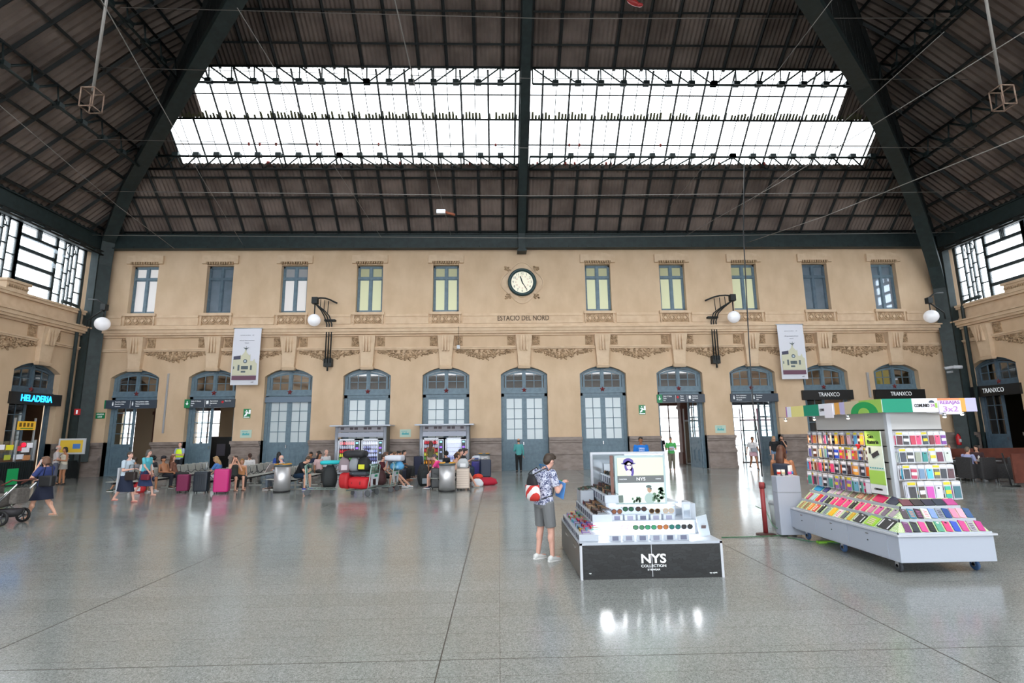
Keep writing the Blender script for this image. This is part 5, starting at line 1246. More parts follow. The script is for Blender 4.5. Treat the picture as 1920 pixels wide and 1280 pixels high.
# counter cabinet at the far end, with the cups on it
ct = thing('kiosk_counter', 'white counter cabinet at the far end of the phone case kiosk', 'counter', (5.75, 10.9, 0))
MB().box(-.2, .28, -.27, -.07, .03, 1.16).build('cabinet', mat('cool_white_panel', '#aeb5c3', .35), ct, bevel=.01)
MB().box(-.205, .285, -.275, -.065, .84, .85).build('panel_joint', C('#9aa0a8'), ct)
for x, y, c, nm, lab in ((5.66, 10.72, '#d83a30', 'cup', 'red and white paper cup on the kiosk counter'), (5.75, 10.72, '#d8cfa8', 'cup', 'cream paper cup on the kiosk counter'), (5.87, 10.70, '#e05aa0', 'bottle', 'pink labelled bottle on the kiosk counter'), (5.95, 10.78, '#3a8ad8', 'bottle', 'small blue bottle standing at the back of the kiosk counter')):
    t = thing('paper_'+nm if nm == 'cup' else 'bottle', lab, nm, (x, y, 1.16)); MB().cyl((0, 0), .03, 0, .12 if nm == 'cup' else .2, 14, 0, .036 if nm == 'cup' else .024).build('body', C('#e8e6e2'), t)
    MB().cyl((0, 0), .0345, .03, .08, 14, 0, .0355).build('coloured_band', C(c), t)
t = thing('green_extension_lead', 'green and black cable trailing over the floor by the kiosk', 'cable'); P = [G(1353, 1008)+V((0, 0, .008)), G(1400, 1007)+V((0, 0, .01)), G(1478, 1004)+V((0, 0, .01)), (5.6, 10.5, .012), (5.85, 10.1, .012), (6.3, 9.9, .012)]
MB().tube(P, .009, 6).build('cable', C('#4a7a58'), t); MB().tube([G(1475, 1003)+V((0, 0, .01)), (5.45, 10.75, .2), (5.42, 10.9, .45), (5.4, 11.3, .5)], .008, 6).build('cable', C('#5a8a68'), t)
tag(MB().box(5.9, 6.35, 10.0, 10.08, 0, .035).build('cable_block', C('#8ac83a')), 'lime green cable block on the floor under the kiosk', 'cable block')
tr_ = thing('swing_bin', 'small pale grey waste bin with a white lid behind the red post', 'bin', tuple(G(1458, 982)))
MB().cyl((0, 0), .12, 0, .42, 4, 0, .155).build('bin_body', C('#c9d0d0'), tr_, rz=pi/4); MB().cyl((0, 0), .165, .42, .5, 4, 0, .14).build('lid', M_WHITE, tr_, rz=pi/4)
rp = thing('barrier_post', 'dark red queue barrier post on a round dark base', 'barrier post', (5.37, 10.89, 0))
MB().lathe((0, 0, 0), [(.19, 0), (.19, .015), (.06, .035), (.03, .04)], 32).build('base', C('#4a2a28', .4), rp)
MB().cyl((0, 0), .045, .03, .95, 20).build('post', C('#96383a', .45), rp); MB().cyl((0, 0), .054, .9, 1.02, 20).build('head', C('#96383a', .45), rp); MB().box(.05, .068, -.02, .02, .9, 1.0).build('belt_slot', M_BLACK, rp)
# ------------------------------------------------------------------ benches
M_SEAT = mat('bench_grey_metal', '#b9b9b3', .45, .15)
def bench_proto():
    root = thing('waiting_bench', 'x', 'bench')
    mb = MB()                      # one seat shell: slats seen as ribs, faces +x, width .54 along y
    prof = [(.22, .43), (.02, .42), (-.18, .43), (-.24, .47), (-.27, .60), (-.30, .75), (-.33, .86)]
    for i in range(11):
        t = i/11; 
    pts = []
    for (x0, z0), (x1, z1) in zip(prof, prof[1:]):
        L_ = sqrt((x1-x0)**2+(z1-z0)**2); n = max(1, int(L_/.05))
        for k in range(n): pts.append((x0+(x1-x0)*k/n, z0+(z1-z0)*k/n, x1-x0, z1-z0))
    for x, z, dx, dz in pts:
        l = sqrt(dx*dx+dz*dz); nx, nz = -dz/l, dx/l; a, c = dx/l*.017, dz/l*.017
        P = [(x-a, z-c), (x+a, z+c), (x+a-nx*.008, z+c-nz*.008), (x-a-nx*.008, z-c-nz*.008)]
        mb.prism(P, .48, 'y', -.24)
    for s_ in (-.25, .25):
        mb.tube([(x, s_, z) for x, z in prof], .014, 6)
    for s_ in (-.12, 0, .12): mb.tube([(x-.012, s_, z-.012) for x, z in prof], .006, 4)
    seat_me = mb.mesh('seat', M_SEAT)
    am = MB(); am.tube([(-.30, 0, .80), (-.25, 0, .55), (-.12, 0, .47), (0, 0, .58), (.1, 0, .6)], .013, 6); arm_me = am.mesh('armrest', mat('bench_dark_metal', '#3a3c3e', .4, .3))
    for k in range(5):
        o = bpy.data.objects.new('seat', seat_me); COL.objects.link(o); o.location = (0, k*.57, 0); reg(o, root)
    for k in range(6):
        o = bpy.data.objects.new('armrest', arm_me); COL.objects.link(o); o.location = (0, k*.57-.285, 0); reg(o, root)
    MB().box(-.08, .0, -.28, 2.56, .33, .40).build('beam', mat('bench_dark_metal', '#3a3c3e', .4, .3), root)
    for y in (.3, 2.0):
        mb = MB(); mb.box(-.07, -.01, y-.03, y+.03, .03, .36); mb.box(-.28, .24, y-.03, y+.03, 0, .035); mb.build('leg', M_SEAT, root)
    return root
bp = bench_proto()
rowsB = [(-13.72, 20.75, 0, 'first'), (-10.28, 21.1, 0, 'second'), (-7.85, 20.85, 0, 'third'), (-4.45, 20.35, 0, 'fourth'), (-1.6, 20.35, 0, 'fifth')]
firstb = True
for x, y0, _, nm in rowsB:
    for k in range(2):
        lab = '%s slatted metal bench facing right, in the %s row from the left' % (('near', 'far')[k], nm)
        if firstb: bp.location = (x, y0, 0); bp['label'] = lab; bp['group'] = 'slatted metal benches in rows'; firstb = False
        else: dup(bp, (x, y0+k*2.95, 0), 0, lab, 'slatted metal benches in rows')
        if k == 0 or True:
            dup(bp, (x-.72, y0+k*2.95+2.28, 0), pi, '%s slatted metal bench facing left, in the %s row from the left' % (('near', 'far')[k], nm), 'slatted metal benches in rows')

# ------------------------------------------------------------------ suitcases and bags
def rbox(mb, x0, x1, y0, y1, z0, z1, r=.04, m=0, n=5):
    """box rounded in plan view along z, slightly domed"""
    def rr(s_, z):
        ring = []; hx_, hy_ = (x1-x0)/2*s_, (y1-y0)/2*s_; cx, cy = (x0+x1)/2, (y0+y1)/2; q = min(r, hx_*.9, hy_*.9)
        for (sx, sy, a0) in ((1, 1, 0), (-1, 1, pi/2), (-1, -1, pi), (1, -1, 3*pi/2)):
            for i in range(n): a = a0+pi/2*i/(n-1); ring.append((cx+sx*(hx_-q)+q*cos(a), cy+sy*(hy_-q)+q*sin(a), z))
        return ring
    h = z1-z0; e_ = min(r, h*.2)
    mb.ring([rr(.9, z0), rr(.98, z0+e_*.4), rr(1, z0+e_), rr(1, z1-e_), rr(.98, z1-e_*.4), rr(.9, z1)], m, False)
def suitcase(x, y, rz, w, d, h, col, label, ribs=True, rough=.35, handle=0.0, group=None, col2=None, horizontal=False):
    t = thing('suitcase', label, 'suitcase', (x, y, 0), rz, group); m = C(col, rough)
    mb = MB(); rbox(mb, -w/2, w/2, -d/2, d/2, .06, h, .06); mb.build('shell', m, t, bevel=.01)
    mb = MB()
    if ribs and not horizontal:
        for k in range(6): xx = -w/2+w*(k+1)/7; mb.box(xx-.012, xx+.012, -d/2-.008, d/2+.008, .12, h-.08)
    elif horizontal:
        for k in range(8): zz = .12+(h-.2)*k/7; mb.box(-w/2+.02, w/2-.02, -d/2-.008, d/2+.008, zz-.02, zz+.02)
    if mb.f: mb.build('rib', C(col2 or col, rough), t)
    MB().box(-w/2-.004, w/2+.004, -.012, .012, .08, h-.02).build('zip', M_BLACK, t) if not horizontal else None
    for sx in (-1, 1):
        for sy in (-1, 1): mb = MB(); mb.ball((sx*(w/2-.06), sy*(d/2-.05), .03), (.025, .02, .03), 10, 6); mb.build('wheel', M_BLACK, t)
    mb = MB(); mb.tube([(-.08, 0, h-.01), (-.07, 0, h+.03), (.07, 0, h+.03), (.08, 0, h-.01)], .01, 6); mb.build('carry_handle', M_BLACK, t)
    if handle: mb = MB(); mb.tube([(-.1, .05, h-.02), (-.1, .05, h+handle), (.1, .05, h+handle), (.1, .05, h-.02)], .01, 6); mb.build('telescopic_handle', M_ALU, t)
    return t
def bag(name, x, y, z, rz, s, col, label, cat='bag', handle=True, col2=None, lumps=6, seed=1):
    rnd = random.Random(seed); t = thing(name, label, cat, (x, y, z), rz); mb = MB()
    w, d, h = s
    rings = []
    for i in range(7):
        q = i/6; zz = h*q; k = (.78, 1.0, 1.05, 1.0, .92, .75, .45)[i]
        rings.append([(w/2*k*cos(a)*abs(cos(a))**-.35*(1+.06*rnd.uniform(-1, 1)), d/2*k*(1 if abs(sin(a)) < 1e-6 else sin(a)*abs(sin(a))**-.35)*(1+.06*rnd.uniform(-1, 1)), zz*(1+.03*rnd.uniform(-1, 1))) for a in [2*pi*(j+.5)/14 for j in range(14)]])
    mb.ring(rings, 0, True); mb.build('bag_body', C(col, .7), t)
    if col2: mb = MB(); mb.box(-w*.25, w*.25, -d/2-.03, -d/2+.02, h*.15, h*.5); mb.build('pocket', C(col2, .7), t, bevel=.01)
    if handle: mb = MB(); mb.tube([(-w*.2, 0, h*.9), (-w*.15, 0, h*1.15), (w*.15, 0, h*1.15), (w*.2, 0, h*.9)], .012, 6); mb.build('handle', M_BLACK, t)
    return t
def gp(px, py): p = G(px, py); return p.x, p.y
def gs(px, py): p = G(px, py); return p.x*.965, p.y*.965
suitcase(*gs(343, 919), .15, .42, .28, .66, '#7a1c4a', 'maroon suitcase, leftmost of the three standing before the benches', ribs=False, rough=.6)
suitcase(*gs(377, 920), .1, .50, .30, .78, '#16202c', 'black ribbed hard suitcase between the maroon and pink ones', handle=.30)
suitcase(*gs(415, 921), .1, .52, .30, .88, '#c41f74', 'large bright pink suitcase standing before the benches', ribs=False)
suitcase(*gp(817, 917), .1, .36, .26, .78, '#25282c', 'dark suitcase with a pale base, left of the right steel bin', ribs=False)
bg_ = suitcase(*gp(868, 918), 0, .50, .28, .78, '#cbb9ab', 'beige ribbed suitcase right of the steel bin', horizontal=True, rough=.4, col2='#d8c8ba')
x_, y_ = gp(868, 918); bag('tote_bag', x_, y_, .78, 0, (.42, .2, .36), '#b6b8bc', 'silver patterned tote bag standing on the beige suitcase', col2='#e8e8ec')
suitcase(*gp(784, 892), .3, .45, .26, .95, '#262a44', 'tall navy suitcase in front of the right vending booth', ribs=False, rough=.7)
suitcase(-.62, 24.9, .2, .52, .3, .85, '#1e2a44', 'dark blue suitcase at the right end of the benches', ribs=False)
suitcase(-1.05, 25.3, 0, .44, .3, .75, '#34308a', 'violet blue suitcase beside the striped bag', ribs=False)
bag('striped_bag', -1.05, 25.3, .80, 0, (.42, .2, .22), '#c8cedc', 'white and blue striped bag on the violet suitcase', col2='#4a5a8a')
x_, y_ = gp(912, 909); bag('duffel_bag', x_, y_, 0, .3, (.85, .45, .3), '#b01030', 'crimson duffel bag lying on the floor right of the benches', seed=3)
bag('fabric_bundle', x_-.35, y_+.25, 0, .6, (.5, .4, .42), '#d83a20', 'orange red jacket heaped behind the crimson duffel bag', 'jacket', False, seed=7)
x_, y_ = gp(895, 912); bag('carrier_bag', x_, y_, 0, .2, (.46, .24, .3), '#dfe2e8', 'white carrier bag at the end of the benches', seed=5)
bag('rucksack', -3.0, 21.9, 0, .3, (.5, .36, .6), '#1b2124', 'black rucksack with a grey pocket at the feet of the seated youths', 'rucksack', col2='#9aa4ae', seed=9)
bag('rucksack', -3.2, 22.9, 0, .3, (.48, .36, .78), '#202428', 'tall black rucksack beside the woman in orange', 'rucksack', col2='#3a4448', seed=12)
x_, y_ = gp(283, 923); bag('shopping_bag', x_-.45, y_, 0, .1, (.42, .24, .42), '#c2242c', 'red shopping bag on the floor behind the walking women', 'bag', True, '#d8d8dc', seed=13)
# ------------------------------------------------------------------ steel bins
M_BIN = mat('bin_steel', '#d2d0d2', .42, .75)
def bin_(x, y, label):
    t = thing('steel_bin', label, 'bin', (x, y, 0), 0, 'brushed steel litter bins')
    MB().lathe((0, 0, 0), [(.30, 0), (.30, .05), (.29, .06)], 32).build('base', M_BLACK, t); MB().lathe((0, 0, 0), [(.29, .05), (.29, .93)], 40).build('drum', M_BIN, t)
    MB().lathe((0, 0, 0), [(.30, .93), (.31, .95), (.31, .99), (.30, 1.0)], 40).build('collar', C('#4a5356', .4), t)
    mb = MB()
    for a in range(4):
        A = a*pi/2+.3; pts = [(.30*cos(A+q), .30*sin(A+q)) for q in [k*.2 for k in range(6)]]+[(.12*cos(A+.5), .12*sin(A+.5))]
        mb.prism(pts, .03, 'z', 1.0)
    mb.build('yellow_lid_ring', C('#d89a2a', .5), t)
bin_(*gp(528, 922), 'brushed steel litter bin standing before the middle of the benches'); bin_(*gp(838, 921), 'brushed steel litter bin left of the beige suitcase'); bin_(-.75, 27.7, 'brushed steel litter bin by the wall behind the blue suitcases')
# ------------------------------------------------------------------ vending booths
M_VFR = mat('booth_grey', '#a6abb6', .4, .3); M_VGL = clear_glass('vending_glass', (.95, .96, 1), .05)
def bottle_me(c, cap, h=.17):
    return MB().lathe((0, 0, 0), [(.034, 0), (.036, .02), (.036, h*.6), (.015, h*.85), (.015, h)], 8).mesh('bottle', C(c, .3, 0, .35))
def vending(x, y, w, cols, label, poster=False):
    t = thing('vending_machine', label, 'vending machine', (x, y, 0)); h = 1.83
    mb = MB(); mb.box(-w/2, w/2, -.05, .7, .05, .45); mb.box(-w/2, -w/2+.07, -.05, .7, .45, h); mb.box(w/2-.28, w/2, -.05, .7, .45, h); mb.box(-w/2, w/2, -.05, .7, h-.08, h); mb.box(-w/2, w/2, .4, .7, .45, h)
    mb.build('cabinet', mat('machine_silver', '#b9bdc6', .35, .3), t)
    MB().box(-w/2+.03, w/2-.03, -.03, .6, 0, .05).build('plinth', M_BLACK, t)
    MB().box(w/2-.24, w/2-.04, -.06, -.05, .7, h-.12).build('control_panel', mat('dark_panel', '#1c1c24', .3), t)
    for z, c, e_ in ((1.62, '#7ad0e8', .8), (1.35, '#7a4af0', 1.0), (1.1, '#8fa0c8', .3)): MB().box(w/2-.2, w/2-.08, -.066, -.06, z-.04, z+.04).build('display', C(c, .4, 0, e_), t)
    MB().box(-w/2+.12, w/2-.34, -.06, -.05, .14, .36).build('delivery_flap', M_BLACK, t)
    MB().box(-w/2+.07, w/2-.28, .38, .4, .45, h-.08).build('lit_back', mat('vending_light', '#c8d0e8', .5, 0, .35) if poster else mat('vending_dark', '#2c3040', .5, 0, .02), t)
    MB().box(-w/2+.07, w/2-.28, -.04, -.035, .45, h-.08).build('glass_front', M_VGL, t, fix=False)
    me = [bottle_me(c, None) for c in cols]; iw = w-.35-.06; n = 8; mb = MB()
    for r_ in range(6):
        z = .5+r_*.205; mb.box(-w/2+.07, w/2-.28, .0, .38, z-.012, z)
        for k in range(n):
            if poster and r_ > 2: continue
            o = bpy.data.objects.new('bottle', me[(5-r_) % len(me)]); COL.objects.link(o); o.location = (-w/2+.12+iw*k/(n-.3), .05, z); reg(o, t)
    mb.build('shelf', C('#5a2a2e') if not poster else M_VFR, t)
def booth(xl, xr, labs):
    c = (xl+xr)/2; w = xr-xl; y = 28.15
    t = thing('vending_booth', labs[0], 'booth', (c, y, 0))
    for s_ in (-1, 1): mb = MB(); mb.cyl((s_*w/2, .0), .085, 0, 2.48, 16); mb.build('post', M_VFR, t)
    MB().box(-w/2-.32, w/2+.32, -.25, 1.0, 2.48, 2.55).build('roof_plate', M_VFR, t)
    MB().box(-w/2+.08, w/2-.08, -.02, .05, 2.18, 2.46).build('print_band', mat('booth_print', '#8b8a92', .5), t)
    for k in range(9):
        if k % 3 != 1: MB().box(-w/2+.2+k*w*.095, -w/2+.38+k*w*.095, -.03, -.02, 2.3, 2.42).build('printed_mark', C('#4a4248'), t)
    MB().box(-w/2+.08, w/2-.08, -.03, .06, 1.92, 2.16).build('fascia', mat('booth_fascia', '#9296a4', .4, .2), t)
    MB().box(w/2+.06, w/2+.1, 0, .8, 0, 2.46).build('side_panel', C('#6a6660'), t)
    vending(c-w/4+.02, y+.06, w/2-.12, ['#c8303a', '#b0b4c0', '#c8303a', '#d8d84a', '#58a04a', '#e8a030'], labs[1]); vending(c+w/4-.02, y+.06, w/2-.12, ['#c0c8f0', '#8a90b8', '#a8b0e0', '#c8d0e8', '#6a70a0', '#d8e0f8'], labs[2], labs[3])
bxl, bxr = W(632, 800, 28.15).x, W(722, 800, 28.15).x; booth(bxl, bxr, ('grey metal vending booth under the fourth arched door', 'drinks machine with red shelves in the left vending booth', 'bluish water machine in the left vending booth', False))
bxl, bxr = W(790, 800, 28.15).x, W(877, 800, 28.15).x; booth(bxl, bxr, ('grey metal vending booth under the fifth arched door', 'drinks machine behind the long haired woman in the right vending booth', 'bright white snack machine in the right vending booth', True))

# ------------------------------------------------------------------ luggage trolleys
M_TRO = mat('trolley_grey', '#9fb0ac', .35, .5); M_TROG = C('#2f8a6a', .5)
def trolley(x, y, rz, label):
    t = thing('luggage_trolley', label, 'luggage trolley', (x, y, 0), rz)
    mb = MB()
    for s_ in (-.27, .27): mb.tube([(.5, s_*.75, .16), (-.4, s_, .22), (-.46, s_, .5), (-.52, s_, 1.0), (-.46, s_, 1.05)], .018, 8)
    mb.tube([(-.46, -.27, 1.05), (-.46, .27, 1.05)], .02, 8); mb.tube([(.5, -.2, .16), (.55, 0, .16), (.5, .2, .16)], .018, 8); mb.tube([(-.42, -.27, .3), (-.42, .27, .3)], .015, 6)
    for k in range(4): mb.tube([(-.4+k*.28, -.25+k*.015, .215-k*.015), (-.4+k*.28, .25-k*.015, .215-k*.015)], .012, 6)
    mb.build('frame', M_TRO, t)
    mb = MB()
    for k in range(5): mb.tube([(-.50, -.24+k*.12, .75), (-.54, -.24+k*.12, 1.02)], .006, 4)
    for z in (.75, .85, .95, 1.02): mb.tube([(-.5-(z-.75)*.12, -.26, z), (-.5-(z-.75)*.12, .26, z)], .006, 4)
    for k in range(2): mb.tube([(-.5, -.25+.5*k, .75), (-.34, -.25+.5*k, .78), (-.36, -.25+.5*k, 1.0), (-.52, -.25+.5*k, 1.02)], .006, 4)
    mb.build('wire_basket', M_TROG, t)
    mb = MB(); mb.box(-.5, -.485, -.22, .22, .56, .73); mb.box(-.49, -.475, -.22, -.10, .34, .56); mb.box(-.49, -.475, .10, .22, .34, .56); mb.build('white_panel', M_WHITE, t)
    MB().box(-.505, -.5, -.16, .02, .62, .70).build('green_logo', M_TROG, t)
    for nm, wx, wy, r in (('rear_wheel', -.42, -.29, .1), ('rear_wheel', -.42, .29, .1), ('front_wheel', .38, 0, .07)):
        mb = MB(); rings = [[(wx+r*q*cos(a), wy+sy, r+.0+r*q*sin(a)) for a in [2*pi*j/18 for j in range(18)]] for sy, q in ((-.02, .7), (-.02, 1), (.02, 1), (.02, .7))]; mb.ring(rings, 0, True); mb.build(nm, C('#55595c'), t)
    return t
tx, ty = gp(650, 930)
trolley(tx+.45, ty+.25, pi-.35, 'front luggage trolley loaded with red bags'); trolley(tx+.95, ty+1.3, pi-.2, 'luggage trolley carrying a blue bag beside the seated youths'); trolley(tx-1.15, ty+.75, .25, 'luggage trolley with a turquoise towel, leftmost of the three')
def se(v): return (1 if v >= 0 else -1)*abs(v)**.62
def lying(name, c, s, rz, col, label, cat='bag', seed=1, tilt=0, extra=None):
    rnd = random.Random(seed); t = thing(name, label, cat, c, rz); mb = MB(); L_, r1, r2 = s; rings = []
    for i in range(9):
        q = (-1, -.94, -.75, -.4, 0, .4, .75, .94, 1)[i]; k = (.62, .88, 1, 1.02, 1, 1.02, 1, .88, .62)[i]
        rings.append([(q*L_/2, r1*k*se(cos(a))*(1+.05*rnd.uniform(-1, 1)), r2+r2*k*se(sin(a))*(1+.05*rnd.uniform(-1, 1))+tilt*q) for a in [2*pi*(j+.5)/14 for j in range(14)]])
    mb.ring(rings, 0, True); mb.build('bag_body', C(col, .6), t)
    if extra:
        mb = MB()
        for q in (-.25, .2): mb.ring([[(q*L_+.01*e_, r1*1.02*cos(a), r2+r2*1.02*sin(a)) for a in [2*pi*j/16 for j in range(16)]] for e_ in (-1.5, 1.5)], 0, True)
        mb.build('strap', C(extra, .6), t)
    return t
lying('duffel_bag', (tx+.42, ty+.05, .24), (.72, .22, .2), -.35, '#c8202a', 'large red duffel bag on the bed of the front trolley', seed=2, extra='#6a1a20')
lying('duffel_bag', (tx-.08, ty+.2, .24), (.34, .24, .27), -.35, '#b82228', 'red duffel bag at the left end of the front trolley', seed=3)
lying('sports_bag', (tx+.42, ty+.1, .66), (.66, .22, .085), -.35, '#3a4048', 'flat dark grey bag lying on the large red duffel bag', seed=4, extra='#a8b0b8')
bag('rucksack', tx+.20, ty+.15, .83, -.3, (.38, .3, .46), '#8c9096', 'grey rucksack in the middle of the loaded trolley', 'rucksack', seed=5)
bag('rucksack', tx+.56, ty+.02, .83, -.3, (.46, .36, .46), '#15171a', 'black rucksack with a yellow tag on the loaded trolley', 'rucksack', seed=6, col2='#d8d838')
bag('patterned_bag', tx-.17, ty+.2, .79, .2, (.4, .28, .5), '#8a7a80', 'patterned pink grey bag at the left end of the load', 'bag', seed=8, col2='#d0c0c8')
lying('black_jacket', (tx+.2, ty+.2, 1.27), (.75, .26, .13), -.2, '#25252a', 'black jacket draped on top of the loaded trolley', 'jacket', seed=9)
bag('cool_bag', tx+1.45, ty+1.3, .78, -.2, (.5, .3, .3), '#5aa0d0', 'light blue bag in the basket of the right trolley', 'bag', seed=10, col2='#8cc4e8')
lying('white_towel', (tx+1.35, ty+1.3, 1.08), (.65, .26, .11), -.2, '#d8dae6', 'white bundled towel piled over the right trolley', 'towel', seed=11)
bag('suitcase_on_trolley', tx+.8, ty+1.3, .25, -.2, (.5, .4, .5), '#4a2a2c', 'dark brown bag low on the right trolley', 'bag', seed=14)
lying('turquoise_towel', (tx-.85, ty+.85, 1.02), (.7, .22, .07), .2, '#20c0c8', 'turquoise towel lying over the left trolley', 'towel', seed=12)
bag('black_bag', tx-.85, ty+.8, .24, .2, (.5, .4, .75), '#1e2224', 'black bag standing inside the left trolley', 'bag', seed=15)

# ------------------------------------------------------------------ ice cream shop on the left
sg = thing('shop_sign', 'black fascia sign with glowing blue letters HELADERIA', 'sign', (XL+.02, LU[0], 3.95))
MB().box(-.15, .12, -1.4, 1.42, -.28, .28).build('board', M_BLACK, sg)
text('HELADERIA', .42, mat('neon_blue', '#1e9cff', .5, 0, 2.4), sg, (.13, -.05, 0), '+x', width=1.75, bold=.012, name='lettering')
ix, iy = XL+2.0, 26.2
tc_ = thing('ice_cream_counter', 'dark serving counter with a lit glass display of the ice cream shop', 'counter', (-22.08, 23.9, 0))
MB().box(-.5, .45, -.9, 1.6, 0, 1.05).build('counter_front', mat('slatted_dark', '#202b30', .5), tc_)
mb = MB()
for k in range(22): mb.box(.45, .465, -.88+k*.112, -.83+k*.112, .05, 1.0)
mb.build('slats', M_STEEL2, tc_)
MB().box(.45, .47, .3, .85, .05, .75).build('green_panel', C('#1f9a58', .4, 0, .1), tc_)
mb = MB(); mb.box(-.45, .4, -.85, 1.55, 1.05, 1.95); mb.build('display_glass', M_GLASS, tc_)
for y, z, c, w in ((-.6, 1.5, '#cfd45a', .5), (-.1, 1.7, '#e8e8f0', .3), (.3, 1.68, '#d8d030', .35), (-.5, 1.15, '#1a1a14', .7), (.75, 1.62, '#c83a40', .3), (1.1, 1.55, '#d8d8e0', .4), (.8, 1.25, '#cfd4e0', .5), (1.3, 1.75, '#e6e6ee', .3), (.25, 1.25, '#a8b040', .3), (1.2, 1.2, '#b07a50', .4), (-.3, 1.28, '#b0724a', .3)):
    MB().box(.41, .425, y-w/2, y+w/2, z-.11, z+.11).build('price_card', C(c, .5, 0, .12), tc_)
MB().box(-.4, .3, -.8, 1.5, 1.05, 1.2).build('ice_cream_tubs', C('#8a5a3a'), tc_)
hc = MB(); hc.ball((.45, .95, 1.78), (.03, .12, .1), 12, 8); hc.build('red_lamp', C('#f01830', .4, 0, 1.2), tc_)
for y in (-.9, .62, 1.58): MB().box(.38, .45, y-.03, y+.03, 1.0, 2.0).build('post', M_ALU, tc_)
st = thing('menu_sign', 'yellow menu sign with a green arrow on posts above the counter', 'sign', (-21.95, 25.15, 0))
for y in (-.55, .5): MB().box(-.03, .03, y-.03, y+.03, 0, 3.0).build('post', M_ALU, st)
MB().box(.03, .06, -.45, .48, 2.45, 2.85).build('yellow_board', C('#d8a82a', .5, 0, .15), st); mb = MB(); mb.box(.06, .065, -.3, .35, 2.5, 2.54); mb.build('green_arrow', C('#2a8a3a'), st)
for k in range(4): MB().box(.06, .065, -.38+k*.2, -.26+k*.2, 2.6, 2.78).build('printed_mark', C('#7a5a1a'), st)
dx, dy = gp(14, 905)
dr = thing('drinks_board', 'red standing drinks board with white lettering at the left edge', 'advertising board', (-21.2, 22.4, 0), -.1)
mb = MB(); mb.box(-.05, .05, -.42, .36, .1, 1.45); mb.build('red_board', C('#c42a2c'), dr, bevel=.02); MB().box(.05, .056, -.32, .28, .85, 1.35).build('white_panel', C('#dfd8d8'), dr); MB().box(-.2, .2, -.35, .3, 0, .1).build('foot', M_BLACK, dr)
for k, w_ in enumerate(('PARA', 'LLEVAR', 'TAKE', 'AWAY')): text(w_, .12, C('#b0282c'), dr, (.06, -.02, 1.28-.12*k), '+x', width=.36)
for k in range(3): MB().box(.052, .056, -.3, .2-.1*k, .3+.15*k, .36+.15*k).build('printed_line', C('#e8c8c8'), dr)
yb = thing('poster_board', 'yellow poster board in a white frame by the left corner', 'poster board', (-19.9, 28.2, 0), 0)
p0, p1 = W(112, 822, 25.7), W(158, 851, 25.7); yb.location = ((p0.x+p1.x)/2, 25.7, 0); hw = (p1.x-p0.x)/2
MB().box(-hw, hw, -.03, .03, p1.z, p0.z).build('frame', M_WHITE, yb); MB().box(-hw+.08, hw-.1, -.035, -.03, p1.z+.08, p0.z-.08).build('yellow_print', C('#dcb83a'), yb); MB().box(hw-.55, hw-.2, -.04, -.035, p1.z+.25, p0.z-.25).build('blue_print', C('#4a7ac0'), yb)
for s_ in (-1, 1): MB().box(s_*(hw-.2)-.03, s_*(hw-.2)+.03, 0, .04, 0, p1.z).build('leg', M_BLACK, yb)
# fire signs on the columns
p = W(144, 772, 28.0); fs = thing('fire_sign', 'small red fire hose sign on the left corner column', 'sign', (p.x, 28.05, p.z)); MB().box(-.16, .16, -.02, 0, -.16, .16).build('plate', C('#c02a28'), fs); MB().box(-.06, .02, -.025, -.02, -.1, .1).build('pictogram', M_SIGNW, fs)

# ------------------------------------------------------------------ cafe on the right
M_WOODP = noisy('red_brown_wood', '#5a2c22', '#6e3a2c', 3, .5); M_WICK = noisy('dark_wicker', '#2b2a2b', '#3a383a', 30, .7, .2)
cs_ = thing('shop_sign', 'black fascia sign with white letters over the right wall doorway', 'sign', (XR-.02, RU[0], 3.95))
MB().box(-.12, .15, -1.42, 1.4, -.28, .28).build('board', M_BLACK, cs_); text('TRANXCO', .34, M_SIGNW, cs_, (-.13, 0, 0), '-x', width=1.2, name='lettering')
for i, lab in ((9, 'black fascia sign with white letters over the tenth doorway'), (10, 'black fascia sign with white letters over the rightmost end wall doorway')):
    t = thing('shop_sign', lab, 'sign', (BAYX[i], YB-.02, 3.95)); MB().box(-1.5, 1.4, -.15, .12, -.28, .26).build('board', M_BLACK, t); text('TRANXCO', .32, M_SIGNW, t, (.0, -.155, 0), '-y', width=1.2, name='lettering')
t = thing('pink_shop_poster', 'pink and white posters inside the tenth doorway', 'poster', (BAYX[9]-.3, 31.5, 0)); MB().box(-1.3, 1.2, 0, .05, 2.6, 3.6).build('pink_print', C('#d8789a', .5, 0, .2), t); MB().box(-1.3, 1.2, .0, .04, 0, 2.6).build('white_print', C('#d8c8cc'), t)
t = thing('yellow_menu_panel', 'yellow green lit menu panel inside the rightmost end wall doorway', 'menu board', (BAYX[10]+.3, 31.8, 0)); MB().box(-1.5, 1.5, 0, .05, 3.6, 5.6).build('lit_panel', C('#a8a83a', .5, 0, .3), t); MB().box(-1.5, 1.5, .0, .04, 0, 3.6).build('dark_panel', C('#2c2422'), t)
ex = thing('fire_extinguisher', 'red fire extinguisher on the right corner column', 'fire extinguisher', tuple(W(1797, 822, 27.6)))
MB().lathe((0, 0, -.35), [(.03, 0), (.1, .02), (.11, .08), (.11, .45), (.06, .55), (.03, .6)], 16).build('cylinder', C('#c02028', .3), ex); MB().cbox((0, -.115, -.1), (.12, .01, .16)).build('label', M_WHITE, ex); MB().tube([(0, 0, .22), (0, 0, .3), (.12, 0, .2), (.13, 0, -.1)], .015, 6).build('hose', M_BLACK, ex)
wp = thing('wooden_partition', 'long red brown wooden partition behind the cafe tables', 'partition', (0, 0, 0))
a, b_ = W(1797, 842, 23.0), W(1915, 842, 23.0)
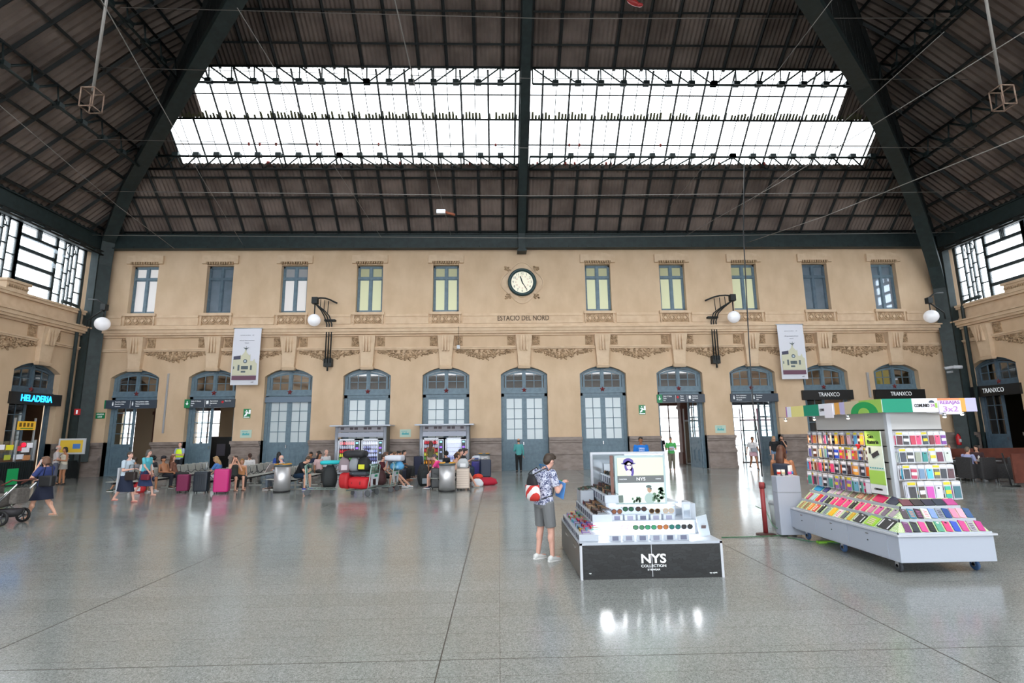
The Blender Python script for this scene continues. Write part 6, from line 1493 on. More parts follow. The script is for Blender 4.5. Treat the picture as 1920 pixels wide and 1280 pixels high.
MB().box(a.x-.3, b_.x+3, 22.97, 23.05, a.z-.4, a.z+.03).build('panel', M_WOODP, wp); MB().box(a.x-.3, b_.x+3, 22.98, 23.04, 0, a.z-.4).build('lower_panel', C('#241c1c'), wp)
dv = thing('cafe_divider', 'red brown panel screen on a black frame at the right edge', 'screen', (0, 0, 0)); p = G(1897, 912)
MB().box(p.x+.15, p.x+1.4, p.y-.03, p.y+.03, .12, 1.12).build('panel', M_WOODP, dv); mb = MB(); mb.tube([(p.x, p.y, 0), (p.x-.1, p.y+.05, 1.15)], .025, 6); mb.tube([(p.x-.35, p.y, .02), (p.x+.3, p.y, .02)], .025, 6); mb.build('frame', M_BLACK, dv)
def wicker(x, y, rz, label):
    t = thing('wicker_armchair', label, 'chair', (x, y, 0), rz)
    mb = MB(); rbox(mb, -.28, .28, -.28, .28, .3, .46, .05); mb.build('seat', M_WICK, t)
    mb = MB(); rbox(mb, -.3, -.2, -.3, .3, .12, .92, .04); mb.build('backrest', M_WICK, t)
    for s_ in (-1, 1): mb = MB(); rbox(mb, -.28, .26, *sorted((s_*.24, s_*.31)), .14, .66, .03); mb.build('armrest', M_WICK, t)
    for sx in (-.24, .22):
        for sy in (-.24, .24): MB().cyl((sx, sy), .018, 0, .3, 8).build('leg', M_ALU, t)
wc = gp(1823, 902); wicker(wc[0], wc[1], .15, 'dark wicker armchair with its back to the phone case kiosk'); wc2 = gp(1880, 903); wicker(wc2[0]+.1, wc2[1], 2.2, 'dark wicker armchair right of the cafe table, nearer the screen')
wicker(wc2[0]-.6, wc2[1]+.1, 1.6, 'dark wicker armchair in front of the cafe table'); wicker(wc2[0]+.9, wc2[1]+2.2, 2.6, 'dark wicker armchair behind the cafe table')
tb = thing('cafe_table', 'small cafe table with a pale metal top', 'table', (wc2[0]-.1, wc2[1]+1.0, 0)); MB().box(-.75, .8, -.38, .38, .72, .745).build('table_top', M_ALU, tb)
for s_ in (-.45, .45): MB().cyl((s_, 0), .03, 0, .72, 10).build('pedestal', M_BLACK, tb); MB().cyl((s_, 0), .22, 0, .02, 16).build('foot', M_BLACK, tb)
for k, (dx, c, h, nm, lab) in enumerate(((-.1, '#9ac0e0', .24, 'water_bottle', 'clear blue water bottle on the cafe table'), (.15, '#d8d0c8', .2, 'paper_cup', 'pale paper cup beside the water bottle on the cafe table'), (.5, '#c8a858', .12, 'food_box', 'straw coloured food box on the cafe table'))):
    t = thing(nm, lab, 'bottle' if k == 0 else 'cup' if k == 1 else 'box', (wc2[0]-.1+dx, wc2[1]+.9, .745)); MB().cyl((0, 0), .04, 0, h*.8, 10, 0, .035).build('body', C(c), t); MB().cyl((0, 0), .02, h*.8, h, 10).build('lid', M_WHITE, t)

# ------------------------------------------------------------------ pushchair
pc = thing('pushchair', 'grey pushchair with black wheels pushed by the woman in navy', 'pushchair', (0, 0, 0)); w0 = G(43, 984); pc.location = (w0.x-.42, w0.y+.15, 0); M_PF = mat('pushchair_alu', '#c8cacd', .25, .9); M_PG = noisy('taupe_fabric', '#57524e', '#6a6460', 20, .9)
mb = MB()      # local: +x is behind (towards the woman), front -x
for y in (-.27, .27):
    mb.tube([(0, y, .17), (-.55, y*.8, .62)], .02, 8); mb.tube([(-.62, y, .14), (-.05, y*.9, .72), (.02, y*.9, .8)], .02, 8); mb.tube([(-.25, y, .42), (.25, y, .98)], .02, 8)
mb.build('frame', M_PF, pc)
mb = MB(); mb.tube([(-.12, -.27, .95), (.12, -.27, 1.08), (.24, -.25, 1.06), (.3, 0, 1.06), (.24, .25, 1.06), (.12, .27, 1.08), (-.12, .27, .95)], .02, 8); mb.build('handlebar', C('#6a3a30', .5), pc)
for x, y, r, nm in ((0, -.3, .18, 'rear_wheel'), (0, .3, .18, 'rear_wheel'), (-.62, -.24, .13, 'front_wheel'), (-.62, .24, .13, 'front_wheel')):
    mb = MB(); rings = [[(x+r*q*cos(a), y+sy, r+r*q*sin(a)) for a in [2*pi*j/28 for j in range(28)]] for sy, q in ((-.02, .72), (-.028, .9), (-.015, 1), (.015, 1), (.028, .9), (.02, .72))]; mb.ring(rings, 0, True, False, True); w_ = mb.build(nm, mat('tyre_black', '#141416', .6), pc)
    mb = MB()
    for k in range(5): a = k*2*pi/5; mb.tube([(x, y, r), (x+r*.74*cos(a), y, r+r*.74*sin(a))], .014, 5)
    mb.tube([(x, y-.03, r), (x, y+.03, r)], .03, 10); mb.build('spokes', C('#3a3a3e'), w_)
mb = MB(); rings = []
for i in range(8):
    q = i/7; k = (.5, .85, .95, 1, 1, .98, .96, .95)[i]
    rings.append([(-.42+.36*k*cos(a), .23*k*sin(a), .40+.34*q) for a in [2*pi*j/20 for j in range(20)]])
mb.ring(rings, 0, True); mb.build('carrycot', M_PG, pc)
mb = MB(); rings = []
for i in range(8):
    a = -.2+1.9*i/7; rings.append([(-.5-.34*cos(a)*cos(b_)*1.0, .24*sin(b_), .74+.34*sin(a)*max(cos(b_), .0)+.0) for b_ in [-pi/2+pi*j/10 for j in range(11)]])
mb.ring(rings, 0, True, False); mb.build('hood', M_PG, pc)
mb = MB(); rings = [[(-.1+.3*cos(a)*k, .22*sin(a)*k, z) for a in [2*pi*j/16 for j in range(16)]] for z, k in ((.18, .7), (.24, 1), (.36, 1.05))]; mb.ring(rings, 0, True); mb.build('basket', C('#2c2a2e'), pc)
mb = MB(); rbox(mb, .02, .2, -.2, .2, .5, .86, .05); mb.build('changing_bag', M_PG, pc)
# ------------------------------------------------------------------ people
M_SK = {k: mat('skin_'+k, c, .5) for k, c in dict(light='#d9a58c', mid='#c08a6c', tan='#a8714f', dark='#7a4f38', pink='#dcaa98').items()}
M_EYE = mat('eye_dark', '#2a2018', .3)
REMESH = []
def limb(mb, a, b_, ra, rb, n=10, cap=True):
    a, b_ = V(a), V(b_); t = (b_-a); L_ = t.length; t.normalize()
    u = t.orthogonal().normalized(); w = t.cross(u); rings = []
    for q in (-.95, -.6, 0): rings.append([a+t*ra*q+(u*cos(2*pi*j/n)+w*sin(2*pi*j/n))*ra*sqrt(1-q*q) for j in range(n)])
    for q in (0, .6, .95): rings.append([b_+t*rb*q+(u*cos(2*pi*j/n)+w*sin(2*pi*j/n))*rb*sqrt(1-q*q) for j in range(n)])
    mb.ring(rings, 0, True)
def oval(mb, pts, n=16):
    """pts: (centre, rx(forward), ry(side), forward vec); loft of ellipses"""
    rings = []
    for i, (c, rx, ry, f) in enumerate(pts):
        c = V(c); f = V(f).normalized(); l = V((0, 1, 0)) if abs(f.y) < .9 else V((1, 0, 0)); l = (l-f*l.dot(f)).normalized()
        rings.append([c+f*rx*cos(2*pi*j/n)+l*ry*sin(2*pi*j/n) for j in range(n)])
    mb.ring(rings, 0, True)
def remesh(o, vox, smooth=2):
    md = o.modifiers.new('r', 'REMESH'); md.mode = 'VOXEL'; md.voxel_size = vox; md.use_smooth_shade = True
    if smooth: ms = o.modifiers.new('s', 'SMOOTH'); ms.iterations = smooth; ms.factor = .5
    REMESH.append(o)
def lerp(a, b_, q): return V(a)*(1-q)+V(b_)*q
POSE = {
 'stand': dict(hipL=(0, .09, .92), hipR=(0, -.09, .92), knL=(.02, .10, .50), knR=(.03, -.10, .50), anL=(-.02, .11, .09), anR=(.02, -.11, .09), chest=(0, 0, 1.32), neck=(0, 0, 1.47), head=(.03, 0, 1.63)),
 'walk': dict(hipL=(0, .09, .92), hipR=(0, -.09, .92), knL=(.18, .09, .54), knR=(-.06, -.09, .50), anL=(.30, .09, .10), anR=(-.30, -.09, .17), chest=(.02, 0, 1.32), neck=(.04, 0, 1.47), head=(.08, 0, 1.63)),
 'sit': dict(hipL=(0, .10, .53), hipR=(0, -.10, .53), knL=(.42, .15, .52), knR=(.42, -.15, .52), anL=(.44, .15, .09), anR=(.40, -.15, .09), chest=(-.06, 0, .93), neck=(-.05, 0, 1.08), head=(-.01, 0, 1.24)),
}
def person(label, x, y, face, h=1.7, pose='stand', skin='light', top=('tee', '#ffffff'), bot=('trousers', '#333333'), hair=('short', '#3a2a20'), shoes='#333333', arms=('down', 'down'), adj=None, lean=0.0, build_=1.0, vox=.013, z=0.0, headturn=0, extra=None, female=False, fingers=True, top_pattern=None):
    s = h/1.75; J = {k: V(v) for k, v in POSE[pose].items()}
    if lean:
        piv = V((0, 0, J['hipL'].z)); R = Matrix.Rotation(lean, 3, 'Y')
        for k in ('chest', 'neck', 'head'): J[k] = piv+R @ (J[k]-piv)
    for k, v in (adj or {}).items(): J[k] = V(v)
    up = (J['neck']-J['chest']).normalized(); bw = .175*build_*(.9 if female else 1)
    fw = V((1, 0, 0)); fw = (fw-up*fw.dot(up)).normalized()
    for sd, sg, mode in (('L', 1, arms[0]), ('R', -1, arms[1])):
        sh = J['neck']-up*.07+V((0, sg*(bw+.01), 0)); J['sh'+sd] = sh
        lap = J['hipL']*.5+J['hipR']*.5
        if isinstance(mode, tuple): el, wr = sh+V(mode[0])*1.0, sh+V(mode[1])
        elif mode == 'down': el, wr = sh+V((-.02, sg*.05, -.29)), sh+V((.05, sg*.07, -.54))
        elif mode == 'swing_f': el, wr = sh+V((.10, sg*.05, -.27)), sh+V((.28, sg*.03, -.46))
        elif mode == 'swing_b': el, wr = sh+V((-.16, sg*.06, -.25)), sh+V((-.20, sg*.08, -.50))
        elif mode == 'lap': el, wr = sh+V((.06, sg*.06, -.28)), V((.26, sg*.06, lap.z+.12))
        elif mode == 'phone': el, wr = sh+V((.10, sg*.05, -.27)), sh+V((.33, -sg*.08, -.12))
        elif mode == 'ear': el, wr = sh+V((.14, sg*.10, -.26)), J['head']+V((.06, sg*.11, -.06))
        elif mode == 'mouth': el, wr = sh+V((.20, sg*.04, -.24)), J['head']+V((.16, sg*.03, -.10))
        elif mode == 'hold': el, wr = sh+V((.04, sg*.05, -.29)), sh+V((.30, -sg*.10, -.24))
        elif mode == 'knee': el, wr = sh+V((.16, sg*.03, -.24)), V((.36, sg*.10, lap.z+.10))
        elif mode == 'push': el, wr = sh+V((.10, sg*.05, -.27)), sh+V((.36, sg*.02, -.32))
        J['el'+sd], J['wr'+sd] = el, wr
    root = thing('person', label, 'person', (x, y, z), face); root.scale = (s, s, s)
    mb = MB(); B = build_
    pel = (J['hipL']+J['hipR'])/2; ch = J['chest']; nk = J['neck']; hd = J['head']
    sp = (ch-pel).normalized(); fs = V((1, 0, 0)); fs = (fs-sp*fs.dot(sp)).normalized()
    wst = lerp(pel, ch, .42)
    torso = [(pel-sp*.09, .085*B, .12*B, fs), (pel-sp*.03, .11*B, .155*B, fs), (pel+sp*.05, .105*B, .158*B, fs), (wst, .092*B, .135*B, fs), (lerp(wst, ch, .6), .105*B, .15*B, fs), (ch+up*.03, .112*B, .165*B, fw), (nk-up*.06, .085*B, .155*B, fw), (nk-up*.015, .06, .09, fw), (nk+up*.02, .05, .055, fw)]
    oval(mb, torso)
    limb(mb, nk-up*.02, hd-V((0, 0, .07))*1.0, .052, .048)
    # head: skull, jaw, nose, ears
    ht = Matrix.Rotation(headturn, 3, 'Z'); hdir = (hd-nk).normalized(); pitch = atan2(hdir.x, max(hdir.z, .1))-.18
    HR = ht @ Matrix.Rotation(max(-.6, min(pitch*.9, 1.1)), 3, 'Y')
    def hp(a, b_, c): return hd+HR @ V((a, b_, c))
    mb.ball(hp(-.008, 0, .02), (.092, .075, .10), 16, 12, 0, HR); mb.ball(hp(.03, 0, -.045), (.062, .054, .062), 14, 10, 0, HR)
    mb.ball(hp(.05, 0, -.075), (.03, .03, .028), 10, 8, 0, HR); mb.ball(hp(.097, 0, -.012), (.014, .012, .022), 8, 6, 0, HR); mb.ball(hp(.09, 0, .012), (.012, .009, .03), 8, 6, 0, HR)
    for sg in (-1, 1): mb.ball(hp(-.005, sg*.077, -.005), (.018, .010, .03), 8, 6, 0, HR)
    mb.ball(hp(.085, 0, -.052), (.012, .022, .008), 8, 6, 0, HR)
    hands = []
    for sd, sg in (('L', 1), ('R', -1)):
        limb(mb, J['sh'+sd], J['el'+sd], .046*B, .036*B); limb(mb, J['el'+sd], J['wr'+sd], .037*B, .025)
        d = (J['wr'+sd]-J['el'+sd]).normalized(); pc_ = J['wr'+sd]+d*.05
        sidev = d.cross(V((0, 0, 1))); sidev = sidev.normalized() if sidev.length > .2 else V((0, 1, 0)); nrm = sidev.cross(d).normalized()
        if arms[0 if sd == 'L' else 1] == 'down' or (isinstance(arms[0], str) and 'swing' in arms[0 if sd == 'L' else 1]): sidev = V((1, 0, 0)); sidev = (sidev-d*sidev.dot(d)).normalized(); nrm = d.cross(sidev)
        if d.dot(V((0, 0, 1))) > .3: inward = -nrm
        rings = []
        for q, wd in ((-.02, .026), (.01, .034), (.05, .041), (.085, .040), (.095, .034)):
            c = J['wr'+sd]+d*q; rings.append([c+sidev*wd*cos(a)+nrm*.016*sin(a) for a in [2*pi*j/10 for j in range(10)]])
        mb.ring(rings, 0, True)
        curl = -nrm*sg if abs(nrm.y) > .5 else -nrm
        if fingers:
            for k, ln in enumerate((.066, .078, .072, .056)):
                b0 = J['wr'+sd]+d*.085+sidev*(.030-.020*k); k1 = b0+d*ln*.5+curl*.012; k2 = k1+d*ln*.32+curl*.028; k3 = k2+d*ln*.12+curl*.026
                hands.append(([b0-d*.012, b0, k1, k2, k3], [.0088, .0088, .0082, .0074, .006]))
            b0 = J['wr'+sd]+d*.025+sidev*.032; hands.append(([b0-sidev*.01, b0, b0+d*.028+sidev*.022+curl*.008, b0+d*.058+sidev*.026+curl*.018], [.011, .0115, .010, .008]))
        limb(mb, J['hip'+sd], J['kn'+sd], .082*B, .056*B, 12); 
        kn, an = J['kn'+sd], J['an'+sd]; dd = (an-kn).normalized()
        cv = (kn-J['hip'+sd]).normalized(); back = (-fs if pose != 'sit' else V((-1, 0, 0))); back = (back-dd*back.dot(dd)); back = back.normalized() if back.length > .01 else V((-1, 0, 0))
        limb(mb, kn, an, .054*B, .036, 12); mb.ball(lerp(kn, an, .32)+back*.016, (.048*B, .048*B, .10), 10, 8)
        ft = V((1, 0, 0)); tip = an+ft*.14+V((0, 0, -.055)); limb(mb, an+V((-.02, 0, -.045)), tip, .036, .030, 10)
    if female: 
        for sg in (-1, 1): mb.ball(ch+fw*.075*B+V((0, sg*.07, 0))-up*.0, (.055, .06, .055), 10, 8)
    body = mb.build('body', M_SK[skin], root, fix=False); remesh(body, vox, 1); body['_h'] = 1; HAND[body.name] = hands
    ey = MB()
    for sg in (-1, 1): ey.ball(hp(.079, sg*.031, .012), (.008, .011, .008), 8, 6, 0, HR)
    ey.build('eyes', M_EYE, root)
    bm_ = MB()
    for sg in (-1, 1): bm_.tube([hp(.084, sg*.018, .034), hp(.086, sg*.032, .040), hp(.076, sg*.05, .034)], .0045, 5)
    bm_.build('eyebrows', C(hair[1] if hair[0] != 'bald' else '#8a8078'), root)
    lp = MB(); lp.ball(hp(.093, 0, -.052), (.006, .020, .006), 8, 5, 0, HR); lp.build('lips', C('#a05a50'), root)
    # hair
    hk, hc = hair; mh = mat('hair_'+hc.lstrip('#'), hc, .55)
    if hk != 'bald' and hk != 'fringe' or True:
        hm = MB()
        if hk == 'fringe':        # bald crown with hair at the sides
            for sg in (-1, 1): hm.ball(hp(-.03, sg*.055, -.005), (.055, .03, .045), 12, 8, 0, HR)
            hm.ball(hp(-.075, 0, -.01), (.03, .06, .05), 12, 8, 0, HR)
        elif hk != 'bald':
            hm.ball(hp(-.022, 0, .038), (.096, .083, .095), 16, 12, 0, HR); hm.ball(hp(-.05, 0, -.0), (.062, .078, .085), 14, 10, 0, HR)
            hm.ball(hp(.045, .02, .085), (.048, .055, .035), 10, 8, 0, HR)
            if hk == 'quiff': hm.ball(hp(.075, 0, .10), (.042, .05, .038), 10, 8, 0, HR); hm.ball(hp(.02, 0, .115), (.06, .055, .035), 10, 8, 0, HR)
            if hk in ('bob', 'long', 'verylong'):
                ln = {'bob': .13, 'long': .28, 'verylong': .42}[hk]
                bk = -fw*.045; base = hd+HR @ V((-.055, 0, -.02)); sh_ = nk-up*.02-fw*.10
                end = lerp(base, sh_, 1)+(-up)*(ln-.16) if ln > .16 else base-V((0, 0, ln))
                mid = lerp(base, end, .45)-fw*.02
                oval(hm, [(base+V((0, 0, .05)), .06, .075, fw), (base, .065, .085, fw), (mid, .06, .09, fw), (lerp(mid, end, .6), .045, .085, fw), (end, .02, .045, fw)], 12)
                for sg in (-1, 1): limb(hm, hp(-.01, sg*.075, .02), hp(-.02, sg*.078, -.07 if hk == 'bob' else -.14), .03, .022, 8)
            if hk in ('pony', 'bun'):
                if hk == 'bun': hm.ball(hp(-.10, 0, .09), (.045, .045, .045), 10, 8)
                else: limb(hm, hp(-.10, 0, .05), hp(-.15, 0, -.06), .032, .026, 8); limb(hm, hp(-.15, 0, -.06), hp(-.13, 0, -.2), .026, .01, 8)
            if hk == 'curly':
                rnd = random.Random(7)
                for i in range(34):
                    a, b_ = rnd.uniform(.9, 5.4), rnd.uniform(-.7, 1.3); hm.ball(hp(-.02+.10*cos(b_)*cos(a), .098*cos(b_)*sin(a), .02+.10*sin(b_)), .034, 7, 5)
        if hm.v:
            if hk == 'bald': pass
            hb_ = hm.build('hair', mh, root, fix=False); remesh(hb_, min(vox, .011), 0)
    # clothes
    def shell(nm, mb2, col, vx=None, pat=None):
        o = mb2.build(nm, pat or C(col, .8), root, fix=False); remesh(o, vx or vox, 3); return o
    kind, col = top[0], top[1]
    if kind != 'bare':
        m = MB(); e_ = .016
        lowT = pel-sp*(.03 if kind != 'blouse' else .06)
        rngs = [(lowT, .118*B+e_, .162*B+e_, fs), (pel+sp*.05, .112*B+e_, .160*B+e_, fs), (wst, .10*B+e_, .14*B+e_, fs), (lerp(wst, ch, .6), .108*B+e_, .152*B+e_, fs), (ch+up*.03, .116*B+e_, .168*B+e_, fw)]
        if kind in ('tee', 'shirt', 'blouse', 'long'): rngs += [(nk-up*.062, .088*B+e_, .158*B+e_, fw), (nk-up*.022, .066+e_, .098+e_, fw), (nk-up*.008, .05+e_*.6, .062+e_*.6, fw)]
        elif kind == 'tank': rngs += [(nk-up*.07, .09*B+e_, .125*B, fw), (nk-up*.045, .075, .10, fw)]
        elif kind == 'strap': rngs += [(ch+up*.06, .11*B+e_, .14*B, fw)]
        oval(m, rngs)
        if female:
            for sg in (-1, 1): m.ball(ch+fw*.082*B+V((0, sg*.068, 0)), (.062, .064, .06), 10, 8)
        if kind in ('tee', 'shirt', 'blouse', 'long'):
            for sd in 'LR':
                a, b_ = J['sh'+sd], J['el'+sd]
                if kind == 'long': m.ball(a, .066*B, 12, 9); limb(m, a, b_, .062*B, .05); limb(m, b_, lerp(b_, J['wr'+sd], .93), .05, .036)
                else: m.ball(a, .068*B, 12, 9); oval_dir(m, lerp(a, b_, -.05), lerp(a, b_, .72), .066*B, .06*B)
        if kind == 'strap':
            for sg in (-1, 1): m2 = MB(); m2.tube([ch+up*.05+fw*.11*B+V((0, sg*.08, 0)), nk-up*.03+V((0, sg*.1, 0)), ch+up*.04-fw*.11*B+V((0, sg*.08, 0))], .009, 6); m2.build('strap', C(col), root)
        shell('top' if kind in ('tank', 'strap', 'blouse') else 'shirt', m, col, None, top_pattern)
    kind, col = bot[0], bot[1]
    m = MB(); e_ = .018
    if kind in ('trousers', 'shorts', 'minishorts'):
        oval(m, [(pel-sp*.08, .10*B+e_, .145*B+e_, fs), (pel-sp*.03, .112*B+e_, .158*B+e_, fs), (pel+sp*.06, .108*B+e_, .158*B+e_*.8, fs), (pel+sp*.09, .10*B+e_, .15*B+e_*.8, fs)])
        for sd in 'LR':
            a, b_, c = J['hip'+sd], J['kn'+sd], J['an'+sd]; m.ball(a, .09*B+e_*.5, 12, 9)
            if kind == 'minishorts': oval_dir(m, a, lerp(a, b_, .35), .088*B+e_, .088*B+e_)
            elif kind == 'shorts': oval_dir(m, a, lerp(a, b_, .92), .086*B+e_, .068*B+e_)
            else: limb(m, a, b_, .086*B+e_, .062*B+e_); oval_dir(m, b_, lerp(b_, c, .97), .06*B+e_, .05+e_*.6); m.ball(b_, .06*B+e_, 12, 9)
        shell('shorts' if kind != 'trousers' else 'trousers', m, col)
    elif kind in ('skirt', 'longskirt', 'miniskirt'):
        q = {'skirt': .95, 'longskirt': 1.35, 'miniskirt': .5}[kind]
        kc = (J['knL']+J['knR'])/2; ac = (J['anL']+J['anR'])/2
        if pose != 'sit':
            end = lerp(pel, kc, q) if q <= 1 else lerp(kc, ac, q-1)
            hw_ = abs(J['knL'].x-J['knR'].x)/2*min(q, 1)
            oval(m, [(pel+sp*.10, .105*B+e_, .142*B+e_, fs), (pel-sp*.02, .118*B+e_, .165*B+e_, fs), (lerp(pel, end, .5), .13*B+hw_*.5+e_, .17*B+e_, fs), (end, .14*B+hw_+e_*1.4, .18*B+e_, fs)], 20)
        else:
            oval(m, [(pel-sp*.08, .10*B+e_, .145*B+e_, fs), (pel-sp*.03, .112*B+e_, .158*B+e_, fs), (pel+sp*.09, .10*B+e_, .15*B+e_*.8, fs)])
            kk_ = lerp(pel, kc, min(q, .9)); oval(m, [(pel, .11*B+e_, .17*B, V((0, 0, 1))), (lerp(pel, kk_, .5), .1*B+e_, .19*B, V((0, 0, 1))), (kk_, .085+e_, .2*B, V((0, 0, 1)))])
        shell('skirt', m, col)
    # shoes
    if shoes:
        sandal = shoes.startswith('s')
        c_ = shoes[1:] if sandal else shoes
        for sd in 'LR':
            an = J['an'+sd]; m = MB(); zb = an.z-.09
            if sandal:
                sol = [(an.x-.075+.24*q, an.y+.04*w_, zb+.008) for q, w_ in ((0, -.6), (.5, -.85), (.85, -1), (1, 0), (.85, 1), (.5, .85), (0, .6))]
                m.prism([(a, b_) for a, b_, _ in sol], .02, 'z', zb); m.tube([(an.x+.08, an.y-.045, zb+.01), (an.x+.08, an.y, zb+.062), (an.x+.08, an.y+.045, zb+.01)], .009, 6); m.tube([(an.x-.04, an.y-.04, zb+.02), (an.x-.01, an.y, zb+.11), (an.x-.04, an.y+.04, zb+.02)], .008, 6)
                m.build('sandal', C(c_), root)
            else:
                rg = []
                for q, w_, hh in ((-.085, .022, .045), (-.075, .036, .085), (-.03, .040, .10), (.03, .041, .085), (.09, .046, .06), (.15, .040, .05), (.175, .018, .03)):
                    rg.append([(an.x+q, an.y+w_*cos(t_), zb+.0+max(0, hh*(.5+.5*sin(t_)))) for t_ in [2*pi*j/14 for j in range(14)]])
                m.ring(rg, 0, True); m.build('shoe', C(c_, .6), root)
                m = MB(); m.prism([(an.x-.09+.27*q, an.y+.046*w_) for q, w_ in ((0, -.5), (.25, -.85), (.6, -.95), (.9, -.8), (1, 0), (.9, .8), (.6, .95), (.25, .85), (0, .5))], .022, 'z', zb); m.build('sole', C('#e6e6e4' if c_ != '#111111' else '#111111', .6), root)
    J['HR'] = HR; J['fw'] = fw; J['up'] = up; J['ch'] = ch; J['pel'] = pel; J['nk'] = nk
    return root, J
HAND = {}
def oval_dir(mb, a, b_, ra, rb, n=14):
    a, b_ = V(a), V(b_); t = (b_-a).normalized(); u = t.orthogonal().normalized(); w = t.cross(u)
    mb.ring([[c+(u*cos(2*pi*j/n)+w*sin(2*pi*j/n))*r for j in range(n)] for c, r in ((a, ra), (lerp(a, b_, .5), (ra+rb)/2), (b_, rb))], 0, True)
def wpt(root, p):  # local joint to world
    s = root.scale[0]; a = root.rotation_euler[2]; p = V(p)*s
    return V((root.location[0]+p.x*cos(a)-p.y*sin(a), root.location[1]+p.x*sin(a)+p.y*cos(a), root.location[2]+p.z))
def carry(name, label, cat, root, p, build_fn):
    t = thing(name, label, cat, wpt(root, p), root.rotation_euler[2]); build_fn(t); return t
SEAT_Z = -.005

# 1. youth at the sunglasses stand
M_FLOR = mat('blue_flower_shirt', '#c6c9da', .8); nt, b, L = nodes(M_FLOR); tc = nt.nodes.new('ShaderNodeTexCoord'); n1 = nt.nodes.new('ShaderNodeTexNoise'); n1.inputs['Scale'].default_value = 26; n1.inputs['Detail'].default_value = 5; n1.inputs['Distortion'].default_value = 1.5
r_ = nt.nodes.new('ShaderNodeValToRGB'); r_.color_ramp.interpolation = 'CONSTANT'; e = r_.color_ramp.elements; e[0].color = srgb('#3f4668'); e[1].color = srgb('#c9ccdc'); e[1].position = .5; e2 = r_.color_ramp.elements.new(.44); e2.color = srgb('#7d84a6')
L(tc.outputs['Object'], n1.inputs['Vector']); L(n1.outputs['Fac'], r_.inputs[0]); L(r_.outputs[0], b.inputs['Base Color'])
mn = G(1022, 1050)
A_, JA = person('young person in a blue flowered shirt and grey shorts at the sunglasses stand', mn.x, mn.y, radians(36), 1.76, 'stand', 'pink', ('shirt', '#c6c9da'), ('shorts', '#6f7173'), ('quiff', '#3b2d22'), '#d8d9d8',
    arms=(((.06, .05, -.28), (.29, -.08, -.20)), ((.06, -.06, -.28), (.29, .05, -.17))), vox=.0075, build_=1.1, adj=dict(head=(.14, 0, 1.585), neck=(.045, 0, 1.46), anL=(-.02, .15, .09), anR=(.05, -.13, .09), knL=(.03, .13, .50), knR=(.04, -.12, .50)), top_pattern=M_FLOR)
bg = bag('drawstring_bag', 0, 0, 0, 0, (.11, .26, .42), '#1c1c20', 'black, red and white drawstring bag on the back of the young person in shorts', 'bag', False, seed=21)
bp_ = wpt(A_, (-.225, 0, .97)); bg.location = bp_; bg.rotation_euler = (0, -.08, radians(36))
mb = MB(); rg = []
for i in range(6):
    q = i/5; k = (.82, 1.03, 1.1, 1.07, 1.03, .98)[i]; rg.append([(.07*k*cos(a)*1.12, .14*k*sin(a)*1.1, .0+.25*q) for a in [2*pi*(j+.5)/16 for j in range(16)]])
M_RW = mat('red_white_print', '#d8d4d4', .7); nt, b, L = nodes(M_RW); tc = nt.nodes.new('ShaderNodeTexCoord'); wv = nt.nodes.new('ShaderNodeTexWave'); wv.inputs['Scale'].default_value = 3.2; wv.inputs['Distortion'].default_value = 2.5; wv.bands_direction = 'DIAGONAL'
r_ = nt.nodes.new('ShaderNodeValToRGB'); r_.color_ramp.interpolation = 'CONSTANT'; e = r_.color_ramp.elements; e[0].color = srgb('#e6e2e2'); e[1].color = srgb('#c8342c'); e[1].position = .55
L(tc.outputs['Object'], wv.inputs['Vector']); L(wv.outputs[0], r_.inputs[0]); L(r_.outputs[0], b.inputs['Base Color'])
mb.ring(rg, 0, True); mb.build('printed_lower_half', M_RW, bg)
mb = MB()
for sg in (-1, 1):
    mb.tube([(-.02, sg*.06, .42), (.08, sg*.11, .46), (.22, sg*.12, .50), (.33, sg*.135, .40), (.35, sg*.16, .22), (.26, sg*.2, .06), (.05, sg*.15, .02)], .009, 6)
mb.build('shoulder_cord', M_BLACK, bg)
def _lan(t): mb = MB(); mb.tube([(-.09, 0, .12), (-.03, .08, .10), (.07, .07, .0), (.115, .01, -.12), (.07, -.06, .0), (-.03, -.08, .10), (-.09, 0, .12)], .009, 6); mb.build('ribbon', C('#1c5f96'), t)
carry('lanyard', 'blue lanyard around the neck of the young person in shorts', 'lanyard', A_, (.02, 0, 1.42), _lan)
def _fold(t): mb = MB(); mb.cbox((0, 0, 0), (.02, .19, .27), 0, Matrix.Rotation(.25, 3, 'X')); mb.build('cover', C('#5f9be0'), t)
carry('folder', 'light blue folder held by the young person in shorts', 'folder', A_, (.24, -.16, 1.12), _fold)
def _gp(t): mb = MB(); mb.ball((0, 0, 0), (.03, .02, .02), 10, 6); mb.build('frame_part', C('#3a8a3a'), t)
carry('green_glasses', 'small green glasses in the hands of the young person in shorts', 'sunglasses', A_, (.40, -.01, 1.24), _gp)

# standing and walking people
wm = G(76, 973)
Wn, JW = person('person in a navy blouse and skirt pushing a pushchair with a phone at the ear', wm.x, wm.y, pi, 1.60, 'walk', 'light', ('blouse', '#2c3a70'), ('skirt', '#151c34'), ('bob', '#6a4a38'), 's#b0a090', arms=('ear', 'push'), build_=1.18, female=True, vox=.010)
def _hb(t): bagm(t, .34, .16, .28, '#17181b')
def bagm(t, w, d, h, col, strap=.3):
    mb = MB(); rbox(mb, -w/2, w/2, -d/2, d/2, 0, h, .04); mb.build('bag_body', C(col, .5), t, bevel=.01); mb = MB(); mb.tube([(-w*.35, 0, h-.02), (-w*.2, 0, h+strap), (w*.2, 0, h+strap), (w*.35, 0, h-.02)], .01, 6); mb.build('strap', C(col, .5), t)
carry('handbag', 'black shoulder bag behind the person with the pushchair', 'bag', Wn, (-.22, .22, .92), _hb)
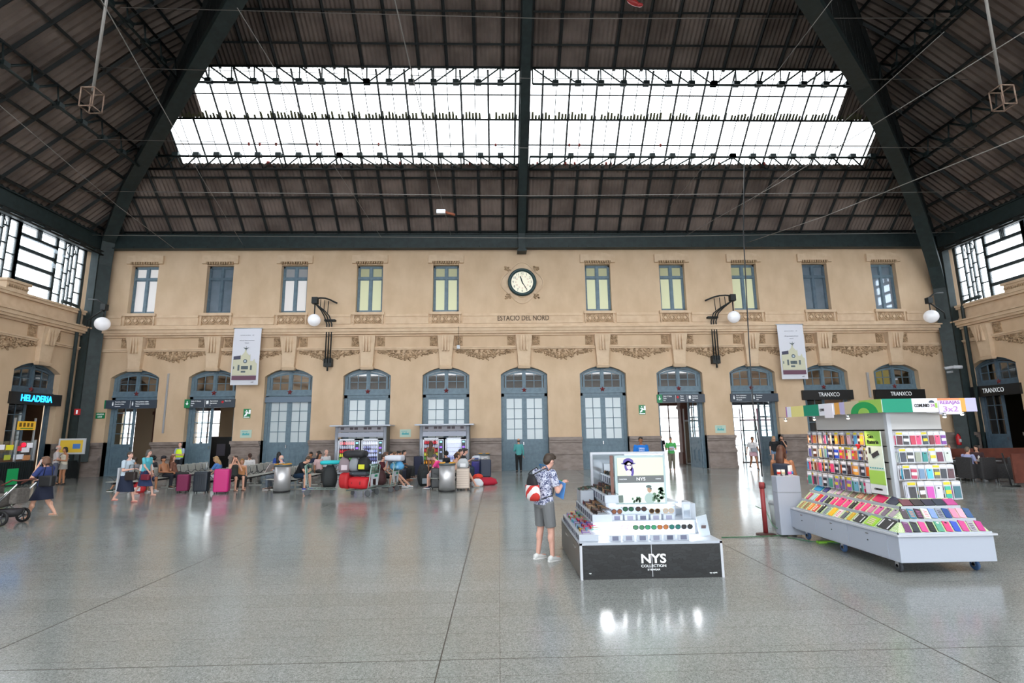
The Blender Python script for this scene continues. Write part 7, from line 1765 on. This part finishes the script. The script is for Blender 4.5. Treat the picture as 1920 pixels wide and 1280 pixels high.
carry('phone', 'small phone held to the ear of the person with the pushchair', 'phone', Wn, (.10, .13, 1.60), lambda t: MB().cbox((0, 0, 0), (.02, .012, .13)).build('body', C('#c8c8cc'), t))
p = G(231, 942); Pa, _ = person('person in a pale blue blouse and long navy skirt walking to the right', p.x, p.y, radians(-8), 1.60, 'walk', 'pink', ('blouse', '#bccbd8'), ('longskirt', '#16213a'), ('short', '#4a3c34'), 's#c06a62', arms=('swing_b', 'hold'), build_=1.12, female=True)
carry('handbag', 'dark brown handbag of the person in the long navy skirt', 'bag', Pa, (.30, -.12, .78), lambda t: bagm(t, .36, .14, .26, '#2a211f', .22))
p = G(268, 930); Pb, _ = person('grey haired person in a turquoise blouse walking beside the one in pale blue', p.x, p.y, radians(-8), 1.62, 'walk', 'pink', ('blouse', '#5ab8c8'), ('longskirt', '#27375e'), ('bob', '#5c5854'), 's#c8988a', arms=('down', 'swing_f'), female=True)
carry('handbag', 'dark red handbag held low by the person in turquoise', 'bag', Pb, (.2, -.2, .62), lambda t: bagm(t, .32, .12, .2, '#7a1f34', .12))
def at_px(px, Y): p = W(px, 806, Y); return p.x
person('white haired person in a white shirt and grey trousers by the ice cream counter', at_px(113, 24.9), 24.9, radians(40), 1.74, 'stand', 'pink', ('shirt', '#c9c2c4'), ('trousers', '#5b5f72'), ('fringe', '#b8b4b0'), '#222222', arms=('down', 'hold'))
person('dark haired person in a cream top and patterned skirt facing the white haired one', at_px(128, 24.7), 24.7, radians(-110), 1.66, 'stand', 'tan', ('tank', '#c9c0b0'), ('miniskirt', '#8f8b86'), ('bob', '#1c1614'), '#111111', arms=('hold', 'hold'), female=True)
HV, JH = person('bald person in a yellow high visibility vest by the second doorway', at_px(341, 28.4), 28.4, radians(-100), 1.74, 'stand', 'pink', ('shirt', '#9fb0d0'), ('trousers', '#20242c'), ('bald', '#888888'), '#111111', arms=('hold', 'hold'), build_=1.1)
mb = MB(); ch = JH['ch']; e_ = .036; oval(mb, [(V((0, 0, 1.0)), .125+e_, .17+e_, (1, 0, 0)), (V((0, 0, 1.15)), .12+e_, .165+e_, (1, 0, 0)), (V((0, 0, 1.32)), .13+e_, .175+e_*.8, (1, 0, 0)), (V((0, 0, 1.43)), .09+e_, .14+e_*.5, (1, 0, 0))]); mb.build('vest', C('#c8e62a', .6, 0, .12), HV)
mb = MB(); oval(mb, [(V((0, 0, 1.10)), .163, .206, (1, 0, 0)), (V((0, 0, 1.15)), .162, .206, (1, 0, 0))]); mb.build('reflective_band', C('#c8ccd0'), HV)
person('person in a teal shirt and black trousers facing the sixth door', at_px(972, 28.2), 28.2, radians(95), 1.74, 'stand', 'mid', ('long', '#4f9c9c'), ('trousers', '#121316'), ('fringe', '#4a4440'), '#111111', arms=('hold', 'down'))
VW, _ = person('long haired person in a strap top and flowered shorts at the vending machine', at_px(808, 27.3), 27.3, radians(88), 1.68, 'stand', 'tan', ('strap', '#5d5a40'), ('minishorts', '#c8a8a4'), ('verylong', '#4e2c1c'), 's#3a2a20', arms=('down', 'hold'), female=True)
BT, JB = person('person in a bright blue printed T-shirt behind the sunglasses stand', at_px(1200, 20.6), 20.6, radians(-95), 1.84, 'stand', 'tan', ('tee', '#1470c8'), ('trousers', '#2a3040'), ('short', '#1e1814'), '#222222', arms=('down', 'down'), build_=1.08)
for k, (tx_, sz) in enumerate((('URBAN', .07), ('DIST#', .07), ('MARKET', .035))): text(tx_.replace('#', ''), sz, M_SIGNW, BT, (.155, 0, 1.34-.075*k), '+x', width=.2 if k < 2 else .16, name='printed_letters')
GM_, _ = person('person in a green T-shirt and khaki trousers reading by the exit', at_px(1256, 27.8), 27.8, radians(-105), 1.72, 'stand', 'mid', ('tee', '#4fae5c'), ('trousers', '#716c5e'), ('short', '#2a221e'), '#3a3028', arms=('hold', 'hold'), build_=1.08)
carry('papers', 'white papers held by the person in the green T-shirt', 'papers', GM_, (.36, .02, 1.16), lambda t: MB().cbox((0, 0, 0), (.012, .24, .2)).build('sheet', C('#b8c0d8'), t))
person('dark dressed person standing far beyond the exit doorway', at_px(1238, 33.5), 33.5, radians(60), 1.75, 'stand', 'mid', ('shirt', '#23232c'), ('trousers', '#4a5870'), ('short', '#221c18'), '#222222')
WW, _ = person('person in a white T-shirt and pink skirt walking in from the exit', at_px(1408, 27.8), 27.8, radians(-95), 1.68, 'walk', 'tan', ('tee', '#d8d4d6'), ('miniskirt', '#c09aa4'), ('short', '#3a2a26'), '#1a1a1e', arms=('swing_f', 'swing_b'), female=True, build_=1.1)
carry('shoulder_bag', 'grey shoulder bag across the person in the pink skirt', 'bag', WW, (.15, .02, .95), lambda t: bagm(t, .14, .3, .2, '#8f939c', .3))
person('blonde person in a black T-shirt and denim shorts by the ninth doorway', at_px(1448, 28.6), 28.6, radians(-95), 1.70, 'walk', 'light', ('tee', '#17171b'), ('minishorts', '#7896b8'), ('long', '#b89468'), '#d8d8dc', female=True)
person('brown haired person in a black T-shirt right of the blonde one', at_px(1464, 28.9), 28.9, radians(-120), 1.70, 'stand', 'light', ('tee', '#1b1b22'), ('minishorts', '#3a5a9a'), ('long', '#5e4430'), '#d8d8dc', arms=('mouth', 'down'), female=True)
person('long haired person in a black strap top behind the kiosk counter', at_px(1460, 11.15), 11.15, radians(38), 1.75, 'stand', 'tan', ('strap', '#30384a'), ('skirt', '#39424e'), ('long', '#4a2c1e'), '#222222', arms=('hold', 'hold'), female=True, build_=1.12, vox=.010)
person('dim person in dark clothes standing inside the second doorway', at_px(396, 32.5), 31.5, radians(-90), 1.75, 'stand', 'mid', ('shirt', '#2a2c36'), ('trousers', '#20242c'), ('short', '#1c1816'), '#111111')

# seated people : x at the seat, face angle 0 = +x
def sit(label, bx, y, face, **k):
    k.setdefault('h', 1.68); return person(label, bx, y, face, pose='sit', z=SEAT_Z, **k)
rZ, rA, rB, rC, rD = [r_[0] for r_ in rowsB]
FL = pi
sit('person facing left on the first bench row, legs out in dark green shoes', rZ-.66, 21.5, FL, skin='mid', top=('tee', '#8a8a90'), bot=('shorts', '#4a5058'), shoes='#24463f', adj=dict(anL=(.70, .14, .10), anR=(.62, -.14, .10), knL=(.44, .15, .54), knR=(.40, -.15, .54)))
sit('person in a white T-shirt seated behind the walking women', rZ, 21.3, radians(-25), skin='tan', top=('tee', '#cfcccd'), bot=('shorts', '#3a4462'), hair=('short', '#1e1a18'), arms=('lap', 'lap'), shoes='#c8c8cc')
bare, JBa = sit('bare chested person in a cap lolling on the first bench row', rZ, 22.6, radians(-15), skin='tan', top=('bare', ''), bot=('trousers', '#20222c'), hair=('short', '#2a1c18'), lean=-.35, arms=('lap', 'lap'), shoes='#222222')
def _cap(t): mb = MB(); mb.ball((0, 0, .0), (.11, .095, .075), 14, 8); mb.cbox((.11, 0, -.01), (.11, .13, .015)); mb.build('crown', C('#1c1a22'), t)
carry('cap', 'dark cap on the bare chested person', 'cap', bare, JBa['head']+V((0, 0, .09)), _cap)
sit('person with a dark curly mop seated behind the bare chested one', rZ-.72, 22.7, FL, top=('tee', '#303038'), hair=('curly', '#16110f'))
sit('auburn long haired person leaning beside the bare chested one', rZ, 23.2, radians(20), top=('tee', '#7a5040'), hair=('verylong', '#6a4028'), skin='light', lean=-.2, female=True)
sit('person with a brown ponytail in a white top, seen from behind', rA-.70, 23.9, radians(120), top=('tee', '#d0cccc'), hair=('pony', '#3a2218'), female=True)
sit('blonde person in a blue top bent over, sitting before the black suitcase', rA-.68, 21.35, FL, top=('tee', '#4a78b8'), bot=('shorts', '#c8c4cc'), hair=('long', '#a08058'), lean=.25, arms=('knee', 'knee'), skin='light', shoes='#d0d0d0', female=True)
sit('fair haired person in an orange top beside the pink suitcase', rA, 21.75, radians(-60), h=1.5, top=('tank', '#c88a5a'), hair=('bob', '#a87a48'), skin='light', female=True)
sit('dark haired person in black drinking from a white cup by the pink suitcase', rA+.02, 21.15, radians(-35), top=('tank', '#2a302e'), bot=('shorts', '#18181c'), hair=('long', '#3a2a20'), arms=('mouth', 'ear'), skin='light', shoes='s#6a4030', female=True)
sit('person with very long black hair in blue on the far bench', rA, 25.3, radians(100), top=('tee', '#2a4a9a'), hair=('verylong', '#15110f'), female=True)
sit('person in an orange top with dark hair on the far third row', rB-.72, 25.6, radians(-150), top=('tee', '#d8502a'), hair=('curly', '#1c1412'), female=True)
sit('smiling person in a navy T-shirt and glasses on the far third row', rB-.72, 24.6, radians(-110), top=('tee', '#1c2440'), hair=('short', '#1e1a18'), skin='tan')
OM, _ = sit('balding person in a pale blue shirt reading a newspaper behind the steel bin', rB-.70, 21.25, FL, top=('long', '#aebdd4'), bot=('trousers', '#5a6470'), hair=('fringe', '#b0aca8'), skin='pink', arms=('hold', 'hold'), shoes='#5a5048')
carry('newspaper', 'open newspaper held by the balding person in pale blue', 'newspaper', OM, (.42, 0, .86), lambda t: MB().cbox((0, 0, 0), (.02, .5, .36), 0, Matrix.Rotation(-.5, 3, 'Y')).build('pages', noisy('newsprint', '#b8aca8', '#d8d0cc', 18, .8), t))
sit('person in a black T-shirt leaning forward with elbows on knees', rB+.06, 21.05, radians(-12), h=1.78, top=('tee', '#14181f'), bot=('shorts', '#16304a'), hair=('short', '#4a3828'), lean=.62, arms=('knee', 'knee'), skin='light', shoes='#3a4a9a', build_=1.08)
sit('white haired person in a white shirt behind the one in black', rB, 24.6, radians(-40), h=1.8, top=('shirt', '#c8c8cc'), hair=('fringe', '#c8c0bc'), skin='pink')
sit('dark haired person in a pale pink top beside the white haired one', rB, 23.7, radians(-30), top=('tee', '#c8a8a8'), hair=('long', '#1c1412'), skin='tan', female=True)
sit('person in a maroon T-shirt with a hand at the mouth, fourth row', rC, 20.55, radians(-5), h=1.7, top=('tee', '#5a1a28'), bot=('shorts', '#17181c'), hair=('short', '#3a281e'), lean=.12, arms=('lap', 'mouth'), skin='light', shoes='#6a1a2c', adj=dict(anL=(.52, .14, .10), anR=(.40, -.14, .10)))
sit('young person in a striped top stretching bare legs in white shoes', rC, 21.25, radians(-8), h=1.75, top=('tee', '#a8b4c0'), bot=('shorts', '#8a8a80'), hair=('quiff', '#5a3c2a'), arms=('lap', 'hold'), skin='light', shoes='#d8dade', adj=dict(anL=(.92, .12, .11), anR=(.80, -.12, .11), knL=(.46, .12, .52), knR=(.46, -.12, .52)))
sit('dark haired person in grey behind the young one in stripes', rC, 22.2, radians(10), h=1.75, top=('tee', '#4a4e58'), hair=('short', '#1a1412'), skin='light')
sit('brown haired person in navy with a hand raised to the face', rC, 23.1, radians(0), top=('tee', '#2a3550'), bot=('trousers', '#232838'), hair=('long', '#6a4a34'), arms=('lap', 'mouth'), female=True)
sit('person with tied dark hair in a black top with orange scarf', rC, 24.2, radians(0), top=('tank', '#d86a2a'), bot=('trousers', '#1a1a1e'), hair=('bun', '#1c1412'), arms=('hold', 'lap'), skin='tan', female=True, shoes='s#8a3a30')
sit('person with dark hair at the far end of the fourth row', rC, 25.4, radians(0), top=('tee', '#2a2e3a'), hair=('short', '#1c1614'))
PP, JP = sit('person in a bright pink top left of the right steel bin', rD-.70, 20.9, FL, top=('tee', '#e8408c'), bot=('shorts', '#a8a4a8'), hair=('short', '#4a4048'), lean=.3, skin='pink', arms=('knee', 'lap'), shoes='#2a2e4a', build_=1.1)
sit('long fair haired person seen from behind the right steel bin', rD, 21.6, radians(60), top=('strap', '#c8b8a0'), hair=('verylong', '#9a6f48'), female=True)
sit('long brown haired person beside the fair haired one on the fifth row', rD-.1, 22.4, radians(70), top=('tank', '#8a7a70'), hair=('verylong', '#7e573a'), female=True)
sit('dark haired person at the back of the fifth row, left side', rD-.72, 23.4, radians(150), top=('tee', '#20242c'), hair=('curly', '#15110f'))
sit('curly brown haired person with crossed bare legs, right end of the benches', rD, 20.85, radians(-10), top=('tank', '#c8c0b4'), bot=('minishorts', '#2a2c34'), hair=('curly', '#3e281c'), arms=('lap', 'lap'), skin='light', shoes='s#d8d0c0', female=True, adj=dict(anL=(.74, .05, .12), knL=(.46, .10, .56)))
sit('cropped haired person in black facing right on the fifth row', rD, 22.9, radians(0), h=1.8, top=('tee', '#17181c'), bot=('trousers', '#2a3a4a'), hair=('short', '#2a201a'), skin='pink', arms=('hold', 'lap'))
sit('dark haired person in dark clothes bent over a phone on the fifth row', rD, 23.9, radians(-5), h=1.8, top=('shirt', '#1c2026'), bot=('trousers', '#22344a'), hair=('short', '#2c1e18'), skin='pink', lean=.2, arms=('phone', 'phone'))
# cafe
p_ = G(226, 925); tag(MB().box(-.03, .03, -.25, .25, 0, .95).build('upright_panel', M_WHITE, None, (p_.x, p_.y, 0)), 'narrow white upright panel on the floor left of the walking women', 'panel')
sit('person in a lilac shirt and blue shorts on the wicker armchair by the kiosk', wc[0]+.02, wc[1], .2, top=('tee', '#a8aed8'), bot=('shorts', '#6a7aa8'), hair=('short', '#6a5a4c'), skin='light', arms=('hold', 'lap'), shoes='#d8d8dc')
sit('person in a black T-shirt facing sideways at the cafe table', wc[0]+.75, wc[1]+1.9, radians(-70), h=1.8, top=('tee', '#131316'), hair=('short', '#2a2422'), skin='light', build_=1.12, arms=('hold', 'mouth'))
sit('person in a dark checked top at the right side of the cafe table', wc2[0]+.9, wc2[1]+1.9, radians(-150), top=('long', '#3a2428'), hair=('long', '#2a1c18'), skin='light', female=True, arms=('hold', 'hold'))
# ------------------------------------------------------------------ bake the remeshed figures, then add the fingers
bpy.context.view_layer.update()
dg = bpy.context.evaluated_depsgraph_get()
new = {}
for o in REMESH: new[o.name] = bpy.data.meshes.new_from_object(o.evaluated_get(dg))
for o in REMESH:
    me = new[o.name]; old = o.data; o.modifiers.clear(); o.data = me
    if not me.materials and old.materials: me.materials.append(old.materials[0])
    if '_h' in o.keys():
        del o['_h']
        mb = MB()
        for pts, rs in HAND[o.name]: mb.tube(pts, rs, 8)
        if mb.v:
            n0 = len(me.vertices); vs = [tuple(v.co) for v in me.vertices]+[tuple(p) for p in mb.v]; fs = [tuple(p.vertices) for p in me.polygons]+[tuple(i+n0 for i in f) for f in mb.f]
            m2 = bpy.data.meshes.new('body'); m2.from_pydata(vs, [], fs); m2.materials.append(me.materials[0]); m2.polygons.foreach_set('use_smooth', [True]*len(fs)); m2.update(); o.data = m2
    else: o.data.polygons.foreach_set('use_smooth', [True]*len(o.data.polygons))
# ------------------------------------------------------------------ convert the lettering to meshes
bpy.context.view_layer.update()
dg = bpy.context.evaluated_depsgraph_get()
for o, width in TEXTS:
    me = bpy.data.meshes.new_from_object(o.evaluated_get(dg))
    sx = o.scale[0]
    if width and me.vertices:
        xs = [v.co.x for v in me.vertices]; ww = (max(xs)-min(xs))
        if ww > 0: sx = width/ww
    n = bpy.data.objects.new(o.name, me); nm = o.name
    par = o.parent; loc, rot = o.location.copy(), o.rotation_euler.copy(); props = {k: o[k] for k in o.keys()}
    bpy.data.objects.remove(o); n.name = nm; COL.objects.link(n); n.parent = par; n.location = loc; n.rotation_euler = rot; n.scale = (sx, 1, 1)
    for k, v_ in props.items(): n[k] = v_
    if not me.materials: pass
